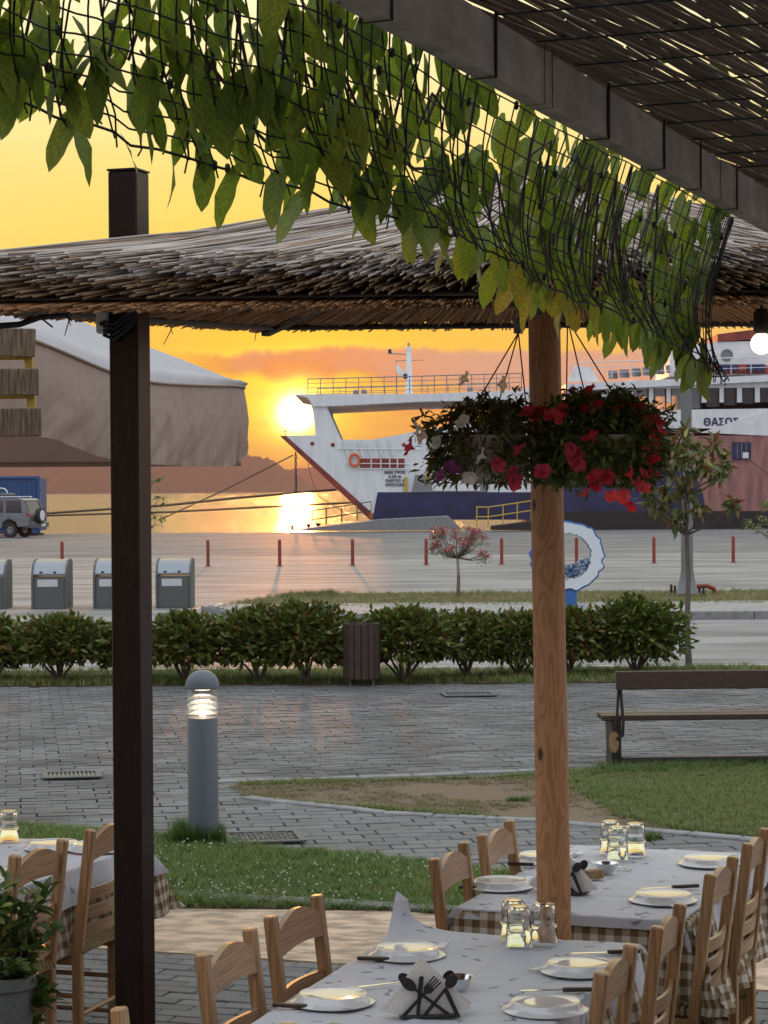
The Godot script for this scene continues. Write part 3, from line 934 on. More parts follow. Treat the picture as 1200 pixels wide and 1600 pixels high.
	mb.box(Transform3D(Basis.IDENTITY, Vector3(-0.2, 1.15, 0.1)), Vector3(0.2, 0.25, 0.2), 0.02)
	obj("horn", mb, M.ship_black, mast)
	mb = MB.new()
	mb.grid(8, 4, func(u: float, w: float) -> Vector3: return Vector3(-0.66 + u * 0.5, 1.85 - w * 0.5 * (1.0 - 0.3 * u) - u * 0.55, 0.06 * sin(u * 7.0 + w)))
	obj("flag", mb, M.white_paint, mast)
	mb = MB.new()
	mb.rod(Vector3(-0.68, 0.0, 0), Vector3(-0.66, 2.0, 0), 0.012, 4)
	obj("halyard", mb, M.ship_grey, mast)
	# jackstaff cross on the bow
	var j0 := Vector2(-4.983, 4.817)
	mb = MB.new()
	mb.rod(Vector3(j0.x, j0.y, -0.5), Vector3(j0.x, j0.y + 0.35, -0.5), 0.02, 4)
	mb.rod(Vector3(j0.x - 0.1, j0.y + 0.24, -0.5), Vector3(j0.x + 0.1, j0.y + 0.24, -0.5), 0.02, 4)
	obj("jackstaff", mb, M.ship_grey, t)
	# after hull: navy turning to faded salmon paint, black boot top, white sheer panel
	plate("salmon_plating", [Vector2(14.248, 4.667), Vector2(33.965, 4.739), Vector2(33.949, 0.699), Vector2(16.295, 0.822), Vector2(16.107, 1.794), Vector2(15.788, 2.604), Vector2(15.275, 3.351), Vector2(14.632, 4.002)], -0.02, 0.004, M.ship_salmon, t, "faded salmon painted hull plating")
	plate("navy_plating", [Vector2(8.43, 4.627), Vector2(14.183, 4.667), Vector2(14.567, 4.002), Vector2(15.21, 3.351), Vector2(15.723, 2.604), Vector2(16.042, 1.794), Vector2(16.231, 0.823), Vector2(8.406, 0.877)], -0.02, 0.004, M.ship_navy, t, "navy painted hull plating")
	for u in [Vector2(10.531, 4.612), Vector2(12.955, 4.595), Vector2(14.894, 4.582), Vector2(17.156, 4.566), Vector2(19.419, 4.55)]:
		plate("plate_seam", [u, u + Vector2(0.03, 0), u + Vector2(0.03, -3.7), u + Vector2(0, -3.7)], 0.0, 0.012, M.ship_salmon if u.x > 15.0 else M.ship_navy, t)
	plate("hull_block", [Vector2(8.429, 4.562), Vector2(33.965, 4.643), Vector2(33.949, 0.667), Vector2(8.406, 0.845)], -12.0, -0.02, M.ship_navy, t)
	plate("boot_top", [Vector2(7.63, 0.915), Vector2(33.949, 0.796), Vector2(33.938, -1.888), Vector2(7.614, -1.704)], -12.0, 0.02, M.ship_black, t, "black boot top at the waterline")
	plate("sheer_panel", [Vector2(15.994, 4.833), Vector2(19.556, 5.971), Vector2(26.548, 8.506), Vector2(26.53, 4.501), Vector2(19.549, 4.646)], -0.3, 0.06, M.white_paint, t, "white triangular sheer panel above the salmon hull")
	plate("gun_port_frame", [Vector2(17.608, 4.337), Vector2(18.545, 4.33), Vector2(18.54, 3.458), Vector2(17.603, 3.464)], 0.0, 0.10, M.ship_navy, t)
	var port := plate("mooring_port", [Vector2(17.656, 4.288), Vector2(18.496, 4.282), Vector2(18.492, 3.506), Vector2(17.652, 3.512)], 0.10, 0.13, M.ship_navy, t, "square mooring port with grille")  # no real opening: the navy plate stands for the shade inside the port
	for k in 3:
		plate("grille_bar", [Vector2(17.834, 4.287) + Vector2(0.22 * k, 0), Vector2(17.866, 4.286) + Vector2(0.22 * k, 0), Vector2(17.862, 3.511) + Vector2(0.22 * k, 0), Vector2(17.829, 3.511) + Vector2(0.22 * k, 0)], 0.13, 0.16, M.ship_grey, port)
	plate("bollard_plate", [Vector2(18.122, 3.816), Vector2(18.413, 3.814), Vector2(18.411, 3.523), Vector2(18.12, 3.525)], 0.13, 0.17, M.white_paint, port)
	# passenger deck: pillars, bands and panes, open through to the sky where the far side has windows too
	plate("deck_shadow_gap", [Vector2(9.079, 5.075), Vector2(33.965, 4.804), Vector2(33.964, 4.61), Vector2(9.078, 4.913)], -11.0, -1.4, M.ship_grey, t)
	plate("lower_band", [Vector2(8.821, 5.141), Vector2(9.213, 5.881), Vector2(12.478, 5.988), Vector2(33.97, 6.129), Vector2(33.965, 4.836), Vector2(8.821, 5.141)], -0.5, -0.1, M.ship_white, t)
	plate("upper_band", [Vector2(12.487, 7.441), Vector2(33.977, 7.647), Vector2(33.974, 7.13), Vector2(12.484, 7.086)], -0.5, -0.1, M.ship_white, t)
	plate("deck_edge", [Vector2(9.222, 7.335), Vector2(19.565, 7.715), Vector2(33.977, 7.873), Vector2(33.976, 7.55), Vector2(19.563, 7.392), Vector2(9.285, 6.979)], -11.0, 0.25, M.ship_white, t)
	var xs := [985.0, 994.5, 1014.5, 1021.5, 1042.0, 1048.5, 1068.0, 1076.0, 1097.0, 1104.5, 1125.0, 1131.5, 1152.5, 1160.0, 1180.5, 1188.0, 1209.0, 1217.0]
	var c0 := Vector2(12.485, 7.118)
	var c1 := Vector2(12.478, 5.956)
	var sc := (Vector2(19.982, 7.066).x - c0.x) / 232.0
	for k in range(0, xs.size(), 2):
		var xa: float = c0.x + (xs[k] - 985.0) * sc
		var xb: float = c0.x + ((xs[k + 1] if k + 1 < xs.size() else xs[k] + 8.0) - 985.0) * sc
		plate("pillar", [Vector2(xa, c1.y + 0.4), Vector2(xb, c1.y + 0.4), Vector2(xb, c0.y + 0.4), Vector2(xa, c0.y + 0.4)], -0.5, -0.12, M.ship_white, t)
		if k + 2 < xs.size():
			var xc: float = c0.x + (xs[k + 2] - 985.0) * sc
			var up := 0.12 * (k / 2) * 0.6
			var w := plate("window", [Vector2(xb, c1.y - 0.1 + up), Vector2(xc, c1.y - 0.1 + up), Vector2(xc, c0.y + 0.1 + up), Vector2(xb, c0.y + 0.1 + up)], -0.34, -0.32, M.pane if k < 8 else M.tint_pane, t)
			var fb := MB.new()
			fb.bar(Vector3(xb + 0.03, c1.y - 0.1 + up, -0.28), Vector3(xb + 0.03, c0.y + 0.1 + up, -0.28), 0.06, 0.08)
			fb.bar(Vector3(xc - 0.03, c1.y - 0.1 + up, -0.28), Vector3(xc - 0.03, c0.y + 0.1 + up, -0.28), 0.06, 0.08)
			obj("frame", fb, M.ship_black, w)
	plate("saloon_bulkhead", [Vector2(15.296, 7.196), Vector2(15.426, 7.195), Vector2(15.414, 5.095), Vector2(15.285, 5.096)], -10.6, -0.6, M.ship_grey, t)
	plate("saloon_far_wall", [Vector2(15.426, 7.195), Vector2(33.976, 7.485), Vector2(33.966, 4.901), Vector2(15.414, 5.095)], -11.0, -10.6, M.ship_grey, t)
	plate("saloon_end_wall", [Vector2(33.652, 7.423), Vector2(33.976, 7.421), Vector2(33.966, 4.901), Vector2(33.642, 4.903)], -10.6, -0.6, M.ship_grey, t)
	plate("saloon_floor", [Vector2(9.08, 5.269), Vector2(33.966, 4.966), Vector2(33.965, 4.869), Vector2(9.079, 5.172)], -10.6, -0.6, M.ship_grey, t)
	plate("saloon_ceiling", [Vector2(12.485, 7.183), Vector2(33.653, 7.552), Vector2(33.653, 7.455), Vector2(12.484, 7.054)], -11.0, -0.6, M.ship_grey, t)
	for x in [Vector2(12.84, 7.116), Vector2(13.809, 7.109), Vector2(14.779, 7.102)]:
		plate("far_pillar", [x, x + Vector2(0.25, 0), x + Vector2(0.25, -1.3), x + Vector2(0, -1.3)], -11.0, -10.7, M.ship_grey, t)
	# stair end: raked strut, tinted triangular light, open stair
	plate("stair_wing", [Vector2(8.922, 5.787), Vector2(9.285, 6.979), Vector2(9.64, 6.977), Vector2(9.374, 5.783)], -0.6, 0.0, M.ship_white, t)
	plate("raked_strut", [Vector2(10.736, 6.452), Vector2(11.484, 7.287), Vector2(11.872, 7.317), Vector2(11.155, 6.417)], -0.6, 0.02, M.ship_white, t)
	plate("corner_light", [Vector2(11.188, 6.449), Vector2(11.742, 7.221), Vector2(12.518, 7.247), Vector2(12.513, 6.44)], -0.4, -0.15, M.ship_grey, t, "dark triangular corner window")
	plate("wing_wall", [Vector2(9.087, 6.432), Vector2(12.513, 6.472), Vector2(12.51, 5.891), Vector2(8.954, 5.722)], -0.5, -0.08, M.ship_white, t)
	plate("wing_back", [Vector2(10.546, 7.164), Vector2(12.518, 7.247), Vector2(12.51, 5.858), Vector2(10.538, 5.872)], -8.0, -4.0, M.ship_grey, t)
	for k in 7:
		var p := Vector2(9.896, 6.49) + Vector2(0.17 * k, 0.13 * k)
		plate("stair_tread", [p, p + Vector2(0.22, 0), p + Vector2(0.22, 0.04), p + Vector2(0, 0.04)], -2.2, -1.0, M.ship_grey, t)
	plate("stair_shield", [Vector2(9.385, 7.528), Vector2(9.81, 8.332), Vector2(10.552, 8.23), Vector2(11.033, 7.484)], -1.2, -0.9, M.white_paint, t, "pale canvas screen at the top of the stair")
	railing("deck", [Vector2(9.547, 7.591), Vector2(19.566, 7.844), Vector2(26.546, 7.925)], 0.80, 1.0, 0.1, M.white_paint, t, 0.022, 3)
	for k in 16:
		var p := Vector2(11.583, 7.706) + Vector2(0.20 * k, 0.045 * k * 0.4)
		var b := MB.new()
		b.box(Transform3D(Basis(Vector3.BACK, 0.12), Vector3(p.x, p.y + 0.16, -1.5 - 0.4 * (k % 3))), Vector3(0.17, 0.42, 0.5), 0.03)
		obj("deck_seat", b, M.ship_grey, t)
	for k in 9:
		var p := Vector2(15.559, 7.937) + Vector2(0.47 * k, 0.05)
		var b := MB.new()
		b.box(Transform3D(Basis.IDENTITY, Vector3(p.x, p.y + 0.18, -1.6)), Vector3(0.42, 0.36, 0.5), 0.03)
		obj("deck_seat", b, M.ship_navy if k % 3 else M.ship_red, t)
	# upper house, round light, red funnel bands
	plate("upper_house", [Vector2(14.686, 7.781), Vector2(14.757, 8.911), Vector2(15.405, 9.326), Vector2(17.248, 9.539), Vector2(20.415, 9.582), Vector2(26.554, 9.797), Vector2(26.545, 7.86)], -8.0, -2.0, M.white_paint, t)
	plate("funnel", [Vector2(13.756, 9.047), Vector2(13.953, 9.562), Vector2(14.794, 9.783), Vector2(14.789, 8.943)], -6.0, -3.0, M.ship_red, t, "rust red funnel deflector")
	plate("upper_fascia", [Vector2(17.184, 9.54), Vector2(26.556, 10.12), Vector2(26.56, 11.024), Vector2(17.186, 9.927)], -8.5, -1.9, M.ship_red, t, "rust red fascia over the upper house")
	var wb := MB.new()
	var wp := Vector2(17.665, 8.858)
	wb.lathe([Vector2(0.31, 0.0), Vector2(0.31, 0.06), Vector2(0.26, 0.08), Vector2(0.26, 0.03), Vector2(0.0, 0.03)], 20, Transform3D(Basis(Vector3.RIGHT, PI / 2), Vector3(wp.x, wp.y, -2.0)))
	obj("round_window", wb, M.ship_grey, t)
	for k in 5:
		var p := Vector2(17.693, 8.083) + Vector2(0.5 * k, 0)
		var b := MB.new()
		b.box(Transform3D(Basis.IDENTITY, Vector3(p.x, p.y, -1.7)), Vector3(0.44, 0.42, 0.4), 0.05)
		obj("raft_box", b, M.ship_red, t)
	wb = MB.new()
	var ap := Vector2(13.877, 7.626)
	wb.rod(Vector3(ap.x, ap.y, -1.0), Vector3(ap.x - 0.02, ap.y + 2.2, -1.0), 0.03, 5)
	obj("antenna", wb, M.white_paint, t)
	var nm := obj("name_lettering", text_mesh("ΘΑΣΟΣ", 0.40, 0.03), M.ship_navy, t)
	var np2 := Vector2(17.064, 5.374)
	nm.position = Vector3(np2.x, np2.y, -0.08)
	nm.set_meta("label", "dark blue ship name lettering")
	# bow ramp resting on the quay, with its rails
	var rp := thing("ferry_ramp", "low grey loading ramp with thin rails below the ferry's bow", "ramp", Vector3.ZERO)
	var rb := MB.new()
	rb.prism(pv2([Vector2(-4.709, 0.084), Vector2(-2.546, 0.339), Vector2(-0.002, 0.607), Vector2(3.176, 0.744), Vector2(3.807, 0.072)]), -114.5, -111.0)
	obj("ramp_deck", rb, M.kerb, rp)
	for k in 2:
		var z := -111.6 - k * 2.2
		var pts := [Vector2(-3.563, 0.25), Vector2(-2.864, 0.341), Vector2(-2.1, 0.463), Vector2(-1.337, 0.553), Vector2(-0.637, 0.675)]
		for q in pts:
			var b := MB.new()
			b.rod(Vector3(q.x, q.y, z), Vector3(q.x, q.y + 0.8, z), 0.022, 5)
			obj("ramp_post", b, M.yellow_paint if k == 0 else M.iron_dark, rp)
		for y2 in [0.35, 0.8]:
			var b := MB.new()
			b.rod(Vector3(pts[0].x, pts[0].y + y2, z), Vector3(pts[4].x, pts[4].y + y2, z), 0.02, 5)
			obj("ramp_rail", b, M.iron_dark, rp)
	# yellow-railed gangway
	var gw := thing("gangway", "short gangway with yellow pipe rails beside the pole", "gangway", Vector3.ZERO)
	var gb := MB.new()
	gb.prism(pv2([Vector2(5.238, 0.253), Vector2(7.237, 0.489), Vector2(7.235, 0.052), Vector2(5.237, 0.066)]), -112.2, -110.4)
	obj("gangway_deck", gb, M.ship_black, gw)
	var gp := [Vector2(4.49, 0.321), Vector2(5.051, 0.255), Vector2(5.77, 0.374), Vector2(6.457, 0.463), Vector2(7.144, 0.552)]
	for q in gp:
		var b := MB.new()
		b.rod(Vector3(q.x, q.y - 0.1, -110.5), Vector3(q.x + 0.02, q.y + 0.92, -110.5), 0.035, 6)
		obj("gangway_post", b, M.yellow_paint, gw)
	for y2 in [0.45, 0.92]:
		var b := MB.new()
		b.tube(PackedVector3Array([Vector3(gp[0].x, gp[0].y + y2 - 0.05, -110.5), Vector3(gp[1].x, gp[1].y + y2, -110.5), Vector3(gp[4].x, gp[4].y + y2, -110.5)]), PackedFloat32Array([0.035]), 6)
		obj("gangway_rail", b, M.yellow_paint, gw)
	# mooring gear
	var ropes := [["thick mooring rope, upper of the two from the quay's left", [Vector3(-17.156, 0.981, -113.0), Vector3(-10.734, 1.374, -114.0), Vector3(-7.107, 1.729, -115.0), Vector3(-2.459, 2.084, -117.0)], 0.06], ["thick mooring rope, lower of the two from the quay's left", [Vector3(-17.126, 0.888, -112.8), Vector3(-10.737, 1.021, -114.0), Vector3(-4.686, 1.292, -115.0), Vector3(-1.312, 1.418, -117.0)], 0.05], ["single taut mooring line rising from the quay to the bow tip", [Vector3(-11.218, 0.622, -113.0), Vector3(-8.004, 2.092, -114.0), Vector3(-4.57, 3.845, -115.0)], 0.035], ["thin slack line hanging from the bow to the ramp", [Vector3(-3.829, 3.42, -115.0), Vector3(-3.578, 2.51, -114.0), Vector3(-3.235, 1.773, -113.0), Vector3(-1.898, 0.911, -112.5)], 0.02], ["thin line from the mooring port toward the right edge", [Vector3(18.363, 3.484, -114.5), Vector3(20.784, 1.136, -112.0)], 0.03]]
	for q in ropes:
		var b := MB.new()
		b.tube(PackedVector3Array(q[1]), PackedFloat32Array([q[2]]), 5)
		tag(obj("mooring_rope", b, M.rope), q[0], "rope", "mooring ropes of the ferry")
	var ch := thing("anchor_chain", "heavy link chain hanging straight from the bow tip", "chain", Vector3(-4.416, 3.996, -114.4), 0.0)
	var lk := MB.new()
	var lr := PackedVector3Array()
	for k in 11: lr.append(Vector3(cos(TAU * k / 10) * 0.055, sin(TAU * k / 10) * 0.105, 0))
	lk.tube(lr, PackedFloat32Array([0.026]), 5, false)
	var lkm := lk.mesh()
	for k in 23:
		var o := obj("link", lkm, M.iron_dark, ch)
		o.position = Vector3(rr(-0.012, 0.012), -0.1 - k * 0.165, 0)
		o.rotation.y = 0.4 if k % 2 else 1.9
	for p in [[Vector3(-4.699, 0.0, -116.703), "leftmost iron mooring bollard at the quay edge under the chain"], [Vector3(-3.929, 0.0, -118.228), "middle iron mooring bollard at the quay edge"], [Vector3(-3.479, 0.0, -119.928), "rightmost iron mooring bollard at the quay edge by the ramp"]]:
		var b := MB.new()
		b.lathe([Vector2(0.14, 0.0), Vector2(0.10, 0.06), Vector2(0.09, 0.2), Vector2(0.15, 0.26), Vector2(0.13, 0.32), Vector2(0.0, 0.34)], 10)
		var o := obj("mooring_bollard", b, M.iron_dark)
		o.position = p[0]
		tag(o, p[1], "bollard", "iron mooring bollards")

func parked_car() -> void:
	var t := thing("parked_car", "silver off-road car with rear spare wheel parked at the quay", "car", Vector3(Vector3(-15.743, 0.0, -104.796).x - 0.05, 0, -104.0), -0.30)
	# local x forward is to the left: build with the tail at x = 0 and the nose towards -x
	var prof := [Vector2(-0.02, 0.62), Vector2(-0.02, 0.95), Vector2(-0.10, 1.12), Vector2(-0.36, 1.70), Vector2(-0.55, 1.78), Vector2(-2.2, 1.78), Vector2(-2.5, 1.70), Vector2(-3.05, 1.18), Vector2(-4.2, 1.08), Vector2(-4.42, 0.95), Vector2(-4.45, 0.62)]
	var low := [Vector2(-0.02, 0.62), Vector2(-0.02, 0.95), Vector2(-0.10, 1.12), Vector2(-3.05, 1.14), Vector2(-4.2, 1.06), Vector2(-4.42, 0.95), Vector2(-4.45, 0.62), Vector2(-4.2, 0.48), Vector2(-3.92, 0.50), Vector2(-3.85, 0.72), Vector2(-3.55, 0.86), Vector2(-3.25, 0.72), Vector2(-3.15, 0.46), Vector2(-1.42, 0.46), Vector2(-1.36, 0.72), Vector2(-1.05, 0.86), Vector2(-0.72, 0.72), Vector2(-0.62, 0.50), Vector2(-0.2, 0.52)]
	plate("body", low, -0.85, 0.85, M.car_silver, t)
	for s in [-1.0, 1.0]:
		var z: float = s * 0.80
		for q in [[Vector2(-0.10, 1.12), Vector2(-0.36, 1.70), Vector2(-0.50, 1.70), Vector2(-0.42, 1.12)], [Vector2(-1.22, 1.12), Vector2(-1.22, 1.70), Vector2(-1.34, 1.70), Vector2(-1.34, 1.12)], [Vector2(-2.08, 1.12), Vector2(-2.08, 1.70), Vector2(-2.18, 1.70), Vector2(-2.22, 1.12)], [Vector2(-3.05, 1.12), Vector2(-2.46, 1.70), Vector2(-2.54, 1.70), Vector2(-3.14, 1.12)]]:
			plate("pillar", q, z - 0.03, z + 0.03, M.car_silver, t)
		for q in [[Vector2(-0.42, 1.14), Vector2(-0.50, 1.69), Vector2(-1.22, 1.69), Vector2(-1.22, 1.14)], [Vector2(-1.34, 1.14), Vector2(-1.34, 1.69), Vector2(-2.08, 1.69), Vector2(-2.08, 1.14)], [Vector2(-2.2, 1.14), Vector2(-2.18, 1.69), Vector2(-2.48, 1.69), Vector2(-3.02, 1.14)]]:
			plate("side_window", q, z - 0.008, z + 0.008, M.car_glass, t)
		plate("sill_guard", [Vector2(-0.2, 0.52), Vector2(-0.62, 0.50), Vector2(-0.72, 0.72), Vector2(-1.05, 0.88), Vector2(-1.36, 0.74), Vector2(-1.42, 0.46), Vector2(-3.15, 0.46), Vector2(-3.15, 0.66), Vector2(-1.3, 0.68), Vector2(-1.05, 0.98), Vector2(-0.65, 0.80), Vector2(-0.04, 0.80), Vector2(-0.04, 0.56)], z + s * 0.055 - 0.01, z + s * 0.055 + 0.02, M.car_grey, t)
		plate("door_handle", [Vector2(-1.42, 1.0), Vector2(-1.6, 1.0), Vector2(-1.6, 1.04), Vector2(-1.42, 1.04)], z + s * 0.06, z + s * 0.08, M.car_grey, t)
		plate("tail_lamp", [Vector2(0.0, 0.96), Vector2(-0.16, 0.96), Vector2(-0.20, 1.14), Vector2(-0.09, 1.14)], z - 0.02 * s, z + s * 0.07, M.tail_red, t)
		for x in [-1.05, -3.55]:
			var b := MB.new()
			b.lathe([Vector2(0.20, -0.11), Vector2(0.33, -0.11), Vector2(0.355, -0.07), Vector2(0.355, 0.07), Vector2(0.33, 0.11), Vector2(0.20, 0.11)], 20, Transform3D(Basis(Vector3.RIGHT, PI / 2), Vector3(x, 0.355, s * 0.74)))
			var w := obj("wheel", b, M.rubber, t)
			b = MB.new()
			b.lathe([Vector2(0.0, 0.06), Vector2(0.08, 0.07), Vector2(0.09, 0.03), Vector2(0.17, 0.03), Vector2(0.21, 0.10)], 16, Transform3D(Basis(Vector3.RIGHT, PI / 2 * s), Vector3(x, 0.355, s * 0.74)))
			obj("rim", b, M.steel, w)
	plate("roof", [Vector2(-0.33, 1.69), Vector2(-0.40, 1.74), Vector2(-0.55, 1.79), Vector2(-2.2, 1.79), Vector2(-2.52, 1.70)], -0.80, 0.80, M.car_silver, t)
	plate("rear_window", [Vector2(-0.14, 1.18), Vector2(-0.35, 1.66), Vector2(-0.37, 1.66), Vector2(-0.16, 1.18)], -0.62, 0.62, M.car_glass, t)
	plate("tailgate", [Vector2(-0.06, 0.6), Vector2(-0.06, 1.0), Vector2(-0.14, 1.18), Vector2(-0.2, 1.18), Vector2(-0.2, 0.6)], -0.78, 0.78, M.car_silver, t)
	plate("rear_bumper", [Vector2(0.12, 0.46), Vector2(0.12, 0.66), Vector2(0.05, 0.72), Vector2(-0.25, 0.72), Vector2(-0.25, 0.46)], -0.84, 0.84, M.car_grey, t)
	plate("number_plate", [Vector2(0.13, 0.50), Vector2(0.13, 0.62), Vector2(0.12, 0.62), Vector2(0.12, 0.50)], -0.5, -0.05, M.white_paint, t)
	var sb := MB.new()
	sb.lathe([Vector2(0.19, -0.11), Vector2(0.33, -0.11), Vector2(0.36, -0.06), Vector2(0.36, 0.07), Vector2(0.33, 0.11), Vector2(0.24, 0.11)], 22, Transform3D(Basis(Vector3.BACK, -PI / 2), Vector3(0.16, 1.0, 0.15)))
	var sp := obj("spare_wheel", sb, M.rubber, t)
	sb = MB.new()
	sb.lathe([Vector2(0.25, 0.10), Vector2(0.24, 0.125), Vector2(0.0, 0.135)], 22, Transform3D(Basis(Vector3.BACK, -PI / 2), Vector3(0.16, 1.0, 0.15)))
	obj("wheel_cover", sb, M.white_paint, sp)
	for z in [-0.6, 0.6]:
		var b := MB.new()
		b.rod(Vector3(-0.6, 1.86, z), Vector3(-2.2, 1.86, z), 0.025, 6)
		b.rod(Vector3(-0.65, 1.78, z), Vector3(-0.65, 1.86, z), 0.02, 5)
		b.rod(Vector3(-2.1, 1.78, z), Vector3(-2.1, 1.86, z), 0.02, 5)
		obj("roof_rail", b, M.ship_white, t)
	var lg := MB.new()
	lg.box(Transform3D(Basis.IDENTITY, Vector3(-1.75, 1.95, 0)), Vector3(0.9, 0.16, 0.7), 0.05)
	obj("roof_rack_load", lg, M.car_grey, t)
	lg = MB.new()
	var arc := PackedVector3Array()
	for k in 9: arc.append(Vector3(-1.75 - cos(PI * k / 8) * 0.3, 2.0 + sin(PI * k / 8) * 0.26, 0.2))
	lg.tube(arc, PackedFloat32Array([0.03]), 6)
	obj("rack_hoop", lg, M.white_paint, t)
	# blue container behind it
	var c := thing("shipping_container", "blue corrugated shipping container standing behind the silver car", "container", Vector3(Vector3(-16.325, 2.335, -108.0).x, 0, -108.0))
	var cb := MB.new()
	cb.box(Transform3D(Basis.IDENTITY, Vector3(-3.0, 1.48, -1.2)), Vector3(5.94, 2.5, 2.3))
	obj("shell", cb, M.container_blue, c)
	for k in 24:
		var b := MB.new()
		b.box(Transform3D(Basis.IDENTITY, Vector3(-0.22 - k * 0.24, 1.48, -0.03)), Vector3(0.11, 2.36, 0.05), 0.015)
		obj("corrugation", b, M.container_blue, c)
	for x in [-0.06, -5.94]:
		var b := MB.new()
		b.box(Transform3D(Basis.IDENTITY, Vector3(x, 1.48, -0.02)), Vector3(0.14, 2.72, 0.14), 0.02)
		obj("corner_post", b, M.container_blue, c)
	for y in [0.16, 2.76]:
		var b := MB.new()
		b.box(Transform3D(Basis.IDENTITY, Vector3(-3.0, y, 0.0)), Vector3(5.8, 0.14, 0.1), 0.02)
		obj("side_beam", b, M.container_blue, c)
	for x in [-0.3, -5.7]:
		var b := MB.new()
		b.box(Transform3D(Basis.IDENTITY, Vector3(x, 0.045, -1.1)), Vector3(0.3, 0.09, 2.2))
		obj("foot_block", b, M.rubber, c)


# ---------------------------------------------------------------- middle ground
func dirn(a: float, e: float) -> Vector3:
	return Vector3(cos(a) * cos(e), sin(e), sin(a) * cos(e))
func leaf_xf(p: Vector3, d: Vector3, roll: float) -> Transform3D:
	var y := d.normalized()
	var x := y.cross(Vector3.UP)
	if x.length() < 0.05: x = Vector3.RIGHT
	x = x.normalized().rotated(y, roll)
	return Transform3D(Basis(x, y, x.cross(y)), p)
func shrub(label: String, at: Vector3, w: float, h: float, leaves: int, sd: int, brown := 0.14, skirt := 0.22) -> void:
	R.seed = 1000 + sd
	var t := thing("hedge_shrub", label, "shrub", at, 0.0, "shrubs of the low hedge")
	var st := MB.new()
	var f := noise(1.6, FastNoiseLite.TYPE_SIMPLEX_SMOOTH, 3, sd)
	for k in 9:
		var a := rr(0, TAU)
		var l := rr(0.5, 0.95)
		var tip := Vector3(cos(a) * w * 0.42 * l, h * rr(0.45, 0.8), sin(a) * 0.28 * l)
		var mid := Vector3(tip.x * 0.35 + rr(-0.05, 0.05), tip.y * 0.45, tip.z * 0.4)
		st.tube(PackedVector3Array([Vector3(rr(-0.01, 0.01), 0.0, rr(-0.01, 0.01)), mid, tip]), PackedFloat32Array([0.018, 0.012, 0.005]), 5)
	st.tube(PackedVector3Array([Vector3(0, -0.03, 0), Vector3(0, 0.04, 0)]), PackedFloat32Array([0.035]), 7)
	obj("stems", st, M.bark, t).set_meta("kind", "stuff")
	var b := MB.new()
	var made := 0
	while made < leaves:
		var a := rr(0, TAU)
		var e := rr(-0.95, 1.45)
		var d := dirn(a, e)
		var s := pow(R.randf(), 0.4)
		var wob := 1.0 + 0.42 * f.get_noise_3d(d.x * 1.7 + sd, d.y * 1.7, d.z * 1.7)
		var p := Vector3(d.x * w * 0.5 * s * wob, h * 0.58 + d.y * h * 0.42 * s * wob, d.z * 0.36 * s * wob)
		if p.y < h * skirt + absf(p.x) * 0.12: continue
		if f.get_noise_3d(p.x * 3.0 + 40.0, p.y * 3.0, p.z * 3.0) < -0.34: continue
		made += 1
		var g := rr(0.75, 1.3)
		b.col = Color(0.085 * g, 0.115 * g, 0.022 * g) if R.randf() > brown else Color(0.15 * g, 0.08 * g, 0.028 * g)
		if R.randf() < 0.16: b.col = Color(0.15 * g, 0.18 * g, 0.035 * g)
		var od := (d + Vector3(rr(-0.8, 0.8), rr(-0.3, 0.9), rr(-0.8, 0.8))).normalized()
		b.leaf(leaf_xf(p, od, rr(-1.2, 1.2)), rr(0.06, 0.10), rr(0.042, 0.06), 0.2, rr(0.0, 0.5), 3)
	obj("foliage", b, M.foliage, t)

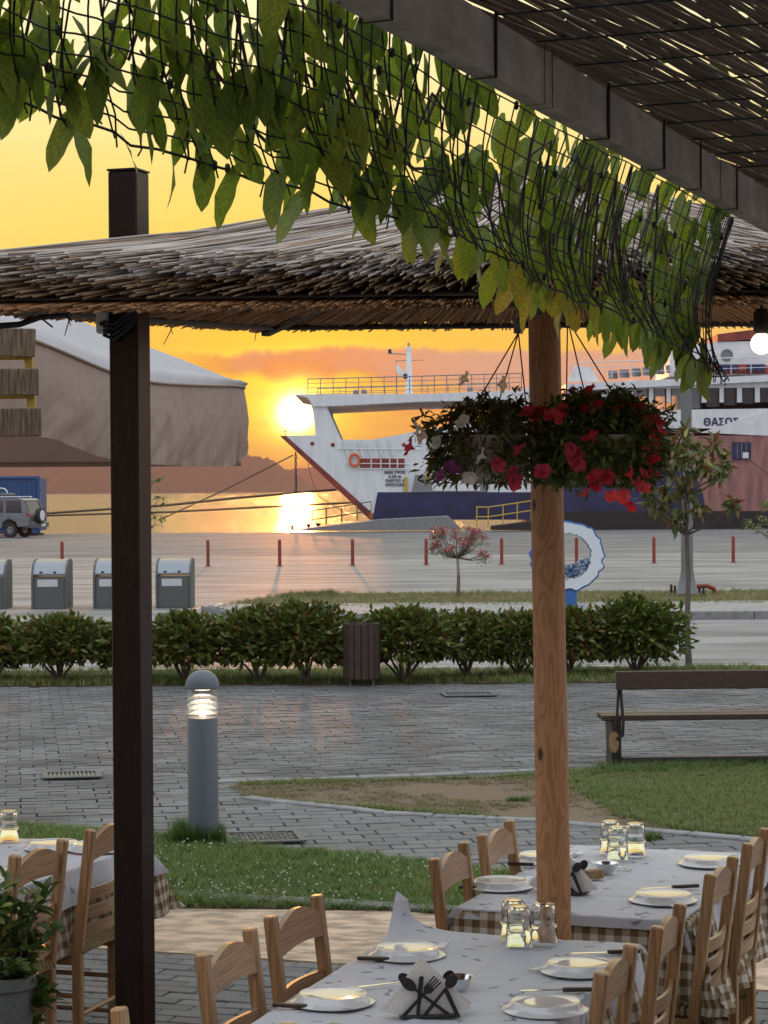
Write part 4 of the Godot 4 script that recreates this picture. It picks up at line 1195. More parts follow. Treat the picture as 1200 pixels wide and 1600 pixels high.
func mid_ground() -> void:
	var sh := [[-8, 1064, 0.80, 0.78, 1500, "leafy hedge shrub cut off by the left picture edge"], [93, 1066, 1.12, 0.80, 2300, "rounded hedge shrub on short stems left of the dark post"], [196, 1064, 0.80, 0.72, 1300, "small hedge shrub mostly hidden behind the dark post"], [288, 1068, 0.88, 0.84, 1800, "hedge shrub with bare forked stems behind the bollard lamp"], [405, 1068, 1.02, 0.90, 2300, "dense hedge shrub left of the hedge's widest trunk"], [485, 1070, 1.10, 0.95, 2500, "tallest dense hedge shrub just left of the slatted litter bin"], [628, 1066, 1.10, 0.88, 2000, "loose hedge shrub right of the litter bin showing the road through it"], [728, 1060, 0.90, 0.80, 1400, "thin arching hedge shrub between the litter bin side and the pole"], [812, 1058, 0.88, 0.80, 1600, "hedge shrub partly hidden by the left side of the wooden pole"], [888, 1056, 0.75, 0.82, 1700, "brownish hedge shrub just right of the wooden pole"]]
	for k in sh.size():
		var q: Array = sh[k]
		shrub(q[5], SHRUB_AT[k], q[2] * (0.98 if k < 4 else 1.14), q[3] * 0.86, int(q[4] * 1.5), k, 0.32 if k == 9 else 0.14, 0.30 if k in [1, 3, 6, 7] else 0.22)
	shrub("darkest rounded hedge shrub at the right end beside the bench", SHRUB_AT[10], 1.15, 0.80, 4200, 10, 0.02, 0.05)
	R.seed = 77
	# litter bin
	var t := thing("litter_bin", "round litter bin of dark vertical wood slats in the hedge", "litter bin", Vector3(-0.247, 0.045, -23.811))
	var sl := MB.new()
	sl.box(Transform3D.IDENTITY, Vector3(0.066, 0.58, 0.022), 0.004)
	var slm := sl.mesh()
	for k in 16:
		var a := TAU * (k + 0.5) / 16
		var o := obj("slat", slm, M.bin_wood, t)
		o.position = Vector3(sin(a) * 0.182, 0.365, cos(a) * 0.182)
		o.rotation.y = a
	var b := MB.new()
	b.lathe([Vector2(0.0, 0.09), Vector2(0.155, 0.09), Vector2(0.155, 0.635), Vector2(0.135, 0.635), Vector2(0.135, 0.12), Vector2(0.0, 0.12)], 24)
	obj("liner", b, M.iron_dark, t)
	for y in [0.17, 0.56]:
		b = MB.new()
		b.lathe([Vector2(0.170, y - 0.012), Vector2(0.170, y + 0.012), Vector2(0.160, y + 0.012), Vector2(0.160, y - 0.012), Vector2(0.170, y - 0.012)], 24)
		obj("hoop", b, M.iron_dark, t)
	for x in [-0.12, 0.12]:
		b = MB.new()
		b.rod(Vector3(x, -0.02, 0.05), Vector3(x, 0.12, 0.05), 0.014, 6)
		obj("leg", b, M.galvanised, t)
	bollard_lamp()
	bench()
	# red posts along the quay road
	var pd := ["leftmost red post, rising behind the grey waste bins", "red steel post right of the bins and dark post", "second red post right of the dark post, below the sun", "red steel post below the ferry's raked bow", "red steel post at the left edge of the pink oleander", "red steel post just right of the pink oleander", "red steel post seen through the island-shaped sculpture", "red steel post between the sculpture and the grey lamp post", "rightmost red post, right of the magnolia tree"]
	var post0: Node3D = null
	for k in RED_AT.size():
		if post0 == null:
			post0 = thing("red_post", pd[k], "post", RED_AT[k], 0.0, "red posts along the quay road")
			b = MB.new()
			b.lathe([Vector2(0.048, 0.0), Vector2(0.048, 0.68), Vector2(0.043, 0.715), Vector2(0.025, 0.735), Vector2(0.0, 0.74)], 12)
			obj("shaft", b, M.rust_red, post0)
			b = MB.new()
			b.lathe([Vector2(0.10, 0.0), Vector2(0.10, 0.015), Vector2(0.048, 0.02)], 12)
			obj("base_plate", b, M.rust_red, post0)
		else:
			copy(post0, pd[k], RED_AT[k], rr(0, 6))
	# waste bins
	var bd := ["leftmost grey waste bin, cut by the picture edge", "grey waste bin with steel lid, second from the left", "grey waste bin half hidden behind the dark post", "rightmost grey waste bin, just right of the dark post"]
	var bx := [Vector3(-7.406, 0.0, -40.693).x, Vector3(-6.307, 0.0, -40.548).x, Vector3(-5.205, 0.0, -40.402).x, Vector3(-4.088, 0.0, -40.254).x]
	var w0 := thing("waste_bin", bd[0], "waste bin", Vector3(bx[0], 0, -40.6), 0.0, "grey waste bins in a row")
	var pr := [Vector2(0, 0), Vector2(0.78, 0), Vector2(0.78, 0.80), Vector2(0.70, 0.86), Vector2(0.50, 0.885), Vector2(0.30, 0.86), Vector2(0.12, 0.77), Vector2(0.03, 0.65), Vector2(0.0, 0.56)]
	for x in [0.02, 0.62]:
		b = MB.new()
		b.prism(pv2(pr), -0.02, 0.02, Transform3D(Basis(Vector3(0, 0, -1), Vector3.UP, Vector3.RIGHT), Vector3(x, 0, 0)))
		obj("side_panel", b, M.bin_grey, w0)
	b = MB.new()
	b.box(Transform3D(Basis.IDENTITY, Vector3(0.32, 0.285, -0.40)), Vector3(0.56, 0.57, 0.76), 0.01)
	obj("body", b, M.bin_grey, w0)
	b = MB.new()
	var lid := [Vector2(0.018, 0.60), Vector2(0.04, 0.66), Vector2(0.13, 0.765), Vector2(0.30, 0.85), Vector2(0.50, 0.872), Vector2(0.70, 0.85)]
	for k in lid.size() - 1:
		var p0: Vector2 = lid[k]
		var p1: Vector2 = lid[k + 1]
		var k0 := b.v.size()
		for e in 2:
			var p: Vector2 = lid[k + e]
			var ta: Vector2 = (lid[mini(k + e + 1, 5)] - lid[maxi(k + e - 1, 0)]).normalized()
			b.vert(Vector3(0.04, p.y, -p.x), Vector3(0, ta.x, ta.y)); b.vert(Vector3(0.60, p.y, -p.x), Vector3(0, ta.x, ta.y))
		b.i.append_array([k0, k0 + 2, k0 + 1, k0 + 1, k0 + 2, k0 + 3])
	var ld := obj("lid", b, M.steel, w0)
	b = MB.new()
	b.box(Transform3D(Basis.IDENTITY, Vector3(0.32, 0.615, -0.02)), Vector3(0.56, 0.035, 0.03), 0.006)
	obj("lid_edge", b, M.steel, ld)
	for x in [0.17, 0.42]:
		b = MB.new()
		b.box(Transform3D(Basis.IDENTITY, Vector3(x, 0.655, -0.03)), Vector3(0.05, 0.025, 0.03), 0.004)
		obj("handle", b, M.rubber, ld)
	b = MB.new()
	b.box(Transform3D(Basis.IDENTITY, Vector3(0.29, 0.46, -0.018)), Vector3(0.36, 0.13, 0.006))
	obj("label_plate", b, M.sticker, w0)
	for k in 3: copy(w0, bd[k + 1], Vector3(bx[k + 1], 0, -40.6))
	# lamp post on the island
	t = thing("lamp_post", "tall grey steel lamp post with flared foot on the island", "lamp post", Vector3(5.556, 0.1, -41.756))
	b = MB.new()
	b.lathe([Vector2(0.24, 0.0), Vector2(0.24, 0.03), Vector2(0.20, 0.06), Vector2(0.13, 0.36), Vector2(0.112, 0.5), Vector2(0.10, 3.4), Vector2(0.08, 6.0), Vector2(0.0, 6.02)], 16)
	obj("shaft", b, M.galvanised, t)
	b = MB.new()
	b.box(Transform3D(Basis.IDENTITY, Vector3(0, 0.02, 0)), Vector3(0.62, 0.04, 0.62), 0.006)
	obj("base_plate", b, M.iron_dark, t)
	for x in [-0.26, 0.26]:
		for z in [-0.26, 0.26]:
			b = MB.new()
			b.rod(Vector3(x, 0.03, z), Vector3(x, 0.20, z), 0.025, 6)
			obj("anchor_bolt", b, M.iron_dark, t)
	for s in [-1.0, 1.0]:
		b = MB.new()
		b.bar(Vector3(0, 5.95, 0), Vector3(0.9 * s, 6.05, 0), 0.06, 0.06)
		b.box(Transform3D(Basis.IDENTITY, Vector3(1.1 * s, 6.06, 0)), Vector3(0.5, 0.10, 0.22), 0.03)
		obj("lantern_head", b, M.galvanised, t)
	b = MB.new()
	var hp: Vector3 = Vector3(5.705, 0.1, -41.985)
	b.tube(PackedVector3Array([hp + Vector3(0, 0.16, 0), hp + Vector3(0.25, 0.17, 0), hp + Vector3(0.37, 0.12, 0), hp + Vector3(0.42, 0.0, 0)]), PackedFloat32Array([0.045]), 7)
	tag(obj("bent_pipe", b, M.rust_red), "short bent red pipe end at the lamp post's foot", "pipe")
	island_sculpture()
	trees()
	# drain covers
	drain("flat metal drain cover in the paving left of the dark post", Vector3(-2.259, 0.045, -16.349), 0.42, 0.36, 0.16, 0)
	drain("diamond mesh grating in the paving beside the bollard lamp", Vector3(-0.72, 0.045, -13.352), 0.46, 0.42, 0.16, 1)
	drain("small drain cover in the paving near the hedge", Vector3(0.825, 0.045, -22.548), 0.52, 0.42, 0.1, 0)
	# painted lines
	struct("road_line", flat([Vector2(-12, -26.75), Vector2(12, -26.75), Vector2(12, -26.6), Vector2(-12, -26.6)], 0.009), M.paint_white)
	struct("parking_line", flat([Vector2(-3.401, -40.164), Vector2(-3.022, -42.132), Vector2(-2.964, -41.82), Vector2(-3.315, -39.94)], 0.009), M.paint_white)
	grass("tall_tuft", "taller grass tuft at the island's left end", [Vector2(-1.897, -43.258), Vector2(-0.999, -43.902), Vector2(-0.845, -42.356), Vector2(-1.94, -41.552)], 260, 0.15, [Color(0.07, 0.10, 0.025), Color(0.12, 0.14, 0.04)], 0.10)
	grass("lamp_foot_grass", "long grass blades round the bollard lamp's foot", [Vector2(-1.232, -13.523), Vector2(-0.98, -13.462), Vector2(-0.937, -13.122), Vector2(-1.264, -13.136)], 240, 0.16, [Color(0.05, 0.11, 0.02), Color(0.09, 0.15, 0.03)], 0.05)
	grass("bench_foot_grass", "longer grass along the bench's foot rail", [Vector2(1.534, -16.658), Vector2(2.827, -16.816), Vector2(2.782, -16.549), Vector2(1.493, -16.214)], 200, 0.08, [Color(0.06, 0.12, 0.025), Color(0.1, 0.15, 0.035)], 0.05)
	for q in [[Vector2(0.807, -14.949), Vector2(0.935, -14.973), Vector2(0.915, -14.852), Vector2(0.781, -14.858)], [Vector2(1.455, -13.375), Vector2(1.599, -13.32), Vector2(1.582, -13.175), Vector2(1.423, -13.255)], [Vector2(-0.48, -12.758), Vector2(-0.375, -12.843), Vector2(-0.353, -12.686), Vector2(-0.476, -12.625)]]:
		grass("paving_weeds", "small green weed tuft growing in the paving joints", q, 60, 0.06, [Color(0.05, 0.10, 0.02), Color(0.09, 0.14, 0.03)], 0.04)

const SHRUB_AT := [Vector3(-4.238, 0.045, -24.697), Vector3(-3.504, 0.045, -24.473), Vector3(-2.816, 0.045, -24.662), Vector3(-2.137, 0.045, -24.201), Vector3(-1.346, 0.045, -24.296), Vector3(-0.826, 0.045, -24.093), Vector3(0.205, 0.045, -24.168), Vector3(0.873, 0.045, -24.603), Vector3(1.462, 0.045, -24.72), Vector3(2.001, 0.045, -24.844), Vector3(2.753, 0.045, -24.951)]
const RED_AT := [Vector3(-8.778, 0.0, -61.981), Vector3(-4.86, 0.0, -62.715), Vector3(-2.866, 0.0, -62.305), Vector3(-0.87, 0.0, -62.412), Vector3(1.15, 0.0, -62.515), Vector3(3.229, 0.0, -62.607), Vector3(5.298, 0.0, -62.703), Vector3(7.441, 0.0, -62.785), Vector3(9.641, 0.0, -62.856)]

func drain(label: String, at: Vector3, w: float, d: float, turn: float, kind: int) -> void:
	var t := thing("drain_cover", label, "drain cover", Vector3(at.x, 0.058, at.z), turn, "metal covers set in the paving")
	var b := MB.new()
	for s in [-1.0, 1.0]:
		b.box(Transform3D(Basis.IDENTITY, Vector3(0, 0.004, s * (d * 0.5 - 0.02))), Vector3(w, 0.012, 0.04), 0.002)
		b.box(Transform3D(Basis.IDENTITY, Vector3(s * (w * 0.5 - 0.02), 0.004, 0)), Vector3(0.04, 0.0115, d - 0.084), 0.002)
	obj("rim", b, M.bin_grey, t)
	b = MB.new()
	b.box(Transform3D(Basis.IDENTITY, Vector3(0, -0.012, 0)), Vector3(w - 0.08, 0.02, d - 0.08))
	obj("plate", b, M.iron_dark, t)
	var n := 4 if kind == 1 else 7
	for k in range(-n, n + 1):
		for s in ([-1.0, 1.0] if kind == 1 else [0.0]):
			var c := k * w / n * 0.5
			var a := Vector3(c - s * d * 0.38, 0.0, -d * 0.38)
			var e := Vector3(c + s * d * 0.38, 0.0, d * 0.38)
			var lim := w * 0.5 - 0.05
			if absf(a.x) > lim and absf(e.x) > lim and a.x * e.x > 0.0: continue
			if s != 0.0:
				var ta := clampf((clampf(a.x, -lim, lim) - a.x) / (e.x - a.x), 0, 1)
				var tb := clampf((clampf(e.x, -lim, lim) - a.x) / (e.x - a.x), 0, 1)
				var a2 := a.lerp(e, ta)
				e = a.lerp(e, tb)
				a = a2
			if a.distance_to(e) < 0.03: continue
			b = MB.new()
			b.bar(a + Vector3(0, 0.001 * s, 0), e + Vector3(0, 0.001 * s, 0), 0.009, 0.012)
			obj("bar", b, M.galvanised, t)

func bollard_lamp() -> void:
	var t := thing("bollard_lamp", "grey domed bollard lamp with lit louvred head on the lawn", "bollard lamp", Vector3(-1.068, 0.05, -13.286))
	var b := MB.new()
	b.lathe([Vector2(0.089, -0.02), Vector2(0.089, 0.715), Vector2(0.086, 0.722), Vector2(0.0, 0.722)], 28)
	obj("column", b, M.lamp_grey, t)
	b = MB.new()
	b.lathe([Vector2(0.088, 0.722), Vector2(0.091, 0.735), Vector2(0.091, 0.895), Vector2(0.086, 0.895), Vector2(0.086, 0.735), Vector2(0.083, 0.722)], 28)
	obj("lens", b, M.pane, t)
	for k in 5:
		var y := 0.742 + k * 0.031
		b = MB.new()
		b.lathe([Vector2(0.080, y), Vector2(0.081, y + 0.003), Vector2(0.046, y + 0.018), Vector2(0.046, y + 0.014), Vector2(0.080, y)], 24)
		obj("louvre", b, M.box_white, t)
	b = MB.new()
	b.lathe([Vector2(0.0, 0.73), Vector2(0.018, 0.73), Vector2(0.021, 0.76), Vector2(0.021, 0.87), Vector2(0.0, 0.885)], 14)
	var g := StandardMaterial3D.new()
	g.resource_name = "lamp_glow"
	g.emission_enabled = true
	g.emission = Color(1.0, 0.93, 0.82)
	g.emission_energy_multiplier = 3.5
	obj("lamp", b, g, t)
	b = MB.new()
	var dome: Array = [Vector2(0.0, 0.893), Vector2(0.098, 0.893), Vector2(0.101, 0.900)]
	for k in 9: dome.append(Vector2(cos(PI * 0.5 * k / 8) * 0.100, 0.905 + sin(PI * 0.5 * k / 8) * 0.096))
	b.lathe(dome, 28)
	obj("cap", b, M.lamp_grey, t)
	var l := OmniLight3D.new()
	l.name = "lamp_bulb"
	l.light_color = Color(1.0, 0.9, 0.76)
	l.light_energy = 0.035
	l.light_size = 0.02
	l.omni_range = 8.0
	l.omni_attenuation = 2.0
	l.shadow_enabled = true
	l.position = Vector3(0, 0.81, 0)
	t.add_child(l)

func bench() -> void:
	var t := thing("park_bench", "dark wooden park bench with its back to the tables", "bench", Vector3(2.516, 0.05, -16.793), 0.035)
	var b: MB
	for z in [-0.05, -0.22]:
		b = MB.new()
		b.bar(Vector3(-0.92, 0.35, z), Vector3(0.95, 0.35, z), 0.14, 0.042, 0.006)
		obj("seat_plank", b, M.bench_wood, t)
	b = MB.new()
	b.bar(Vector3(-0.83, 0.635, 0.10), Vector3(0.95, 0.635, 0.10), 0.042, 0.135, 0.006)
	obj("back_plank", b, M.bench_wood, t)
	for x in [-0.82, 0.82]:
		b = MB.new()
		b.prism(pv2([Vector2(-0.30, 0.0), Vector2(0.03, 0.0), Vector2(0.05, 0.10), Vector2(0.045, 0.33), Vector2(-0.32, 0.33), Vector2(-0.26, 0.12)]), -0.035, 0.035, Transform3D(Basis(Vector3.BACK, Vector3.UP, Vector3.LEFT), Vector3(x, 0, 0)))
		var lg := obj("leg", b, M.iron_dark, t)
		b = MB.new()
		var el: Array = []
		for k in 16: el.append(Vector2(cos(TAU * k / 16) * 0.036, sin(TAU * k / 16) * 0.082))
		b.prism(pv2(el), 0.0, 0.012, Transform3D(Basis.IDENTITY, Vector3(x - 0.02, 0.18, 0.046)))
		obj("medallion", b, M.cork, lg)
		b = MB.new()
		b.tube(PackedVector3Array([Vector3(x, 0.20, 0.06), Vector3(x + 0.04, 0.23, 0.085), Vector3(x + 0.045, 0.33, 0.085), Vector3(x + 0.02, 0.68, 0.073)]), PackedFloat32Array([0.012]), 6)
		b.tube(PackedVector3Array([Vector3(x + 0.02, 0.68, 0.073), Vector3(x - 0.0, 0.35, 0.07), Vector3(x - 0.02, 0.26, 0.06)]), PackedFloat32Array([0.011]), 6)
		obj("back_bracket", b, M.iron_dark, t)
	b = MB.new()
	b.bar(Vector3(-0.78, 0.035, 0.0), Vector3(0.80, 0.035, 0.0), 0.05, 0.05, 0.006)
	obj("foot_rail", b, M.iron_dark, t)

func island_sculpture() -> void:
	var t := thing("island_sculpture", "white and blue island-shaped frame sculpture behind the wooden pole", "sculpture", Vector3(3.053, 0.1, -37.823), 0.1)
	var f := noise(1.4, FastNoiseLite.TYPE_SIMPLEX_SMOOTH, 4, 31)
	for lay in 2:
		var out: Array = []
		var inn: Array = []
		for k in 64:
			var a := TAU * k / 64
			var ro := 0.60 + 0.05 * f.get_noise_2d(cos(a) * 4.0, sin(a) * 4.0) + 0.015 * sin(a * 17.0) + (0.035 if lay == 0 else 0.0)
			var ri := 0.42 + 0.04 * f.get_noise_2d(cos(a) * 3.0 + 9.0, sin(a) * 3.0)
			out.append(Vector2(cos(a) * ro * 0.98, 0.86 + sin(a) * ro * 0.93))
			inn.append(Vector2(cos(a) * ri * 0.98 - 0.02, 0.86 + sin(a) * ri * 0.93))
		var b := MB.new()
		var z0 := -0.14 if lay == 0 else 0.0
		var z1 := 0.0 if lay == 0 else 0.035
		for k in 64:
			var k2 := (k + 1) % 64
			var o1: Vector2 = out[k]
			var o2: Vector2 = out[k2]
			var i1: Vector2 = inn[k]
			var i2: Vector2 = inn[k2]
			for z in [z0, z1]:
				b.quad(Vector3(o1.x, o1.y, z), Vector3(o2.x, o2.y, z), Vector3(i2.x, i2.y, z), Vector3(i1.x, i1.y, z), Vector3(0, 0, 1 if z == z1 else -1))
			b.quad(Vector3(o1.x, o1.y, z0), Vector3(o2.x, o2.y, z0), Vector3(o2.x, o2.y, z1), Vector3(o1.x, o1.y, z1), Vector3(o1.x, o1.y - 0.86, 0))
			b.quad(Vector3(i1.x, i1.y, z0), Vector3(i2.x, i2.y, z0), Vector3(i2.x, i2.y, z1), Vector3(i1.x, i1.y, z1), -Vector3(i1.x, i1.y - 0.86, 0))
		obj("frame_edge" if lay == 0 else "frame_face", b, M.sculpt_blue if lay == 0 else M.sculpt_white, t)
	var b := MB.new()
	b.bar(Vector3(0.02, 0.0, -0.07), Vector3(0.02, 0.32, -0.07), 0.26, 0.14, 0.01)
	obj("pedestal", b, M.sculpt_blue, t)
	b = MB.new()
	b.box(Transform3D(Basis.IDENTITY, Vector3(0.02, 0.02, -0.07)), Vector3(0.5, 0.04, 0.3), 0.01)
	obj("foot_plate", b, M.sculpt_blue, t)
	for k in 90:
		var x := rr(-0.3, 0.36)
		var q := MB.new()
		var r := rr(0.025, 0.05)
		q.lathe([Vector2(0, -r), Vector2(r * 0.8, -r * 0.55), Vector2(r, 0), Vector2(r * 0.75, r * 0.6), Vector2(0, r)], 6, Transform3D(Basis(Vector3(0.3, 1, 0.2).normalized(), rr(0, 6)), Vector3(x, 0.50 + x * x * 1.2 + pow(R.randf(), 1.3) * (0.18 + 0.1 * x) + 0.02, rr(-0.1, -0.02))))
		obj("mosaic_stone", q, M["pebble%d" % (R.randi() % 3)], t)

func trees() -> void:
	# magnolia on the verge: branch tips in metres from the trunk foot
	var at: Vector3 = Vector3(3.472, 0.045, -25.965)
	var t := thing("magnolia_tree", "young magnolia tree with glossy leaf rosettes beside the bench", "tree", at)
	var tips := [Vector3(3.432, 2.612, -26.5), Vector3(3.627, 2.533, -26.3), Vector3(3.265, 2.541, -26.6), Vector3(3.952, 2.384, -26.4), Vector3(3.878, 2.596, -26.6), Vector3(3.31, 2.313, -26.2), Vector3(3.444, 2.091, -26.5), Vector3(4.061, 1.908, -26.4), Vector3(3.638, 1.853, -26.3), Vector3(3.246, 1.868, -26.6), Vector3(3.071, 1.974, -26.5), Vector3(3.384, 1.72, -26.4), Vector3(3.553, 2.237, -26.2), Vector3(3.801, 2.299, -26.7), Vector3(3.522, 2.738, -26.5), Vector3(3.304, 2.077, -26.7), Vector3(3.87, 2.235, -26.2), Vector3(3.395, 2.427, -26.0), Vector3(3.643, 2.412, -26.1), Vector3(3.364, 2.438, -26.8), Vector3(3.59, 2.045, -26.7)]
	var j0: Vector3 = Vector3(3.516, 1.54, -26.45) - at
	var j1: Vector3 = Vector3(3.504, 2.031, -26.45) - at
	var j2: Vector3 = Vector3(3.543, 2.402, -26.45) - at
	var b := MB.new()
	b.tube(PackedVector3Array([Vector3(0, -0.03, 0), Vector3(-0.02, 0.4, 0), j0 * 0.7 + Vector3(0.012, 0, 0), j0, j1, j2]), PackedFloat32Array([0.042, 0.034, 0.028, 0.026, 0.018, 0.010]), 9)
	obj("trunk", b, M.bark, t)
	b = MB.new()
	var c := MB.new()
	for q in tips:
		var p: Vector3 = q - at
		var s := j0 if p.y < j1.y + 0.15 else (j1 if p.y < j2.y + 0.1 else j2)
		if p.x > 0.4 or p.x < -0.42: s = j0 if p.y < 2.2 else j1
		var mid := s.lerp(p, 0.55) + Vector3(0, -0.07, rr(-0.04, 0.04))
		b.tube(PackedVector3Array([s, mid, p]), PackedFloat32Array([0.014, 0.010, 0.006]), 6)
		for e in 34:
			var a := rr(0, TAU)
			var el := rr(-1.2, 1.2)
			var g := rr(0.75, 1.25)
			c.col = Color(0.10 * g, 0.135 * g, 0.04 * g)
			if R.randf() < 0.26: c.col = Color(0.20 * g, 0.11 * g, 0.04 * g)
			elif R.randf() < 0.16: c.col = Color(0.26 * g, 0.25 * g, 0.07 * g)
			var d := dirn(a, el)
			c.leaf(leaf_xf(p + d * 0.015 + Vector3(rr(-0.04, 0.04), rr(-0.07, 0.05), rr(-0.04, 0.04)), d, rr(-0.8, 0.8)), rr(0.11, 0.175), rr(0.052, 0.075), 0.15, rr(0.1, 0.6), 3)
	obj("branches", b, M.bark, t)
	obj("crown", c, M.foliage, t)
	# oleander on the island
	at = Vector3(1.339, 0.1, -41.391)
	t = thing("oleander_tree", "slim oleander tree with pink blossom on the island", "tree", at)
	b = MB.new()
	c = MB.new()
	var fl := MB.new()
	var fk: Vector3 = Vector3(1.436, 0.735, -44.6) - at
	b.tube(PackedVector3Array([Vector3.ZERO, Vector3(0.01, 0.4, 0), fk]), PackedFloat32Array([0.035, 0.03, 0.025]), 8)
	obj("trunk", b, M.bark, t)
	b = MB.new()
	for k in 30:
		var a := TAU * k / 30.0 + rr(-0.2, 0.2)
		var o := rr(0.25, 0.92)
		var p := fk + Vector3(cos(a) * o * 0.82, rr(0.12, 0.62) - 0.18 * o * absf(cos(a)), sin(a) * o * 0.6)
		b.tube(PackedVector3Array([fk, fk.lerp(p, 0.5) + Vector3(0, -0.05, 0), p]), PackedFloat32Array([0.012, 0.008, 0.004]), 5)
		for e in 34:
			var d := dirn(rr(0, TAU), rr(-0.3, 1.4))
			var g := rr(0.8, 1.3)
			c.col = Color(0.10 * g, 0.12 * g, 0.045 * g)
			c.leaf(leaf_xf(p + Vector3(rr(-0.1, 0.1), rr(-0.14, 0.06), rr(-0.1, 0.1)), d, rr(-1, 1)), rr(0.07, 0.12), 0.018, 0.2, 0.3, 2)
		for e in 16:
			var g := rr(0.8, 1.2)
			fl.col = Color(0.52 * g, 0.15 * g, 0.17 * g) if R.randf() > 0.3 else Color(0.6 * g, 0.3 * g, 0.3 * g)
			var d := dirn(rr(0, TAU), rr(-0.2, 1.4))
			for m in 3: fl.leaf(leaf_xf(p + d * rr(0.02, 0.11), dirn(rr(0, TAU), rr(-0.2, 1.2)), rr(-1, 1)), 0.045, 0.04, 0.2, 0.5, 2)
	obj("branches", b, M.bark, t)
	obj("crown", c, M.foliage, t)
	obj("blossom", fl, M.petal, t)
	# saplings: one behind the dark post, one past the right picture edge
	for q in [[Vector3(-2.643, 0.045, -24.73), [Vector3(-2.486, 2.229, -24.8), Vector3(-2.415, 2.034, -24.7), Vector3(-2.471, 1.879, -24.9), Vector3(-2.49, 1.755, -24.8), Vector3(-2.605, 2.146, -24.8), Vector3(-2.695, 1.937, -24.9)], "slender sapling almost hidden behind the dark metal post", 0.09, Color(0.09, 0.14, 0.03)], [Vector3(4.547, 0.045, -26.056), [Vector3(4.36, 1.716, -26.2), Vector3(4.183, 1.673, -26.2), Vector3(4.424, 1.891, -26.4), Vector3(4.277, 1.615, -26.1), Vector3(4.566, 2.024, -26.4), Vector3(4.677, 1.802, -26.2), Vector3(4.455, 1.546, -26.2)], "pale green young tree reaching in at the right edge", 0.055, Color(0.19, 0.22, 0.075)]]:
		at = q[0]
		t = thing("sapling", q[2], "tree", at)
		b = MB.new()
		b.tube(PackedVector3Array([Vector3(0, -0.02, 0), Vector3(0.02, 1.0, 0), Vector3(0, 1.9, 0)]), PackedFloat32Array([0.02, 0.016, 0.008]), 7)
		obj("trunk", b, M.bark, t)
		c = MB.new()
		b = MB.new()
		for w in q[1]:
			var p: Vector3 = w - at
			b.tube(PackedVector3Array([Vector3(0, p.y - 0.22, 0), p * 0.5 + Vector3(0, p.y * 0.5 - 0.13, 0), p]), PackedFloat32Array([0.007, 0.005, 0.003]), 5)
			for e in (9 if q[3] > 0.08 else 40):
				var g := rr(0.8, 1.25)
				var cc: Color = q[4]
				c.col = Color(cc.r * g, cc.g * g, cc.b * g)
				c.leaf(leaf_xf(p + Vector3(rr(-0.05, 0.05), rr(-0.06, 0.05), rr(-0.05, 0.05)), dirn(rr(0, TAU), rr(-0.6, 1.0)), rr(-1, 1)), q[3] * rr(0.8, 1.2), q[3] * 0.45, 0.2, 0.3, 2)
		obj("branches", b, M.bark, t)
		obj("crown", c, M.foliage, t)


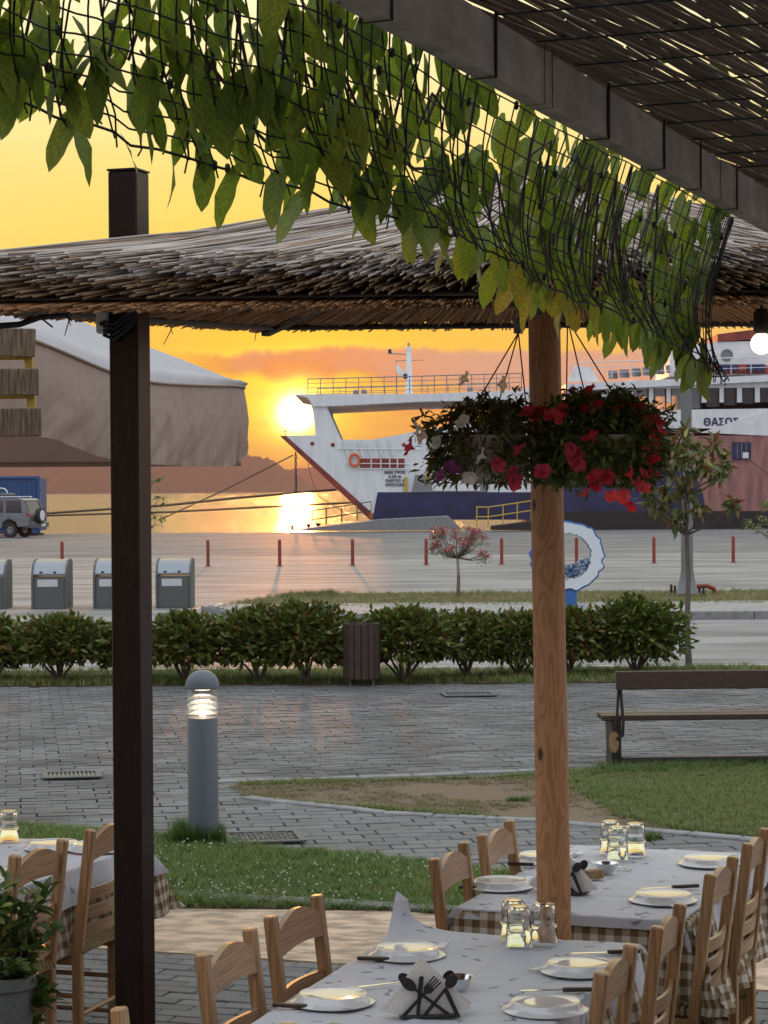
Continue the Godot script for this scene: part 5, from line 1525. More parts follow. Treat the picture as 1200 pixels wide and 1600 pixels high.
# ---------------------------------------------------------------- thatch, parasol, pergola, leaf screen
func thatch() -> void:
	R.seed = 501
	var t := thing("thatch_canopy", "grey reed-thatched canopy on a round wooden pole", "canopy")
	var nl: Vector3 = Vector3(-1.157, 2.638, -5.95)
	var nr: Vector3 = Vector3(1.554, 2.632, -5.75)
	var fl: Vector3 = Vector3(-0.451, 2.739, -8.2)
	var fr: Vector3 = Vector3(1.917, 2.749, -8.3)
	var ap: Vector3 = Vector3(0.506, 3.09, -7.05)
	var faces := [[nl, nr, 7600, true], [fl, nl, 3600, true], [nr, fr, 700, false], [fr, fl, 3200, false]]
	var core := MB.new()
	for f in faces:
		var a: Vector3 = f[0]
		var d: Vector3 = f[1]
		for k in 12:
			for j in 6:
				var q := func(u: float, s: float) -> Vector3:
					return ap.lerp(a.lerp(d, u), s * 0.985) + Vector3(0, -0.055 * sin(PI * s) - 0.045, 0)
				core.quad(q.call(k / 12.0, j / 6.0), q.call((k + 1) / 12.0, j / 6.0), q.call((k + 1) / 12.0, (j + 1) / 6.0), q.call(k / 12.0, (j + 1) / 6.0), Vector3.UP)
	obj("light_stop_sheet", core, M.light_stop, t)  # solid dark sheet added inside the reeds to stop light leaking through
	for f in faces:
		var a: Vector3 = f[0]
		var d: Vector3 = f[1]
		var up := (d - a).cross(ap - a).normalized()
		if up.y < 0.0: up = -up
		var b := MB.new()
		var total: int = f[2]
		for pas in 2:        # upper, weathered reeds; then the brown underside
			for k in (total if pas == 0 else total * 3 / 4):
				var u := R.randf()
				var row := R.randi() % 4
				var s1 := 0.30 + 0.235 * row + rr(-0.16, 0.06)
				if row < 3: s1 = rr(0.22, 0.99)
				if row == 3 or (pas == 1 and row > 1): s1 = rr(0.955, 1.02)
				var s0 := maxf(0.03, s1 - rr(0.32, 0.52))
				if pas == 1: s0 = maxf(0.05, s1 - rr(0.5, 0.75))
				var skew := rr(-0.05, 0.05)
				var e0 := a.lerp(d, clampf(u + skew, 0, 1))
				var e1 := a.lerp(d, u)
				var thick := 0.085 * s1
				var off := thick * R.randf() if pas == 0 else -rr(0.055, 0.075)
				if pas == 0 and row == 3: off = -0.035 + 0.115 * R.randf()
				var p0 := ap.lerp(e0, s0) + Vector3(0, -0.055 * sin(PI * s0), 0) + up * (off * 0.55 - 0.004)
				var p1 := ap.lerp(e1, s1) + Vector3(0, -0.055 * sin(PI * s1), 0) + up * off
				if pas == 0:
					var g := rr(0.62, 1.25)
					b.col = Color(0.42 * g, 0.375 * g, 0.335 * g)
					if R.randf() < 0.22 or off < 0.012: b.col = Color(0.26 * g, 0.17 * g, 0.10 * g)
				else:
					var g := rr(0.6, 1.3)
					b.col = Color(0.40 * g, 0.21 * g, 0.095 * g)
				var r := rr(0.0020, 0.0039)
				b.tube(PackedVector3Array([p0, p0.lerp(p1, 0.5) + Vector3(rr(-1, 1), rr(-1, 1), rr(-1, 1)) * 0.006, p1]), PackedFloat32Array([r]), 5 if f[3] and pas == 0 else 4, pas == 0)
		var o := obj("reed_face", b, M.reed, t)
		o.set_meta("kind", "stuff")
	# loose reeds hanging from the eave
	var b := MB.new()
	for q in [Vector3(-0.717, 2.669, -7.6), Vector3(-0.705, 2.637, -7.6), Vector3(-0.473, 2.665, -6.8), Vector3(-0.445, 2.649, -6.8), Vector3(-0.311, 2.638, -6.6), Vector3(0.071, 2.62, -6.0), Vector3(0.085, 2.599, -6.05), Vector3(-0.858, 2.58, -6.2), Vector3(-0.853, 2.566, -6.2), Vector3(-0.448, 2.67, -8.1)]:
		b.col = Color(0.2, 0.12, 0.06)
		var l := rr(0.03, 0.07)
		b.tube(PackedVector3Array([q + Vector3(rr(-0.02, 0.02), l, 0), q, q + Vector3(rr(-0.03, 0.03), -l, 0)]), PackedFloat32Array([0.0025, 0.002, 0.0012]), 4)
	obj("loose_reeds", b, M.reed, t)
	b = MB.new()
	b.tube(PackedVector3Array([Vector3(-0.773, 2.599, -6.15), Vector3(-0.86, 2.576, -6.15), Vector3(-0.926, 2.569, -6.15), Vector3(-0.981, 2.551, -6.15), Vector3(-1.102, 2.543, -6.15)]), PackedFloat32Array([0.006, 0.007, 0.008, 0.009, 0.010]), 6)
	for k in 5: b.rod(Vector3(-0.86, 2.576, -6.15) + Vector3(-0.03 * k, -0.005 * k, 0), Vector3(-0.839, 2.562, -6.15) + Vector3(-0.026 * k, rr(-0.02, 0.02), 0), 0.0025, 4)
	obj("twig", b, M.iron_dark, t)
	# frame under the reeds
	var off := Vector3(0, -0.085, 0)
	for f in faces:
		b = MB.new()
		b.rod(ap.lerp(f[0], 0.93) + off, ap.lerp(f[1], 0.93) + off, 0.011, 7)
		obj("eave_bar", b, M.iron_dark, t)
		b = MB.new()
		b.rod(ap.lerp(f[0], 0.6) + off, ap.lerp(f[1], 0.6) + off, 0.010, 7)
		obj("purlin", b, M.iron_dark, t)
		b = MB.new()
		b.bar(ap + off * 1.2, ap.lerp(f[0], 0.97) + off, 0.035, 0.03)
		obj("rafter", b, M.bin_wood, t)
	# pole and collar
	var p0: Vector3 = Vector3(0.526, -0.012, -7.04)
	p0.y = 0.02
	var p1: Vector3 = Vector3(0.499, 2.65, -7.04)
	b = MB.new()
	var pts := PackedVector3Array()
	var rad := PackedFloat32Array()
	for k in 14:
		pts.append(p0.lerp(p1, k / 13.0))
		rad.append(lerpf(0.0535, 0.0495, k / 13.0) + rr(-0.0006, 0.0006))
	b.tube(pts, rad, 24)
	obj("pole", b, pole_wood(), t)
	b = MB.new()
	b.tube(PackedVector3Array([p1, p1 + Vector3(0, 0.05, 0)]), PackedFloat32Array([0.060]), 20)
	obj("collar", b, M.galvanised, t)
	b = MB.new()
	b.tube(PackedVector3Array([p1 + Vector3(0, 0.05, 0), ap + Vector3(0, -0.06, 0)]), PackedFloat32Array([0.04]), 14)
	obj("king_post", b, M.bin_wood, t)
	for s in [-1.0, 1.0]:
		b = MB.new()
		b.tube(PackedVector3Array([p1 + Vector3(0.02 * s, -0.02, 0.05), p1 + Vector3(0.08 * s, 0.05, 0.10), p1 + Vector3(0.22 * s, 0.10, 0.30)]), PackedFloat32Array([0.013]), 7)
		obj("brace", b, M.galvanised, t)

func pole_wood() -> StandardMaterial3D:
	var w := 128
	var h := 1024
	var im := Image.create_empty(w, h, false, Image.FORMAT_RGB8)
	var f := noise(0.02, FastNoiseLite.TYPE_SIMPLEX_SMOOTH, 3, 91)
	var g := noise(0.3, FastNoiseLite.TYPE_SIMPLEX_SMOOTH, 2, 92)
	var rg := RandomNumberGenerator.new()
	rg.seed = 12
	var knots := []
	for k in 16: knots.append(Vector2(rg.randf_range(0, w), rg.randf_range(0, h)))
	for y in h:
		for x in w:
			var a := TAU * x / w
			var warp := f.get_noise_3d(cos(a) * 22.0, y * 0.22, sin(a) * 22.0)
			var near := 1.0
			for q in knots:
				var dx := absf(x - q.x)
				dx = minf(dx, w - dx)
				var dd := sqrt(dx * dx + pow((y - q.y) * 0.55, 2.0))
				if dd < 16.0:
					warp += (16.0 - dd) * 0.022
					near = minf(near, smoothstep(2.5, 5.0, dd))
			var ring := 0.5 + 0.5 * sin(warp * 26.0)
			var k := 0.87 + 0.14 * pow(ring, 0.6) + 0.06 * g.get_noise_2d(x * 2.0, y * 0.25)
			k *= lerpf(0.35, 1.0, near)
			im.set_pixel(x, y, Color(k, k * (0.95 + 0.05 * ring), k * (0.88 + 0.1 * ring)))
	var m := StandardMaterial3D.new()
	m.resource_name = "pole_wood"
	m.albedo_color = lin(0.46, 0.24, 0.11)
	m.albedo_texture = ImageTexture.create_from_image(im)
	m.uv1_scale = Vector3(1, 0.36, 1)
	m.roughness = 0.6
	return m

func metal_post() -> void:
	var t := thing("metal_post", "dark brown square metal post rising through the thatch", "post", Vector3(Vector3(-0.7, 2.041, -6.3).x, 0.03, -6.3), TURN)
	var b := MB.new()
	b.box(Transform3D(Basis.IDENTITY, Vector3(0, 1.475, 0)), Vector3(0.086, 2.95, 0.086), 0.004)
	obj("tube", b, M.post_brown, t)
	b = MB.new()
	b.box(Transform3D(Basis.IDENTITY, Vector3(0, 2.953, 0)), Vector3(0.09, 0.006, 0.09), 0.001)
	obj("cap", b, M.post_brown, t)
	b = MB.new()
	b.box(Transform3D(Basis.IDENTITY, Vector3(0, 0.004, 0)), Vector3(0.18, 0.008, 0.18), 0.002)
	obj("foot_plate", b, M.iron_dark, t)
	b = MB.new()
	b.box(Transform3D(Basis.IDENTITY, Vector3(-0.062, 2.535, 0.02)), Vector3(0.036, 0.062, 0.062), 0.005)
	var jb := obj("junction_box", b, M.box_white, t)
	b = MB.new()
	b.lathe([Vector2(0.0, 0.008), Vector2(0.007, 0.008), Vector2(0.007, 0.0)], 8, Transform3D(Basis(Vector3.RIGHT, PI / 2), Vector3(-0.058, 2.53, 0.051)))
	obj("cable_gland", b, M.rubber, jb)
	for k in 4:
		b = MB.new()
		b.tube(PackedVector3Array([Vector3(-0.055, 2.50 + k * 0.012, 0.05), Vector3(-0.02, 2.485 + k * 0.014, 0.056), Vector3(0.03, 2.52 + k * 0.013, 0.054), Vector3(0.05, 2.56 + k * 0.01, 0.05)]), PackedFloat32Array([0.0055]), 6)
		obj("cable", b, M.rubber, t)

func parasol() -> void:
	var t := thing("parasol", "large grey fabric parasol with deep valance at the left", "parasol")
	var seam := [Vector3(-1.884, 2.917, -6.6), Vector3(-1.681, 2.797, -7.9), Vector3(-1.391, 2.702, -9.2), Vector3(-1.204, 2.625, -10.0), Vector3(-1.083, 2.605, -10.6), Vector3(-0.916, 2.621, -11.3), Vector3(-0.778, 2.644, -11.9), Vector3(-0.739, 2.641, -12.08)]
	var hem := [Vector3(-1.889, 2.417, -6.6), Vector3(-1.685, 2.365, -7.9), Vector3(-1.389, 2.322, -9.2), Vector3(-1.207, 2.241, -10.0), Vector3(-1.071, 2.221, -10.6), Vector3(-0.92, 2.221, -11.3), Vector3(-0.794, 2.229, -11.9), Vector3(-0.735, 2.295, -12.08)]
	var ridge := [Vector3(-2.79, 3.408, -8.6), Vector3(-2.418, 3.179, -9.6), Vector3(-1.796, 3.011, -10.7), Vector3(-1.521, 2.949, -11.1), Vector3(-1.371, 2.891, -11.4), Vector3(-1.177, 2.828, -11.7), Vector3(-0.905, 2.727, -12.0), Vector3(-0.738, 2.653, -12.12)]
	var cur := func(a: Array, u: float) -> Vector3:
		var x := clampf(u, 0.0, 0.99999) * (a.size() - 1)
		var k := int(x)
		var f := x - k
		var p0: Vector3 = a[maxi(k - 1, 0)]
		var p1: Vector3 = a[k]
		var p2: Vector3 = a[k + 1]
		var p3: Vector3 = a[mini(k + 2, a.size() - 1)]
		return p1.cubic_interpolate(p2, p0, p3, f)
	var nz := noise(0.5, FastNoiseLite.TYPE_SIMPLEX_SMOOTH, 3, 61)
	var b := MB.new()
	b.grid(90, 16, func(u: float, w: float) -> Vector3:
		var p: Vector3 = cur.call(seam, u)
		var q: Vector3 = cur.call(ridge, u)
		var bulge := 0.03 * sin(PI * minf(w * 3.0, 1.0)) * (1.0 - w)
		return p.lerp(q, w) + Vector3(bulge, bulge * 0.9 + 0.012 * nz.get_noise_2d(u * 30.0, w * 3.0) * sin(PI * w), 0))
	obj("canopy", b, M.awning_top, t)
	b = MB.new()
	b.grid(200, 22, func(u: float, w: float) -> Vector3:
		var p: Vector3 = cur.call(seam, u)
		var q: Vector3 = cur.call(hem, u)
		var fold := 0.016 * sin(u * 52.0 + w * 2.6 + 5.0 * nz.get_noise_2d(u * 14.0, w * 0.8)) * w * (0.3 + 0.9 * absf(nz.get_noise_2d(u * 16.0, 5.0) * 2.0)) + 0.014 * nz.get_noise_2d(u * 44.0 + w * 5.0, w * 1.4) * w
		return p.lerp(q, w) + Vector3(fold + 0.018 * sin(PI * w), 0, fold * 0.4))
	obj("valance", b, M.awning, t)
	# seam piping, far slope and far valance
	b = MB.new()
	var pts := PackedVector3Array()
	for k in 41: pts.append(cur.call(seam, k / 40.0) + Vector3(0.006, 0.0, 0.004))
	b.tube(pts, PackedFloat32Array([0.007]), 5)
	obj("seam", b, M.awning, t)
	var far_top := [Vector3(-5.6, 2.68, -9.2), Vector3(-4.4, 2.66, -10.6), Vector3(-2.6, 2.64, -11.6), Vector3(-0.76, 2.64, -12.12)]
	b = MB.new()
	b.grid(30, 4, func(u: float, w: float) -> Vector3: return (cur.call(ridge, u) as Vector3).lerp(cur.call(far_top, u), w))
	obj("far_slope", b, M.awning_top, t)
	b = MB.new()
	b.grid(60, 6, func(u: float, w: float) -> Vector3:
		var p: Vector3 = cur.call(far_top, u)
		return p + Vector3(0, -0.40 * w, 0.02 * sin(u * 40.0) * w))
	obj("far_valance", b, M.awning_top, t)
	b = MB.new()
	var hp := PackedVector3Array()
	for k in 31: hp.append(cur.call(far_top, k / 30.0) + Vector3(0, -0.40, 0.02 * sin(k / 30.0 * 40.0)))
	b.tube(hp, PackedFloat32Array([0.014]), 6)
	obj("far_hem", b, M.awning, t)
	b = MB.new()
	b.lathe([Vector2(0.35, 0.0), Vector2(0.35, 0.06), Vector2(0.035, 0.10), Vector2(0.035, 3.3)], 16, Transform3D(Basis.IDENTITY, Vector3(-3.9, 0.03, -9.9)))
	obj("pole", b, M.iron_dark, t)
	for e in [seam[0], seam[7], far_top[0]]:
		b = MB.new()
		b.rod(Vector3(-3.9, 3.25, -9.9), e + Vector3(0, 0.0, 0), 0.014, 6)
		obj("rib", b, M.iron_dark, t)
	# pallet board in front of it
	t = thing("pallet_board", "weathered wooden pallet board with yellow battens at left edge", "pallet")
	var rows := [[Vector3(-1.726, 2.638, -8.0), Vector3(-1.221, 2.621, -8.0), 0.100], [Vector3(-1.728, 2.487, -8.0), Vector3(-1.21, 2.484, -8.0), 0.094], [Vector3(-1.729, 2.337, -8.0), Vector3(-1.202, 2.344, -8.0), 0.099]]
	for q in rows:
		b = MB.new()
		b.bar(q[0], q[1], 0.022, q[2], 0.003)
		obj("plank", b, M.old_plank, t)
	for q in [[Vector3(-1.25, 2.578, -8.03), Vector3(-1.246, 2.524, -8.03)], [Vector3(-1.243, 2.443, -8.03), Vector3(-1.239, 2.388, -8.03)]]:
		b = MB.new()
		b.bar(q[0] + Vector3(0, 0.02, 0), q[1] - Vector3(0, 0.02, 0), 0.029, 0.022, 0.002, Vector3.BACK)
		obj("batten", b, M.yellow_paint, t)
	for q in [[Vector3(-1.733, 2.57, -8.03), Vector3(-1.264, 2.57, -8.03)], [Vector3(-1.735, 2.43, -8.03), Vector3(-1.254, 2.433, -8.03)]]:
		b = MB.new()
		b.bar(q[0], q[1], 0.012, 0.012, 0.001)
		obj("edge_strip", b, M.yellow_paint, t)
	b = MB.new()
	var up: Vector3 = Vector3(-1.692, 2.483, -8.045)
	b.bar(Vector3(up.x, 0.03, up.z), Vector3(up.x, 2.8, up.z), 0.07, 0.05, 0.004)
	obj("upright", b, M.old_plank, t)

func pergola() -> void:
	R.seed = 901
	var t := thing("reed_pergola", "overhead pergola of brown reed matting on a pale timber beam", "pergola")
	var a: Vector3 = Vector3(0.17, 2.719, -3.42)
	var e: Vector3 = Vector3(0.786, 2.718, -5.06)
	var d := (e - a).normalized()
	d = Vector3(d.x, 0, d.z).normalized()
	var y0 := (a.y + e.y) * 0.5
	var right := d.cross(Vector3.UP).normalized()
	var o := Vector3(a.x, y0, a.z)
	var b := MB.new()
	var c0 := o + Vector3(0, 0.044, 0) - right * 0.018
	b.bar(c0 - d * 2.4, c0 + d * 2.5, 0.036, 0.088, 0.003)
	obj("beam", b, M.beam, t)
	for k in 2:
		b = MB.new()
		var c1 := c0 + right * (1.25 * (k + 1))
		b.bar(c1 - d * 3.4, c1 + d * 2.4, 0.036, 0.088, 0.003)
		obj("beam", b, M.beam, t)
	for k in 2:
		b = MB.new()
		var f := o + d * (2.44 if k == 0 else -2.35) + right * 2.48
		b.bar(Vector3(f.x, 0.03, f.z), f + Vector3(0, 0.04, 0), 0.09, 0.09, 0.005)
		obj("pergola_post", b, M.post_brown, t)
	# wire ties round the beam
	for q in [[Vector3(0.038, 2.726, -3.0).z, 0.0022], [Vector3(0.17, 2.719, -3.42).z, 0.0026], [-4.03, 0.003], [-4.42, 0.0026], [-4.72, 0.0022], [-5.06, 0.0022], [-3.66, 0.0008], [-3.70, 0.0008], [-4.9, 0.0008]]:
		var s: float = (o.z - q[0]) / -d.z * 1.0
		s = (q[0] - o.z) / d.z
		var p := o + d * s
		b = MB.new()
		var up := Vector3(0, 0.096, 0)
		var w := right * 0.042
		b.tube(PackedVector3Array([p + up + right * 0.003, p - Vector3(0, 0.002, 0) + right * 0.003, p - Vector3(0, 0.003, 0) - w, p - w + up]), PackedFloat32Array([q[1]]), 5)
		obj("wire_tie", b, M.wire, t)
	# reed mat: a lower layer along the beam and a slanting upper layer
	for lay in 2:
		b = MB.new()
		var dir := d.rotated(Vector3.UP, -0.13 if lay == 0 else -0.05)
		var acr := dir.cross(Vector3.UP).normalized()
		var x := -0.5
		while x < 3.4:
			var step := rr(0.0052, 0.0080)
			if R.randf() < (0.24 if lay == 0 else 0.32): step += rr(0.002, 0.0065)
			x += step
			var s := -3.4 + rr(0, 0.6)
			while s < 3.2:
				var l := rr(0.9, 2.2)
				var p0 := o + acr * x + dir * s
				var p1 := o + acr * x + dir * minf(s + l, 3.2)
				s += l + rr(0.0, 0.03)
				# keep to the inner side of the beam
				var n0 := (p0 - o).dot(right)
				var n1 := (p1 - o).dot(right)
				if n0 < -0.02 and n1 < -0.02: continue
				if n0 < -0.02: p0 = p0.lerp(p1, (-0.02 - n0) / (n1 - n0))
				elif n1 < -0.02: p1 = p1.lerp(p0, (-0.02 - n1) / (n0 - n1))
				var y := 0.096 + 0.012 * lay + rr(0.0, 0.006)
				var g := rr(0.6, 1.3)
				b.col = Color(0.15 * g, 0.092 * g, 0.052 * g)
				var r := rr(0.0025, 0.0036)
				var m := (p0 + p1) * 0.5 + Vector3(0, y + rr(-0.006, 0.003), 0) + acr * rr(-0.003, 0.003)
				var ln := maxi(2, int(p0.distance_to(p1) / 0.22))
				var pts := PackedVector3Array()
				for j in ln + 1:
					var f := float(j) / ln
					pts.append(p0.lerp(p1, f) + Vector3(0, y, 0) + (m - (p0 + p1) * 0.5 - Vector3(0, y, 0)) * sin(PI * f))
				b.tube(pts, PackedFloat32Array([r]), 4, false)
		var ro := obj("reed_mat", b, M.reed, t)
		ro.set_meta("kind", "stuff")
	b = MB.new()
	for k in 32:
		var p := o + d * (-4.4 + k * 0.22)
		b.rod(p + Vector3(0, 0.091, 0), p + right * 3.0 + Vector3(0, 0.092, 0), 0.0016, 4)
	obj("binding_wire", b, M.wire, t)
	# vine leaves lying on top of the mat
	b = MB.new()
	for k in 420:
		var p := o + d * rr(-0.8, 2.8) + right * rr(0.0, 1.6) + Vector3(0, rr(0.13, 0.2), 0)
		var g := rr(0.7, 1.3)
		b.col = Color(0.09 * g, 0.14 * g, 0.03 * g)
		b.leaf(leaf_xf(p, dirn(rr(0, TAU), rr(-0.3, 0.3)), rr(-0.5, 0.5)), rr(0.07, 0.1), rr(0.04, 0.05), 0.2, 0.3, 3)
	var vo := obj("roof_leaves", b, M.foliage, t)
	vo.set_meta("kind", "stuff")

func leaf_screen() -> void:
	R.seed = 333
	var t := thing("leaf_screen", "green leaf screen on black netting hanging from the beam", "leaf screen")
	var top := [Vector3(-0.597, 2.836, -2.5), Vector3(-0.432, 2.798, -2.6), Vector3(-0.242, 2.764, -2.75), Vector3(-0.061, 2.736, -2.92), Vector3(0.134, 2.714, -3.42), Vector3(0.357, 2.709, -4.02), Vector3(0.499, 2.714, -4.4), Vector3(0.732, 2.707, -5.0), Vector3(0.79, 2.701, -5.12)]
	var bot := [Vector3(-0.676, 2.654, -2.82), Vector3(-0.485, 2.601, -2.9), Vector3(-0.258, 2.552, -3.1), Vector3(-0.006, 2.512, -3.4), Vector3(0.172, 2.495, -3.75), Vector3(0.325, 2.45, -4.1), Vector3(0.508, 2.423, -4.5), Vector3(0.679, 2.366, -4.86), Vector3(0.755, 2.334, -5.0)]
	var cur := func(a: Array, u: float) -> Vector3:
		var x := clampf(u, 0.0, 0.99999) * (a.size() - 1)
		var k := int(x)
		return a[k].cubic_interpolate(a[k + 1], a[maxi(k - 1, 0)], a[mini(k + 2, a.size() - 1)], x - k)
	var nz := noise(0.8, FastNoiseLite.TYPE_SIMPLEX_SMOOTH, 2, 17)
	var S := func(u: float, w: float) -> Vector3:
		var p: Vector3 = cur.call(top, u)
		var q: Vector3 = cur.call(bot, u)
		var sag := sin(PI * w) * (0.03 + 0.05 * smoothstep(0.4, 0.8, u))
		return p.lerp(q, w) + Vector3(-0.6 * sag, -0.5 * sag, 0.4 * sag) + Vector3(nz.get_noise_2d(u * 40.0, w * 2.0), nz.get_noise_2d(u * 40.0 + 50.0, w * 2.0), nz.get_noise_2d(u * 30.0, 90.0)) * 0.012 * w
	var b := MB.new()
	# cross strands
	for k in 84:
		var u := (k + 0.2 * rr(-1, 1)) / 83.0
		var sh := rr(-0.012, 0.012)
		var pts := PackedVector3Array()
		for j in 9: pts.append(S.call(clampf(u + sh * j / 8.0, 0, 1), j / 8.0))
		pts.append(pts[8] + Vector3(rr(-0.006, 0.006), -rr(0.004, 0.02), 0))
		b.tube(pts, PackedFloat32Array([0.0013]), 4)
	for k in 26:
		var u := R.randf()
		var sh := rr(-0.05, 0.05)
		var pts := PackedVector3Array()
		var back := Vector3(0.01, 0.0, -rr(0.02, 0.06))
		for j in 9: pts.append(S.call(clampf(u + sh * j / 8.0, 0, 1), j / 8.0 * 0.98) + back)
		b.tube(pts, PackedFloat32Array([0.0015]), 4)
	for j in 11:
		var w := j / 10.0
		var pts := PackedVector3Array()
		for k in 81: pts.append(S.call(k / 80.0, w) + Vector3(0, 0.0015 * sin(k * 0.9 + j), 0))
		b.tube(pts, PackedFloat32Array([0.0014 if j < 10 else 0.0020]), 4)
	obj("netting", b, M.net, t)
	# knots where strands are tied
	b = MB.new()
	b.lathe([Vector2(0.0, -0.008), Vector2(0.004, -0.005), Vector2(0.004, 0.005), Vector2(0.0, 0.008)], 5)
	var tie := b.mesh()
	for k in 60:
		obj("tie", tie, M.net, t).position = S.call(R.randf(), float(R.randi() % 11) / 10.0)
	# leaves: the largest in view singly, the others as one mesh
	var shapes := []
	for k in 5:
		var m := MB.new()
		m.leaf(Transform3D.IDENTITY, 1.0, [0.52, 0.56, 0.47, 0.6, 0.54][k], [0.25, 0.12, 0.35, 0.2, 0.05][k], [0.12, 0.28, 0.05, -0.15, 0.2][k], 7, 0.10)
		shapes.append(m.mesh())
	var put := func(u: float, w: float, back: float, l: float, kind: int, parts: bool, bag: Array) -> void:
		# behind the net: outwards from the terrace
		var bv := Vector3(-0.15, 0, -1.0).lerp(Vector3(-0.85, 0, -0.5), smoothstep(0.35, 0.6, u)).normalized()
		var p: Vector3 = S.call(u, w) + bv * (back + 0.012)
		var sd := bv.cross(Vector3.UP)
		var dn := (Vector3(0, -1.0, 0) + sd * rr(-0.8, 0.8) + bv * rr(-0.08, 0.6)).normalized()
		var x := leaf_xf(p, dn, rr(-1.3, 1.3))
		x.basis = x.basis * Basis.from_scale(Vector3(l, l, l))
		if parts:
			var o := obj("leaf", shapes[R.randi() % 5], M["vine%d" % kind], t)
			o.transform = x
		else:
			(bag[kind] as MB).leaf(x, 1.0, rr(0.4, 0.54), rr(0.05, 0.35), rr(-0.1, 0.3), 5, 0.1)
	var bag := [MB.new(), MB.new(), MB.new(), MB.new()]
	for k in 40:      # the row that hangs below the net
		var u := (k + rr(0.1, 0.9)) / 40.0
		put.call(u, rr(0.80, 0.95), rr(0.0, 0.03), rr(0.072, 0.098), 3 if u > 0.4 and u < 0.8 and R.randf() < 0.55 else (2 if R.randf() < 0.6 else 0), true, bag)
	for k in 240:
		var u := R.randf()
		put.call(u, rr(-0.22, 0.78), rr(0.008, 0.06), rr(0.066, 0.1), [0, 1, 0, 2, 1][R.randi() % 5], true, bag)
	for k in 420:
		var u := R.randf()
		put.call(u, rr(-0.25, 0.7), rr(0.02, 0.14), rr(0.06, 0.092), [0, 1, 2, 0, 1][R.randi() % 5], false, bag)
	for k in 4:
		if (bag[k] as MB).v.size():
			var o := obj("leaf_mass", bag[k], M["vine%d" % k], t)
			o.set_meta("kind", "stuff")
	b = MB.new()
	for k in 20:
		var u0 := R.randf() * 0.9
		var pts := PackedVector3Array()
		for j in 7: pts.append(S.call(u0 + j * 0.016, rr(0.0, 0.8)) + Vector3(0, 0, -0.05))
		b.tube(pts, PackedFloat32Array([0.0025]), 4)
	obj("stems", b, M.bark, t).set_meta("kind", "stuff")

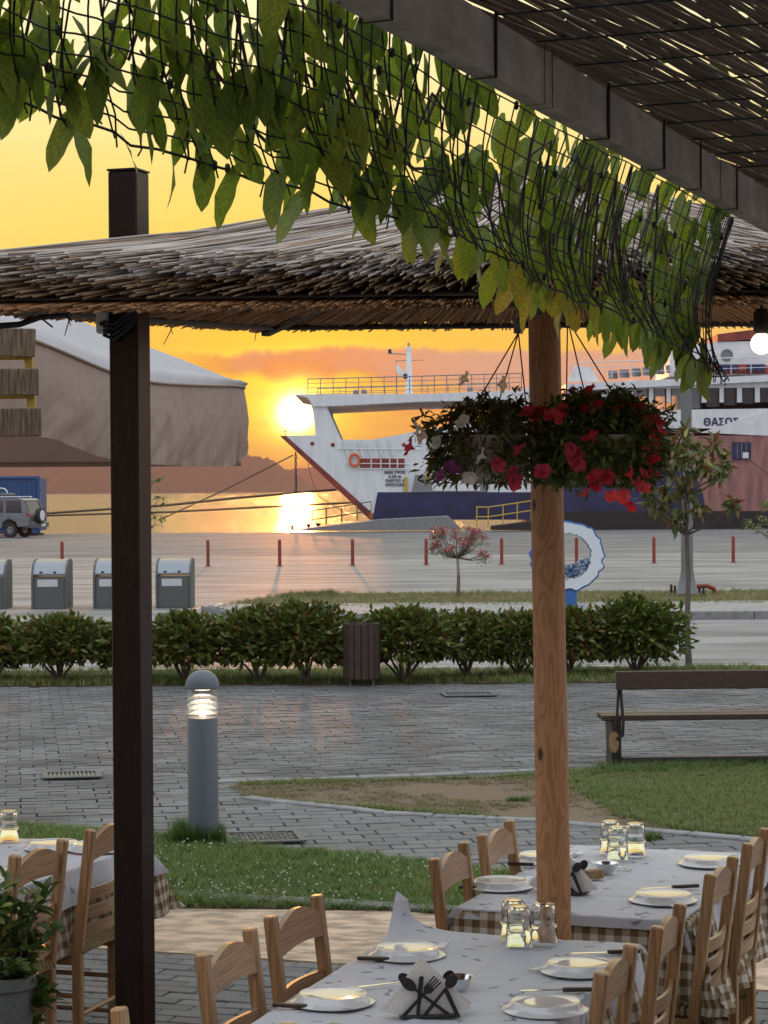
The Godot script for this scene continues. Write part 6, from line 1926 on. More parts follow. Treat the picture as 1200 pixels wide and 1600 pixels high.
func basket(label: String, c: Vector3, hook: Vector3, rx: float, ry: float, leaves: int, kind: int, sd: int) -> void:
	R.seed = sd
	var t := thing("hanging_basket", label, "hanging basket", c, 0.0, "baskets hanging from the canopy")
	var b := MB.new()
	b.lathe([Vector2(0.0, -0.10), Vector2(0.08, -0.10), Vector2(0.092, -0.088), Vector2(0.122, 0.02), Vector2(0.128, 0.025), Vector2(0.128, 0.04), Vector2(0.118, 0.04), Vector2(0.113, 0.02), Vector2(0.0, 0.015)], 28)
	obj("bowl", b, M.planter, t)
	b = MB.new()
	b.lathe([Vector2(0.0, 0.03), Vector2(0.112, 0.022)], 20)
	obj("soil", b, M.soil, t)
	var h := hook - c
	for k in 3:
		var a := TAU * k / 3 + 0.5
		b = MB.new()
		b.rod(h, Vector3(cos(a) * 0.122, 0.035, sin(a) * 0.122), 0.0022, 5)
		obj("cord", b, M.cord, t)
	b = MB.new()
	b.box(Transform3D(Basis.IDENTITY, h + Vector3(0, 0.02, 0)), Vector3(0.028, 0.045, 0.012), 0.003)
	b.tube(PackedVector3Array([h + Vector3(0, 0.04, 0), h + Vector3(0.008, 0.07, 0), h + Vector3(0, 0.13, 0)]), PackedFloat32Array([0.003]), 5)
	obj("hanger", b, M.galvanised, t)
	var st := MB.new()
	b = MB.new()
	var f := noise(9.0, FastNoiseLite.TYPE_SIMPLEX_SMOOTH, 2, sd)
	for k in 60:
		var a := rr(0, TAU)
		var e := rr(-1.0, 1.2)
		var o := rr(0.8, 1.12)
		var tip := Vector3(cos(a) * cos(e) * rx * o, 0.02 + sin(e) * ry * o, sin(a) * cos(e) * rx * 0.8 * o)
		st.tube(PackedVector3Array([Vector3(tip.x * 0.15, 0.02, tip.z * 0.15), Vector3(tip.x * 0.6, maxf(tip.y * 0.5, 0.0) + 0.05, tip.z * 0.6), tip]), PackedFloat32Array([0.0022, 0.0018, 0.001]), 4)
		for j in 22:
			var p := tip + Vector3(rr(-1, 1), rr(-1, 1), rr(-1, 1)) * 0.028
			var g := rr(0.6, 1.35)
			b.col = Color(0.115 * g, 0.155 * g, 0.034 * g) if kind == 1 else Color(0.11 * g, 0.115 * g, 0.034 * g)
			b.leaf(leaf_xf(p, dirn(rr(0, TAU), rr(-0.9, 1.2)), rr(-1, 1)), rr(0.018, 0.034), rr(0.010, 0.016), 0.2, rr(0.1, 0.6), 2)
	for k in (1300 if kind == 1 else 700):
		var a := rr(0, TAU)
		var q := rr(0.125, 0.175)
		var p := Vector3(cos(a) * q, rr(-0.10, 0.04), sin(a) * q)
		if f.get_noise_3d(p.x, p.y, p.z) < (-0.25 if kind == 1 or p.x < 0.05 else 0.1): continue
		var g := rr(0.6, 1.35)
		b.col = Color(0.115 * g, 0.155 * g, 0.034 * g) if kind == 1 else Color(0.11 * g, 0.115 * g, 0.034 * g)
		b.leaf(leaf_xf(p, dirn(a + rr(-1, 1), rr(-1.3, 0.6)), rr(-1, 1)), rr(0.02, 0.038), rr(0.012, 0.018), 0.2, rr(0.1, 0.6), 2)
	var made := 0
	while made < leaves:
		var d := dirn(rr(0, TAU), rr(-1.0, 1.3))
		var s := pow(R.randf(), 0.35)
		var p := Vector3(d.x * rx, d.y * ry + 0.02, d.z * rx * 0.8) * s
		if f.get_noise_3d(p.x, p.y, p.z) < -0.28: continue
		if p.y < 0.0 and Vector2(p.x, p.z).length() < 0.10: continue
		made += 1
		var g := rr(0.6, 1.35)
		b.col = Color(0.115 * g, 0.155 * g, 0.034 * g) if kind == 1 else Color(0.11 * g, 0.115 * g, 0.034 * g)
		b.leaf(leaf_xf(p, dirn(rr(0, TAU), rr(-0.9, 1.2)), rr(-1, 1)), rr(0.02, 0.038), rr(0.012, 0.018), 0.2, rr(0.1, 0.6), 2)
	obj("stems", st, M.bark, t).set_meta("kind", "stuff")
	obj("foliage", b, M.foliage, t)
	var shapes := []
	for k in 3:
		var m := MB.new()
		m.col = Color.WHITE
		# funnel with five ruffled lobes
		m.grid(30, 5, func(u: float, w: float) -> Vector3:
			var a := u * TAU
			var r := 0.0025 + 0.030 * pow(w, 1.7) * (0.82 + 0.18 * absf(cos(a * 2.5))) * (1.0 + 0.08 * sin(a * 11.0 + k) * w)
			return Vector3(cos(a) * r, 0.036 * w - 0.012 * w * w * w + 0.004 * sin(a * 5.0 + k) * w * w, sin(a) * r))
		shapes.append(m.mesh())
	var fl: Array = FLOWERS[kind]
	for q in fl:
		var p: Vector3 = q[0] - c
		var o := obj("flower", shapes[R.randi() % 3], M["petal_%s" % q[1]], t)
		o.transform = leaf_xf(p, Vector3(p.x * 3.0 + rr(-0.9, 0.9), rr(-0.5, 1.0), rr(0.0, 1.0)), rr(0, 6))
		o.scale = Vector3.ONE * rr(0.62, 0.9)

const FLOWERS := [[[Vector3(0.247, 2.407, -6.55), "white"], [Vector3(0.329, 2.4, -6.6), "white"], [Vector3(0.114, 2.276, -6.55), "white"], [Vector3(0.162, 2.23, -6.5), "white"], [Vector3(0.126, 2.245, -6.5), "pale"], [Vector3(0.234, 2.28, -6.45), "white"], [Vector3(0.29, 2.185, -6.42), "white"], [Vector3(0.089, 2.213, -6.5), "rose"], [Vector3(0.173, 2.133, -6.45), "purple"], [Vector3(0.328, 2.173, -6.4), "rose"], [Vector3(0.346, 2.148, -6.4), "rose"], [Vector3(0.366, 2.22, -6.4), "rose"], [Vector3(0.355, 2.119, -6.4), "rose"], [Vector3(0.245, 2.138, -6.45), "white"], [Vector3(0.189, 2.146, -6.45), "purple"]], [[Vector3(0.44, 2.321, -6.55), "red"], [Vector3(0.458, 2.338, -6.6), "red"], [Vector3(0.418, 2.309, -6.5), "red"], [Vector3(0.499, 2.323, -6.5), "red"], [Vector3(0.546, 2.367, -6.6), "red"], [Vector3(0.607, 2.37, -6.6), "red"], [Vector3(0.614, 2.322, -6.5), "red"], [Vector3(0.586, 2.308, -6.5), "red"], [Vector3(0.66, 2.311, -6.5), "red"], [Vector3(0.687, 2.334, -6.55), "red"], [Vector3(0.716, 2.347, -6.6), "red"], [Vector3(0.735, 2.33, -6.55), "red"], [Vector3(0.742, 2.303, -6.5), "red"], [Vector3(0.779, 2.282, -6.55), "red"], [Vector3(0.783, 2.255, -6.5), "pink"], [Vector3(0.761, 2.23, -6.5), "red"], [Vector3(0.534, 2.211, -6.4), "rose"], [Vector3(0.548, 2.172, -6.4), "rose"], [Vector3(0.542, 2.19, -6.42), "rose"], [Vector3(0.45, 2.136, -6.4), "rose"], [Vector3(0.602, 2.121, -6.4), "red"], [Vector3(0.625, 2.132, -6.42), "red"], [Vector3(0.577, 2.074, -6.45), "pink"], [Vector3(0.589, 2.089, -6.42), "red"], [Vector3(0.649, 2.066, -6.45), "pink"], [Vector3(0.73, 2.128, -6.45), "red"], [Vector3(0.754, 2.142, -6.5), "red"], [Vector3(0.768, 2.171, -6.5), "red"], [Vector3(0.701, 2.11, -6.42), "red"], [Vector3(0.733, 2.091, -6.45), "pink"], [Vector3(0.713, 2.055, -6.5), "red"], [Vector3(0.691, 2.073, -6.5), "pink"], [Vector3(0.788, 2.191, -6.6), "pink"], [Vector3(0.649, 2.353, -6.65), "red"], [Vector3(0.48, 2.3, -6.45), "red"], [Vector3(0.507, 2.299, -6.42), "red"], [Vector3(0.591, 2.229, -6.4), "red"], [Vector3(0.677, 2.135, -6.4), "red"], [Vector3(0.732, 2.201, -6.5), "pink"]]]

func pendant() -> void:
	for q in [["red", Color(0.42, 0.020, 0.035)], ["pink", Color(0.62, 0.07, 0.085)], ["rose", Color(0.34, 0.022, 0.05)], ["white", Color(0.72, 0.64, 0.55)], ["pale", Color(0.7, 0.5, 0.42)], ["purple", Color(0.12, 0.02, 0.08)]]:
		var m := mat("petal_" + q[0], lin(q[1].r, q[1].g, q[1].b), 0.6)
		m.backlight_enabled = true
		m.backlight = lin(minf(q[1].r * 1.5, 0.8), q[1].g * 1.5, q[1].b * 1.5)
	basket("hanging basket of pale and purple petunias left of the pole", Vector3(0.314, 2.213, -6.62), Vector3(0.402, 2.56, -6.75), 0.21, 0.125, 1500, 0, 41)
	basket("hanging basket overflowing with red petunias right of the pole", Vector3(0.628, 2.211, -6.6), Vector3(0.548, 2.597, -6.75), 0.195, 0.15, 3200, 1, 42)
	var c: Vector3 = Vector3(1.247, 2.57, -7.5)
	var t := thing("pendant_bulb", "lit round bulb in a black socket under the thatch", "light bulb", c)
	var b := MB.new()
	var pr: Array = []
	for k in 13: pr.append(Vector2(sin(PI * k / 12) * 0.036, -cos(PI * k / 12) * 0.036))
	b.lathe(pr, 22)
	var g := StandardMaterial3D.new()
	g.resource_name = "bulb_glow"
	g.emission_enabled = true
	g.emission = Color(1.0, 0.93, 0.80)
	g.emission_energy_multiplier = 2.6
	obj("bulb", b, g, t)
	b = MB.new()
	b.lathe([Vector2(0.0, 0.032), Vector2(0.022, 0.032), Vector2(0.027, 0.042), Vector2(0.027, 0.10), Vector2(0.016, 0.115), Vector2(0.0, 0.115)], 18)
	obj("socket", b, M.rubber, t)
	b = MB.new()
	b.rod(Vector3(0, 0.11, 0), Vector3(0, 0.26, 0), 0.004, 6)
	obj("cord", b, M.rubber, t)
	var l := OmniLight3D.new()
	l.name = "bulb_light"
	l.light_color = Color(1.0, 0.88, 0.68)
	l.light_energy = 0.03
	l.light_size = 0.03
	l.omni_range = 8.0
	l.omni_attenuation = 2.0
	l.shadow_enabled = true
	t.add_child(l)


# ---------------------------------------------------------------- terrace furniture
func chair(label: String, tone: int) -> Node3D:
	# local +x is forward, towards the table; the back stands at -x
	var t := thing("taverna_chair", label, "chair", Vector3.ZERO, 0.0, "wooden chairs at the laid tables")
	var w: Material = M["chair%d" % tone]
	var w2: Material = M["chair_rail%d" % ((tone + 2) % 4)]
	var b: MB
	for z in [-0.175, 0.175]:
		b = MB.new()
		b.bar(Vector3(-0.165, 0.0, z), Vector3(-0.165, 0.44, z), 0.034, 0.034, 0.004, Vector3.RIGHT)
		b.bar(Vector3(-0.1655, 0.425, z), Vector3(-0.218, 0.862, z), 0.0335, 0.036, 0.005, Vector3.RIGHT)
		obj("back_post", b, w, t)
		b = MB.new()
		b.bar(Vector3(0.17, 0.0, z), Vector3(0.17, 0.43, z), 0.034, 0.034, 0.004, Vector3.RIGHT)
		obj("front_leg", b, w, t)
		for y in [0.14, 0.27]:
			b = MB.new()
			b.rod(Vector3(-0.15, y, z), Vector3(0.155, y, z), 0.009, 8)
			obj("side_rung", b, w, t)
		b = MB.new()
		b.bar(Vector3(-0.15, 0.395, z), Vector3(0.155, 0.395, z), 0.022, 0.03, 0.003)
		obj("seat_rail", b, w, t)
	for x in [-0.165, 0.17]:
		for y in ([0.20] if x < 0.0 else [0.17, 0.31]):
			b = MB.new()
			b.rod(Vector3(x, y, -0.16), Vector3(x, y, 0.16), 0.009, 8)
			obj("rung", b, w2, t)
	# arched top rail and three bowed slats
	var poly: Array = []
	for k in 13:
		var z := lerpf(-0.158, 0.158, k / 12.0)
		poly.append(Vector2(z, 0.817 + 0.042 * cos(z / 0.158 * PI * 0.5)))
	for k in 13:
		var z := lerpf(0.158, -0.158, k / 12.0)
		poly.append(Vector2(z, 0.748 + 0.012 * cos(z / 0.158 * PI * 0.5)))
	b = MB.new()
	var tilt := Basis(Vector3.BACK, 0.1195)
	b.prism(pv2(poly), -0.010, 0.010, Transform3D(tilt * Basis(Vector3(0, 0, -1), Vector3.UP, Vector3.RIGHT), Vector3(-0.1115, 0.002, 0)))
	obj("top_rail", b, w2, t)
	for k in 3:
		var y := 0.495 + 0.066 * k
		var x := -0.165 - (y - 0.425) * 0.12
		b = MB.new()
		for j in 8:
			var z0 := -0.16 + 0.04 * j
			var z1 := z0 + 0.04
			var q0 := x - 0.020 * cos(z0 / 0.16 * PI * 0.5)
			var q1 := x - 0.020 * cos(z1 / 0.16 * PI * 0.5)
			var h := Vector3(-0.0025, 0.021, 0)
			var th := Vector3(0.006, 0, 0)
			for s in [-1.0, 1.0]:
				b.quad(Vector3(q0, y, z0) - h + th * s, Vector3(q1, y, z1) - h + th * s, Vector3(q1, y, z1) + h + th * s, Vector3(q0, y, z0) + h + th * s, Vector3(s, 0, 0))
				b.quad(Vector3(q0, y, z0) + h * s - th, Vector3(q1, y, z1) + h * s - th, Vector3(q1, y, z1) + h * s + th, Vector3(q0, y, z0) + h * s + th, Vector3(0, s, 0))
		obj("slat", b, w2, t)
	# rush seat: cords running in from the four sides
	b = MB.new()
	b.box(Transform3D(Basis.IDENTITY, Vector3(0.0, 0.425, 0)), Vector3(0.33, 0.022, 0.35), 0.008)
	for side in 4:
		var bs := Basis(Vector3.UP, side * PI * 0.5)
		for k in 17:
			var s := lerpf(-0.94, 0.94, k / 16.0)
			var p := Vector3(0.182, 0.42, s * 0.18)
			var q := Vector3(maxf(absf(s) * 0.18, 0.01), 0.442 - absf(s) * 0.004, s * 0.18)
			b.tube(PackedVector3Array([bs * p, bs * (p.lerp(q, 0.12) + Vector3(0.0, 0.018, 0)), bs * q]), PackedFloat32Array([0.0085]), 5, false)
	obj("rush_seat", b, M.rush, t)
	return t

func cloth(called: String, label: String, at: Vector3, a: float, bb: float, ox: float, oz: float, m: Material, cell: float, sd: int, turn := 0.0, lift := 0) -> void:
	var nz := noise(1.0, FastNoiseLite.TYPE_SIMPLEX_SMOOTH, 3, sd)
	var b := MB.new()
	var wx := a + ox
	var wz := bb + oz
	b.grid(90, 150, func(u: float, w: float) -> Vector3:
		var p := Vector2(lerpf(-wx, wx, u), lerpf(-wz, wz, w))
		var sx := signf(p.x)
		var sz := signf(p.y)
		var ex := maxf(absf(p.x) - a, 0.0)
		var ez := maxf(absf(p.y) - bb, 0.0)
		var mn := minf(ex, ez)
		var mx := maxf(ex, ez)
		var wave := sin(p.y * 15.0 + sd) * 0.5 + nz.get_noise_2d(p.y * 4.0, sx * 9.0) * 1.4
		var wavz := sin(p.x * 17.0 + sd * 2) * 0.5 + nz.get_noise_2d(p.x * 4.0 + 30.0, sz * 9.0) * 1.4
		var x := minf(absf(p.x), a) + 0.12 * ex + 0.40 * mn + 0.14 * ex * wave
		var z := minf(absf(p.y), bb) + 0.12 * ez + 0.40 * mn + 0.14 * ez * wavz
		var drop := mx * 0.97 - 0.1 * mn
		var y := -(drop - 0.012 * (1.0 - exp(-drop / 0.012)))
		# low wrinkles on the top
		if mx <= 0.0 and oz < 0.2:
			y += 0.009 * absf(nz.get_noise_2d(p.x * 2.6 + 7.0, p.y * 3.2))
			for cr in [-0.32, 0.0, 0.32]: y += 0.006 * exp(-pow((p.y - cr) / 0.010, 2.0)) * (0.6 + 0.4 * nz.get_noise_2d(p.x * 6.0, cr))
			y += 0.0045 * exp(-pow((p.x - 0.02) / 0.012, 2.0))
		var r := Vector3(sx * x, y, sz * z)
		if lift:
			var cp := Vector2(-wx, -wz)
			var dd := p.distance_to(cp)
			var wgt := exp(-pow(dd / 0.215, 2.0))
			r = r.lerp(Vector3(-a - 0.005 + (p.x + wx) * 0.35, 0.125 - dd * 0.25, -bb + 0.01 + (p.y + wz) * 0.25), minf(wgt * 1.25, 1.0))
		return r, 2.0 * wx / cell, 2.0 * wz / cell)
	var o := obj(called, b, m)
	o.position = at
	o.rotation.y = TURN + turn
	tag(o, label, "tablecloth", "cloths on the taverna tables")

func table(n: float, s0: float, s1: float, lab: String) -> void:
	var c := ter(n, (s0 + s1) * 0.5, 0.045)
	var hb := (s1 - s0) * 0.5
	var t := thing("dining_table", "wooden dining table under the cloths " + lab, "table", c, TURN, "laid taverna tables")
	var b := MB.new()
	b.box(Transform3D(Basis.IDENTITY, Vector3(0, 0.675, 0)), Vector3(0.72, 0.03, hb * 2.0 - 0.02), 0.004)
	obj("tabletop", b, M.chair1, t)
	for x in [-0.31, 0.31]:
		for z in [-hb + 0.08, hb - 0.08]:
			b = MB.new()
			b.box(Transform3D(Basis.IDENTITY, Vector3(x, 0.33, z)), Vector3(0.06, 0.66, 0.06), 0.004)
			obj("leg", b, M.chair2, t)
		b = MB.new()
		b.box(Transform3D(Basis.IDENTITY, Vector3(x, 0.615, 0)), Vector3(0.025, 0.09, hb * 2.0 - 0.23), 0.002)
		obj("apron", b, M.chair1, t)

func lay(o: Node3D, a: Vector3, d: Vector3) -> void:
	# put a flat piece with its handle end at a and its tip towards d
	var x := Vector3(d.x - a.x, 0, d.z - a.z).normalized()
	o.transform = Transform3D(Basis(x, Vector3.UP, x.cross(Vector3.UP)), a)

func fork(label: String, a: Vector3, d: Vector3) -> void:
	var t := thing("fork", label, "fork", Vector3.ZERO, 0.0, "forks on the tables")
	var b := MB.new()
	var z := PackedVector3Array([Vector3(0, 0.003, 0), Vector3(0.05, 0.006, 0), Vector3(0.115, 0.010, 0), Vector3(0.135, 0.005, 0)])
	for k in 3:
		var w0: float = [0.007, 0.0055, 0.0032][k]
		var w1: float = [0.0055, 0.0032, 0.0105][k]
		for s in [-1.0, 1.0]:
			var up := Vector3(0, 0.0011 * s, 0)
			b.quad(z[k] + Vector3(0, 0, -w0) + up, z[k] + Vector3(0, 0, w0) + up, z[k + 1] + Vector3(0, 0, w1) + up, z[k + 1] + Vector3(0, 0, -w1) + up, Vector3(0, s, 0))
			b.quad(z[k] + Vector3(0, -0.0011, w0 * s), z[k + 1] + Vector3(0, -0.0011, w1 * s), z[k + 1] + Vector3(0, 0.0011, w1 * s), z[k] + Vector3(0, 0.0011, w0 * s), Vector3(0, 0, s))
	obj("handle", b, M.bright_steel, t)
	for k in 4:
		b = MB.new()
		var zz := -0.0092 + 0.00613 * k
		b.tube(PackedVector3Array([Vector3(0.133, 0.005, zz), Vector3(0.155, 0.004, zz), Vector3(0.188, 0.012, zz * 0.95)]), PackedFloat32Array([0.0019, 0.0017, 0.0009]), 5)
		obj("tine", b, M.bright_steel, t)
	lay(t, a, d)
func knife(label: String, a: Vector3, d: Vector3) -> void:
	var t := thing("knife", label, "knife", Vector3.ZERO, 0.0, "knives on the tables")
	var b := MB.new()
	b.box(Transform3D(Basis.IDENTITY, Vector3(0.048, 0.008, 0)), Vector3(0.096, 0.011, 0.017), 0.003)
	obj("handle", b, M.knife_handle, t)
	b = MB.new()
	b.prism(pv2([Vector2(0.096, -0.007), Vector2(0.20, -0.008), Vector2(0.213, 0.002), Vector2(0.205, 0.0075), Vector2(0.096, 0.006)]), 0.006, 0.0078, Transform3D(Basis(Vector3.RIGHT, -PI / 2), Vector3.ZERO))
	obj("blade", b, M.bright_steel, t)
	lay(t, a, d)
func place_napkin(label: String, at: Vector3, turn: float) -> void:
	var t := thing("napkin_holder", label, "napkin holder", at, turn, "black napkin holders on the tables")
	var b: MB
	for k in 7:
		b = MB.new()
		var s := 0.112 + rr(-0.006, 0.006)
		var lean := rr(-0.03, 0.03)
		b.prism(pv2([Vector2(-s * 1.02, 0.012), Vector2(-s * 0.62, 0.001), Vector2(s * 0.66, 0.001), Vector2(s * 1.06, 0.016 + rr(-0.006, 0.006)), Vector2(s * 0.55, 0.075), Vector2(rr(-0.02, 0.0), 0.142 + rr(-0.01, 0.004)), Vector2(-s * 0.55, 0.072)]), -0.0012, 0.0012, Transform3D(Basis(Vector3.UP, rr(-0.05, 0.05)) * Basis(Vector3.RIGHT, lean), Vector3(0, 0.004, -0.018 + k * 0.0048)))
		obj("napkin", b, M.napkin, t)
	b = MB.new()
	b.box(Transform3D(Basis.IDENTITY, Vector3(0.01, 0.0025, 0)), Vector3(0.155, 0.005, 0.062), 0.001)
	obj("base", b, M.black_metal, t)
	# crossed cutlery cut from black sheet metal, before and behind the napkins
	for zz in [0.026, -0.028]:
		for q in [[Vector2(0.058, 0.005), Vector2(-0.062, 0.100), "spoon"], [Vector2(-0.060, 0.005), Vector2(0.030, 0.098), "fork"], [Vector2(0.082, 0.005), Vector2(0.005, 0.01), ""], [Vector2(-0.005, 0.005), Vector2(0.076, 0.104), "spoon"], [Vector2(-0.022, 0.005), Vector2(-0.012, 0.105), "knife"], [Vector2(0.080, 0.005), Vector2(0.050, 0.07), "knife"]]:
			if q[2] == "": continue
			var p: Vector2 = q[0]
			var d: Vector2 = q[1] - p
			var l := d.length()
			var x := Transform3D(Basis(Vector3.BACK, atan2(d.y, d.x)), Vector3(p.x, p.y, zz))
			var poly: Array = [Vector2(0, -0.005), Vector2(l * 0.72, -0.004), Vector2(l * 0.72, 0.004), Vector2(0, 0.005)]
			b = MB.new()
			if q[2] == "spoon":
				poly = [Vector2(0, -0.005), Vector2(l * 0.70, -0.0035)]
				for k in 11: poly.append(Vector2(l * 0.86 - cos(PI * k / 10 + 0.0) * l * 0.15, -sin(PI * k / 10) * 0.0135 - 0.0005))
				for k in 9: poly.append(Vector2(l * 0.86 + cos(PI * (k + 1) / 10) * l * 0.15, sin(PI * (k + 1) / 10) * 0.0135 + 0.0005))
				poly.append(Vector2(l * 0.70, 0.0035))
				poly.append(Vector2(0, 0.005))
			elif q[2] == "fork":
				poly = [Vector2(0, -0.005), Vector2(l * 0.62, -0.004), Vector2(l * 0.70, -0.012), Vector2(l * 1.0, -0.013), Vector2(l * 1.0, -0.0095), Vector2(l * 0.8, -0.0085), Vector2(l * 0.8, -0.0055), Vector2(l * 1.0, -0.0048), Vector2(l * 1.0, -0.0018), Vector2(l * 0.8, -0.0015), Vector2(l * 0.8, 0.0015), Vector2(l * 1.0, 0.0018), Vector2(l * 1.0, 0.0048), Vector2(l * 0.8, 0.0055), Vector2(l * 0.8, 0.0085), Vector2(l * 1.0, 0.0095), Vector2(l * 1.0, 0.013), Vector2(l * 0.70, 0.012), Vector2(l * 0.62, 0.004), Vector2(0, 0.005)]
			else:
				poly = [Vector2(0, -0.0045), Vector2(l * 0.55, -0.0055), Vector2(l, -0.006), Vector2(l * 1.02, 0.0), Vector2(l * 0.98, 0.006), Vector2(l * 0.5, 0.006), Vector2(0, 0.0045)]
			b.prism(pv2(poly), -0.0012, 0.0012, x)
			obj("cut_" + str(q[2]), b, M.black_metal, t)

func terrace_set() -> void:
	R.seed = 600
	var y := 0.751
	# tables with their cloths
	table(-1.795, 5.29, 6.62, "nearest the camera")
	table(-1.795, 3.93, 5.26, "below the bottom picture edge")
	table(-1.727, 7.03, 8.38, "behind the wooden pole")
	table(-4.03, 6.6, 7.96, "at the left edge")
	var tb := [[-1.795, 5.29, 6.62, "of the nearest table", 3], [-1.795, 3.93, 5.26, "of the table below the picture edge", 5], [-1.727, 7.03, 8.38, "of the table behind the pole", 9], [-4.03, 6.6, 7.96, "of the left table", 13]]
	for k in 4:
		var q: Array = tb[k]
		var c := ter(q[0], (q[1] + q[2]) * 0.5)
		var hb: float = (q[2] - q[1]) * 0.5
		cloth("gingham_cloth", "brown and cream gingham undercloth " + q[3], c + Vector3(0, 0.739, 0), 0.365, hb, 0.30 if k != 2 else 0.36, 0.05 if k < 2 else 0.30, M.gingham, 0.052, q[4])
		cloth("printed_cloth", "white sprig-printed top cloth " + q[3], c + Vector3(0, 0.744, 0), 0.372, hb + 0.006, 0.14 if k != 2 else 0.11, 0.045 if k < 3 else 0.13, M.linen, 0.52, q[4] + 1, 0.012 if k == 0 else (-0.035 if k == 2 else -0.015), 1 if k == 0 else 0)
	# chairs: [n of the back's top, s, faces +n?, label]
	var cs := [[-2.31, 5.57, 1, "chair left of the nearest table, nearer of the two"], [-2.32, 6.09, 1, "chair left of the nearest table, farther of the two"], [-2.25, 4.60, 1, "chair whose top just shows at the bottom edge"], [-1.275, 5.645, 0, "nearest chair in the right-hand row"], [-1.262, 6.25, 0, "second chair from the front in the right-hand row"], [-1.268, 7.13, 0, "third chair from the front in the right-hand row"], [-1.262, 7.755, 0, "farthest chair in the right-hand row, cut by the picture edge"], [-2.18, 7.17, 1, "chair left of the pole's table, nearer of the two"], [-2.17, 7.70, 1, "chair left of the pole's table, farther of the two"], [-3.52, 6.855, 0, "chair behind the potted plant at the left table"], [-3.53, 7.43, 0, "chair at the left table partly hidden by the dark post"]]
	var protos := [chair("", 0), chair("", 1), chair("", 2)]
	for k in cs.size():
		var q: Array = cs[k]
		var f: bool = q[2] == 1
		var at := ter(q[0] + (0.218 if f else -0.218), q[1], 0.046)
		var turn := TURN + (0.0 if f else PI) + rr(-0.03, 0.03)
		if k < 3:
			protos[k].position = at
			protos[k].rotation.y = turn
			protos[k].set_meta("label", "wooden rush-seated " + q[3])
		else:
			copy(protos[k % 3], "wooden rush-seated " + q[3], at, turn)
	# upside-down plates
	var pb := MB.new()
	pb.lathe([Vector2(0.108, 0.0), Vector2(0.1115, 0.0015), Vector2(0.1115, 0.0035), Vector2(0.106, 0.0065), Vector2(0.098, 0.012), Vector2(0.0925, 0.0185), Vector2(0.0895, 0.0235), Vector2(0.0875, 0.0250), Vector2(0.0850, 0.0245), Vector2(0.083, 0.0225), Vector2(0.05, 0.0215), Vector2(0.0, 0.0212)], 48)
	pb.lathe([Vector2(0.0, 0.018), Vector2(0.083, 0.019), Vector2(0.094, 0.010), Vector2(0.108, 0.0)], 48)
	var pm := pb.mesh()
	var pl := [[Vector3(0.058, 0.76, -6.568), "upturned white plate behind the napkin holder of the nearest table"], [Vector3(-0.144, 0.76, -5.972), "upturned white plate nearest the left chairs, front left"], [Vector3(0.536, 0.76, -6.341), "upturned white plate right of the near glasses"], [Vector3(0.408, 0.76, -5.866), "upturned white plate at the front right by the nearest chair"], [Vector3(0.387, 0.76, -7.684), "upturned white plate just left of the pole on its table"], [Vector3(0.57, 0.76, -8.223), "upturned white plate partly hidden by the pole"], [Vector3(0.901, 0.76, -7.411), "upturned white plate right of the pole, nearer one"], [Vector3(1.154, 0.76, -8.128), "upturned white plate right of the far glasses"], [Vector3(-1.256, 0.76, -8.585), "upturned white plate beside the glass on the left table"], [Vector3(-1.087, 0.76, -8.547), "upturned white plate half behind the dark post"]]
	for q in pl:
		var o := obj("plate", pm, M.ceramic)
		o.position = Vector3(q[0].x, y + 0.001, q[0].z)
		tag(o, q[1], "plate", "upturned white plates")
	# tumblers standing on their rims
	var gb := MB.new()
	gb.lathe([Vector2(0.0366, 0.0), Vector2(0.0385, 0.0), Vector2(0.0390, 0.002), Vector2(0.0378, 0.05), Vector2(0.0395, 0.053), Vector2(0.0385, 0.057), Vector2(0.0345, 0.060), Vector2(0.0325, 0.108), Vector2(0.0300, 0.118), Vector2(0.0270, 0.1205), Vector2(0.0, 0.118), Vector2(0.0, 0.118)], 48, Transform3D.IDENTITY, 24, 0.0016, 0.0595, 0.112)
	gb.lathe([Vector2(0.0, 0.1125), Vector2(0.026, 0.1125), Vector2(0.0296, 0.104), Vector2(0.0322, 0.062), Vector2(0.0360, 0.052), Vector2(0.0366, 0.0)], 48)
	var gm := gb.mesh()
	var gl := [[Vector3(0.388, 0.75, -6.671), "clear ribbed tumbler, front one of the nearest table's three"], [Vector3(0.377, 0.75, -6.775), "clear ribbed tumbler, left rear one of the nearest table's three"], [Vector3(0.465, 0.75, -6.724), "clear ribbed tumbler, right one of the nearest table's three"], [Vector3(0.837, 0.75, -8.23), "clear ribbed tumbler, front one of the far table's three"], [Vector3(0.826, 0.75, -8.375), "clear ribbed tumbler, left rear one of the far table's three"], [Vector3(0.911, 0.75, -8.313), "clear ribbed tumbler, right one of the far table's three"], [Vector3(-1.453, 0.75, -8.752), "clear ribbed tumbler on the left table"], [Vector3(-0.228, 0.87, -5.203), "tumbler base showing at the bottom edge, left one"], [Vector3(-0.122, 0.87, -5.194), "tumbler base showing at the bottom edge, right one"]]
	for q in gl:
		var o := obj("tumbler", gm, M.glass)
		o.position = Vector3(q[0].x, y + 0.001, q[0].z)
		o.rotation.y = rr(0, 3)
		tag(o, q[1], "glass", "upturned tumblers")
	# cutlery
	var up := Vector3(0, 0.001, 0)
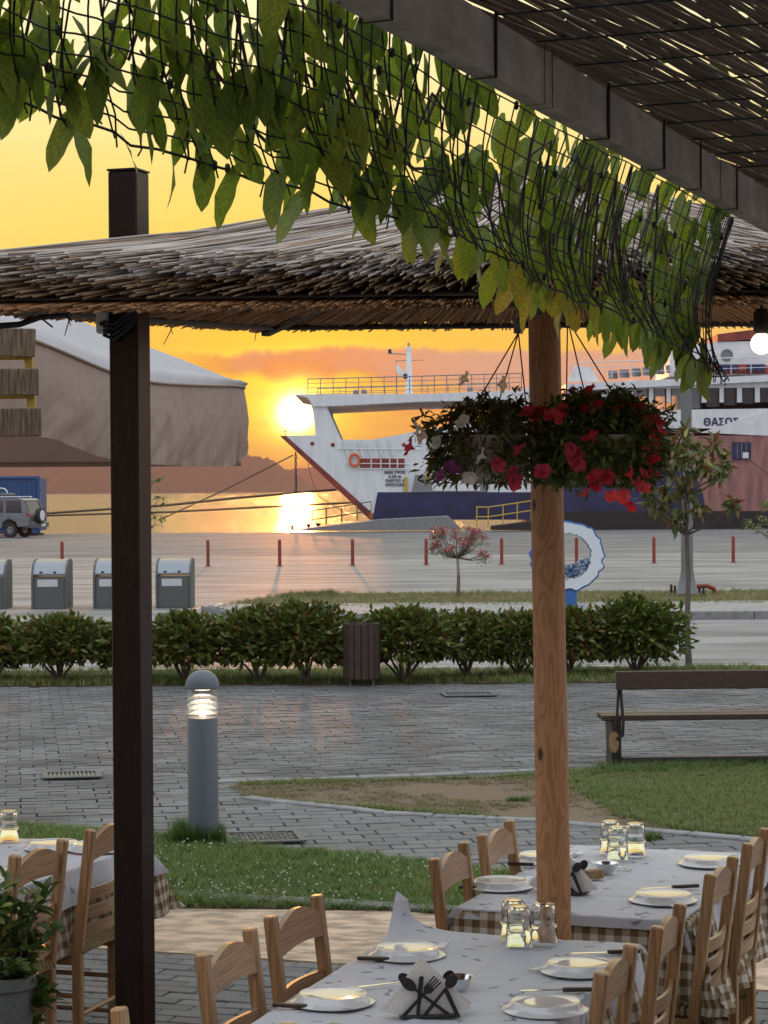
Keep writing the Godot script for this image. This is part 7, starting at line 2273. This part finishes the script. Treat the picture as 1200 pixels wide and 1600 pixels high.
	var kn := [[Vector3(-0.086, 0.749, -6.501), Vector3(0.091, 0.749, -6.469), "knife in front of the plate behind the near napkin holder"], [Vector3(-0.299, 0.749, -5.921), Vector3(-0.083, 0.749, -5.864), "knife in front of the front left plate"], [Vector3(0.245, 0.749, -7.654), Vector3(0.419, 0.749, -7.598), "knife in front of the plate left of the pole"], [Vector3(0.433, 0.749, -8.127), Vector3(0.605, 0.749, -8.079), "knife by the plate half hidden behind the pole"], [Vector3(1.051, 0.749, -7.646), Vector3(0.869, 0.749, -7.605), "knife behind the nearer plate right of the pole"], [Vector3(0.732, 0.749, -6.572), Vector3(0.554, 0.749, -6.551), "knife behind the plate right of the near glasses"], [Vector3(0.564, 0.749, -6.075), Vector3(0.436, 0.749, -6.071), "knife behind the front right plate"]]
	for q in kn: knife(q[2], q[0] + up, q[1] + up)
	var fk := [[Vector3(0.092, 0.749, -6.531), Vector3(0.221, 0.749, -6.805), "fork leaning out from the plate behind the near napkin holder"], [Vector3(-0.078, 0.749, -6.142), Vector3(0.034, 0.749, -6.17), "fork beside the front left plate"], [Vector3(0.54, 0.749, -6.284), Vector3(0.39, 0.749, -6.373), "fork left of the plate right of the near glasses"], [Vector3(0.472, 0.749, -5.79), Vector3(0.26, 0.749, -5.882), "fork left of the front right plate"], [Vector3(0.402, 0.749, -7.672), Vector3(0.549, 0.749, -7.921), "fork right of the plate beside the pole"], [Vector3(0.859, 0.749, -8.001), Vector3(0.679, 0.749, -8.201), "fork left of the plate right of the far glasses"], [Vector3(0.934, 0.749, -7.277), Vector3(0.769, 0.749, -7.466), "fork left of the nearer plate right of the pole"], [Vector3(0.617, 0.749, -8.232), Vector3(0.749, 0.749, -8.415), "fork just right of the pole on its table"], [Vector3(-1.302, 0.749, -8.504), Vector3(-1.384, 0.749, -8.723), "fork beside the plate on the left table"]]
	for q in fk: fork(q[2], q[0] + up, q[1] + up)
	place_napkin("napkin holder with crossed black cutlery on the nearest table", Vector3(Vector3(0.096, 0.75, -5.812).x, y + 0.001, Vector3(0.096, 0.75, -5.812).z), 0.12)
	place_napkin("napkin holder half hidden behind the wooden pole", Vector3(Vector3(0.586, 0.75, -7.538).x, y + 0.001, Vector3(0.586, 0.75, -7.538).z - 0.04), -0.5)
	# steel dishes and cork-stoppered block
	for q in [[Vector3(0.189, 0.75, -6.114), "small shiny steel dish behind the near napkin holder"], [Vector3(0.771, 0.75, -7.958), "small shiny steel dish right of the pole"]]:
		var b := MB.new()
		b.lathe([Vector2(0.0, 0.0), Vector2(0.025, 0.0), Vector2(0.032, 0.01), Vector2(0.040, 0.03), Vector2(0.043, 0.034), Vector2(0.040, 0.033), Vector2(0.030, 0.012), Vector2(0.0, 0.004)], 28)
		var o := obj("steel_dish", b, M.bright_steel)
		o.position = Vector3(q[0].x, y + 0.001, q[0].z)
		tag(o, q[1], "dish", "steel dishes on the tables")
	var wb := MB.new()
	wb.box(Transform3D(Basis(Vector3.UP, 0.5), Vector3(0, 0.016, 0)), Vector3(0.07, 0.03, 0.035), 0.003)
	var wo := obj("wooden_block", wb, M.cork)
	wo.position = Vector3(Vector3(0.712, 0.75, -7.83).x, y + 0.001, Vector3(0.712, 0.75, -7.83).z)
	tag(wo, "small pale wooden block beside the steel dish by the pole", "block")
	potted_plant()
	taverna()

func taverna() -> void:
	# unseen house of the terrace, added behind the viewpoint to screen the sky
	var t := thing("added_taverna_house", "unseen cream rendered taverna house added behind the viewpoint to screen the sky", "house", ter(0.0, -3.4, 0.0), TURN)
	var b := MB.new()
	for q in [[-6.5, 4.0, 2.0, 4.0], [-2.55, 1.5, 2.0, 4.0], [2.55, 1.5, 2.0, 4.0], [6.5, 4.0, 2.0, 4.0], [-4.0, 1.4, 0.45, 0.9], [-4.0, 1.4, 3.05, 1.9], [4.0, 1.4, 0.45, 0.9], [4.0, 1.4, 3.05, 1.9], [0.0, 3.6, 3.15, 1.7]]:
		b.box(Transform3D(Basis.IDENTITY, Vector3(q[0], q[2], 0.15)), Vector3(q[1], q[3], 0.3))
	obj("wall", b, M.render_cream, t)
	b = MB.new()
	b.box(Transform3D(Basis.IDENTITY, Vector3(0, 2.0, 4.0)), Vector3(17.0, 4.0, 0.3))
	for x in [-8.35, 8.35]: b.box(Transform3D(Basis.IDENTITY, Vector3(x, 2.0, 2.08)), Vector3(0.3, 4.0, 3.5))
	obj("rear_wall", b, M.render_cream, t)
	b = MB.new()
	b.prism(pv2([Vector2(-0.5, 4.0), Vector2(2.1, 5.2), Vector2(4.7, 4.0)]), -8.9, 8.9, Transform3D(Basis(Vector3(0, 0, 1), Vector3.UP, Vector3.LEFT), Vector3.ZERO))
	obj("roof", b, M.roof_tile, t)
	for x in [-4.0, 4.0]:
		b = MB.new()
		for e in [-0.66, 0.66]: b.box(Transform3D(Basis.IDENTITY, Vector3(x + e, 1.5, 0.1)), Vector3(0.08, 1.2, 0.1), 0.01)
		for e in [0.94, 2.06]: b.box(Transform3D(Basis.IDENTITY, Vector3(x, e, 0.1)), Vector3(1.4, 0.08, 0.098), 0.01)
		var w := obj("window", b, M.sculpt_blue, t)
		b = MB.new()
		b.box(Transform3D(Basis.IDENTITY, Vector3(x, 1.5, 0.12)), Vector3(1.26, 1.06, 0.01))
		obj("pane", b, M.pane, w)
	for s in [-1.0, 1.0]:
		b = MB.new()
		b.box(Transform3D(Basis.IDENTITY, Vector3(s * 0.9, 1.15, 0.12)), Vector3(1.76, 2.26, 0.06), 0.01)
		var dr := obj("door", b, M.sculpt_blue, t)
		b = MB.new()
		b.rod(Vector3(s * 0.12, 1.0, 0.06), Vector3(s * 0.12, 1.2, 0.06), 0.014, 8)
		obj("handle", b, M.steel, dr)

func potted_plant() -> void:
	R.seed = 4242
	var rim: Vector3 = Vector3(-0.945, 0.911, -5.6)
	var sy := rim.y - 0.27
	var st := thing("plant_stand", "dark wooden plant stand under the potted plant", "stand", Vector3(rim.x, 0.046, rim.z), 0.2)
	var b := MB.new()
	b.box(Transform3D(Basis.IDENTITY, Vector3(0, sy - 0.046 - 0.012, 0)), Vector3(0.28, 0.024, 0.28), 0.003)
	obj("shelf", b, M.bin_wood, st)
	for x in [-0.11, 0.11]:
		for z in [-0.11, 0.11]:
			b = MB.new()
			b.box(Transform3D(Basis.IDENTITY, Vector3(x, (sy - 0.07) * 0.5, z)), Vector3(0.03, sy - 0.07, 0.03), 0.002)
			obj("leg", b, M.bin_wood, st)
	var t := thing("potted_plant", "leafy plant in a grey pot at the lower left", "plant", Vector3(rim.x, sy + 0.001, rim.z))
	b = MB.new()
	b.lathe([Vector2(0.0, 0.0), Vector2(0.058, 0.0), Vector2(0.075, 0.235), Vector2(0.084, 0.24), Vector2(0.084, 0.268), Vector2(0.078, 0.27), Vector2(0.072, 0.262), Vector2(0.070, 0.235), Vector2(0.0, 0.23)], 30)
	obj("pot", b, M.pot_grey, t)
	b = MB.new()
	b.lathe([Vector2(0.0, 0.242), Vector2(0.069, 0.238)], 16)
	obj("soil", b, M.soil, t)
	var c := MB.new()
	b = MB.new()
	for k in 30:
		var a := rr(0, TAU)
		var h := rr(0.06, 0.27)
		var o := rr(0.02, 0.17)
		if k > 21: h = -rr(0.0, 0.2)
		if k > 21: o = rr(0.09, 0.13)
		var tip := Vector3(cos(a) * o, 0.25 + h, sin(a) * o * 0.8)
		var mid := Vector3(tip.x * 0.5, 0.25 + h * 0.55 + (0.05 if h < 0 else 0.0), tip.z * 0.5)
		var pts := PackedVector3Array([Vector3(tip.x * 0.2, 0.24, tip.z * 0.2), mid, tip])
		b.tube(pts, PackedFloat32Array([0.003, 0.0022, 0.0012]), 5)
		for e in 26:
			var s := pow(R.randf(), 0.6)
			var p := pts[0].lerp(mid, s * 2.0) if s < 0.5 else mid.lerp(tip, s * 2.0 - 1.0)
			var g := rr(0.7, 1.35)
			c.col = Color(0.065 * g, 0.11 * g, 0.022 * g)
			if R.randf() < 0.12: c.col = Color(0.15 * g, 0.17 * g, 0.04 * g)
			c.leaf(leaf_xf(p + Vector3(rr(-0.01, 0.01), 0, rr(-0.01, 0.01)), dirn(rr(0, TAU), rr(-0.2, 1.2)), rr(-0.9, 0.9)), rr(0.034, 0.062), rr(0.020, 0.030), 0.3, rr(0.0, 0.5), 3)
	obj("stems", b, M.bark, t).set_meta("kind", "stuff")
	obj("foliage", c, M.foliage, t)


func build_all() -> void:
	ferry()
	parked_car()
	mid_ground()
	thatch()
	metal_post()
	parasol()
	pergola()
	leaf_screen()
	pendant()
	terrace_set()
	print("harbour ", Time.get_ticks_msec())
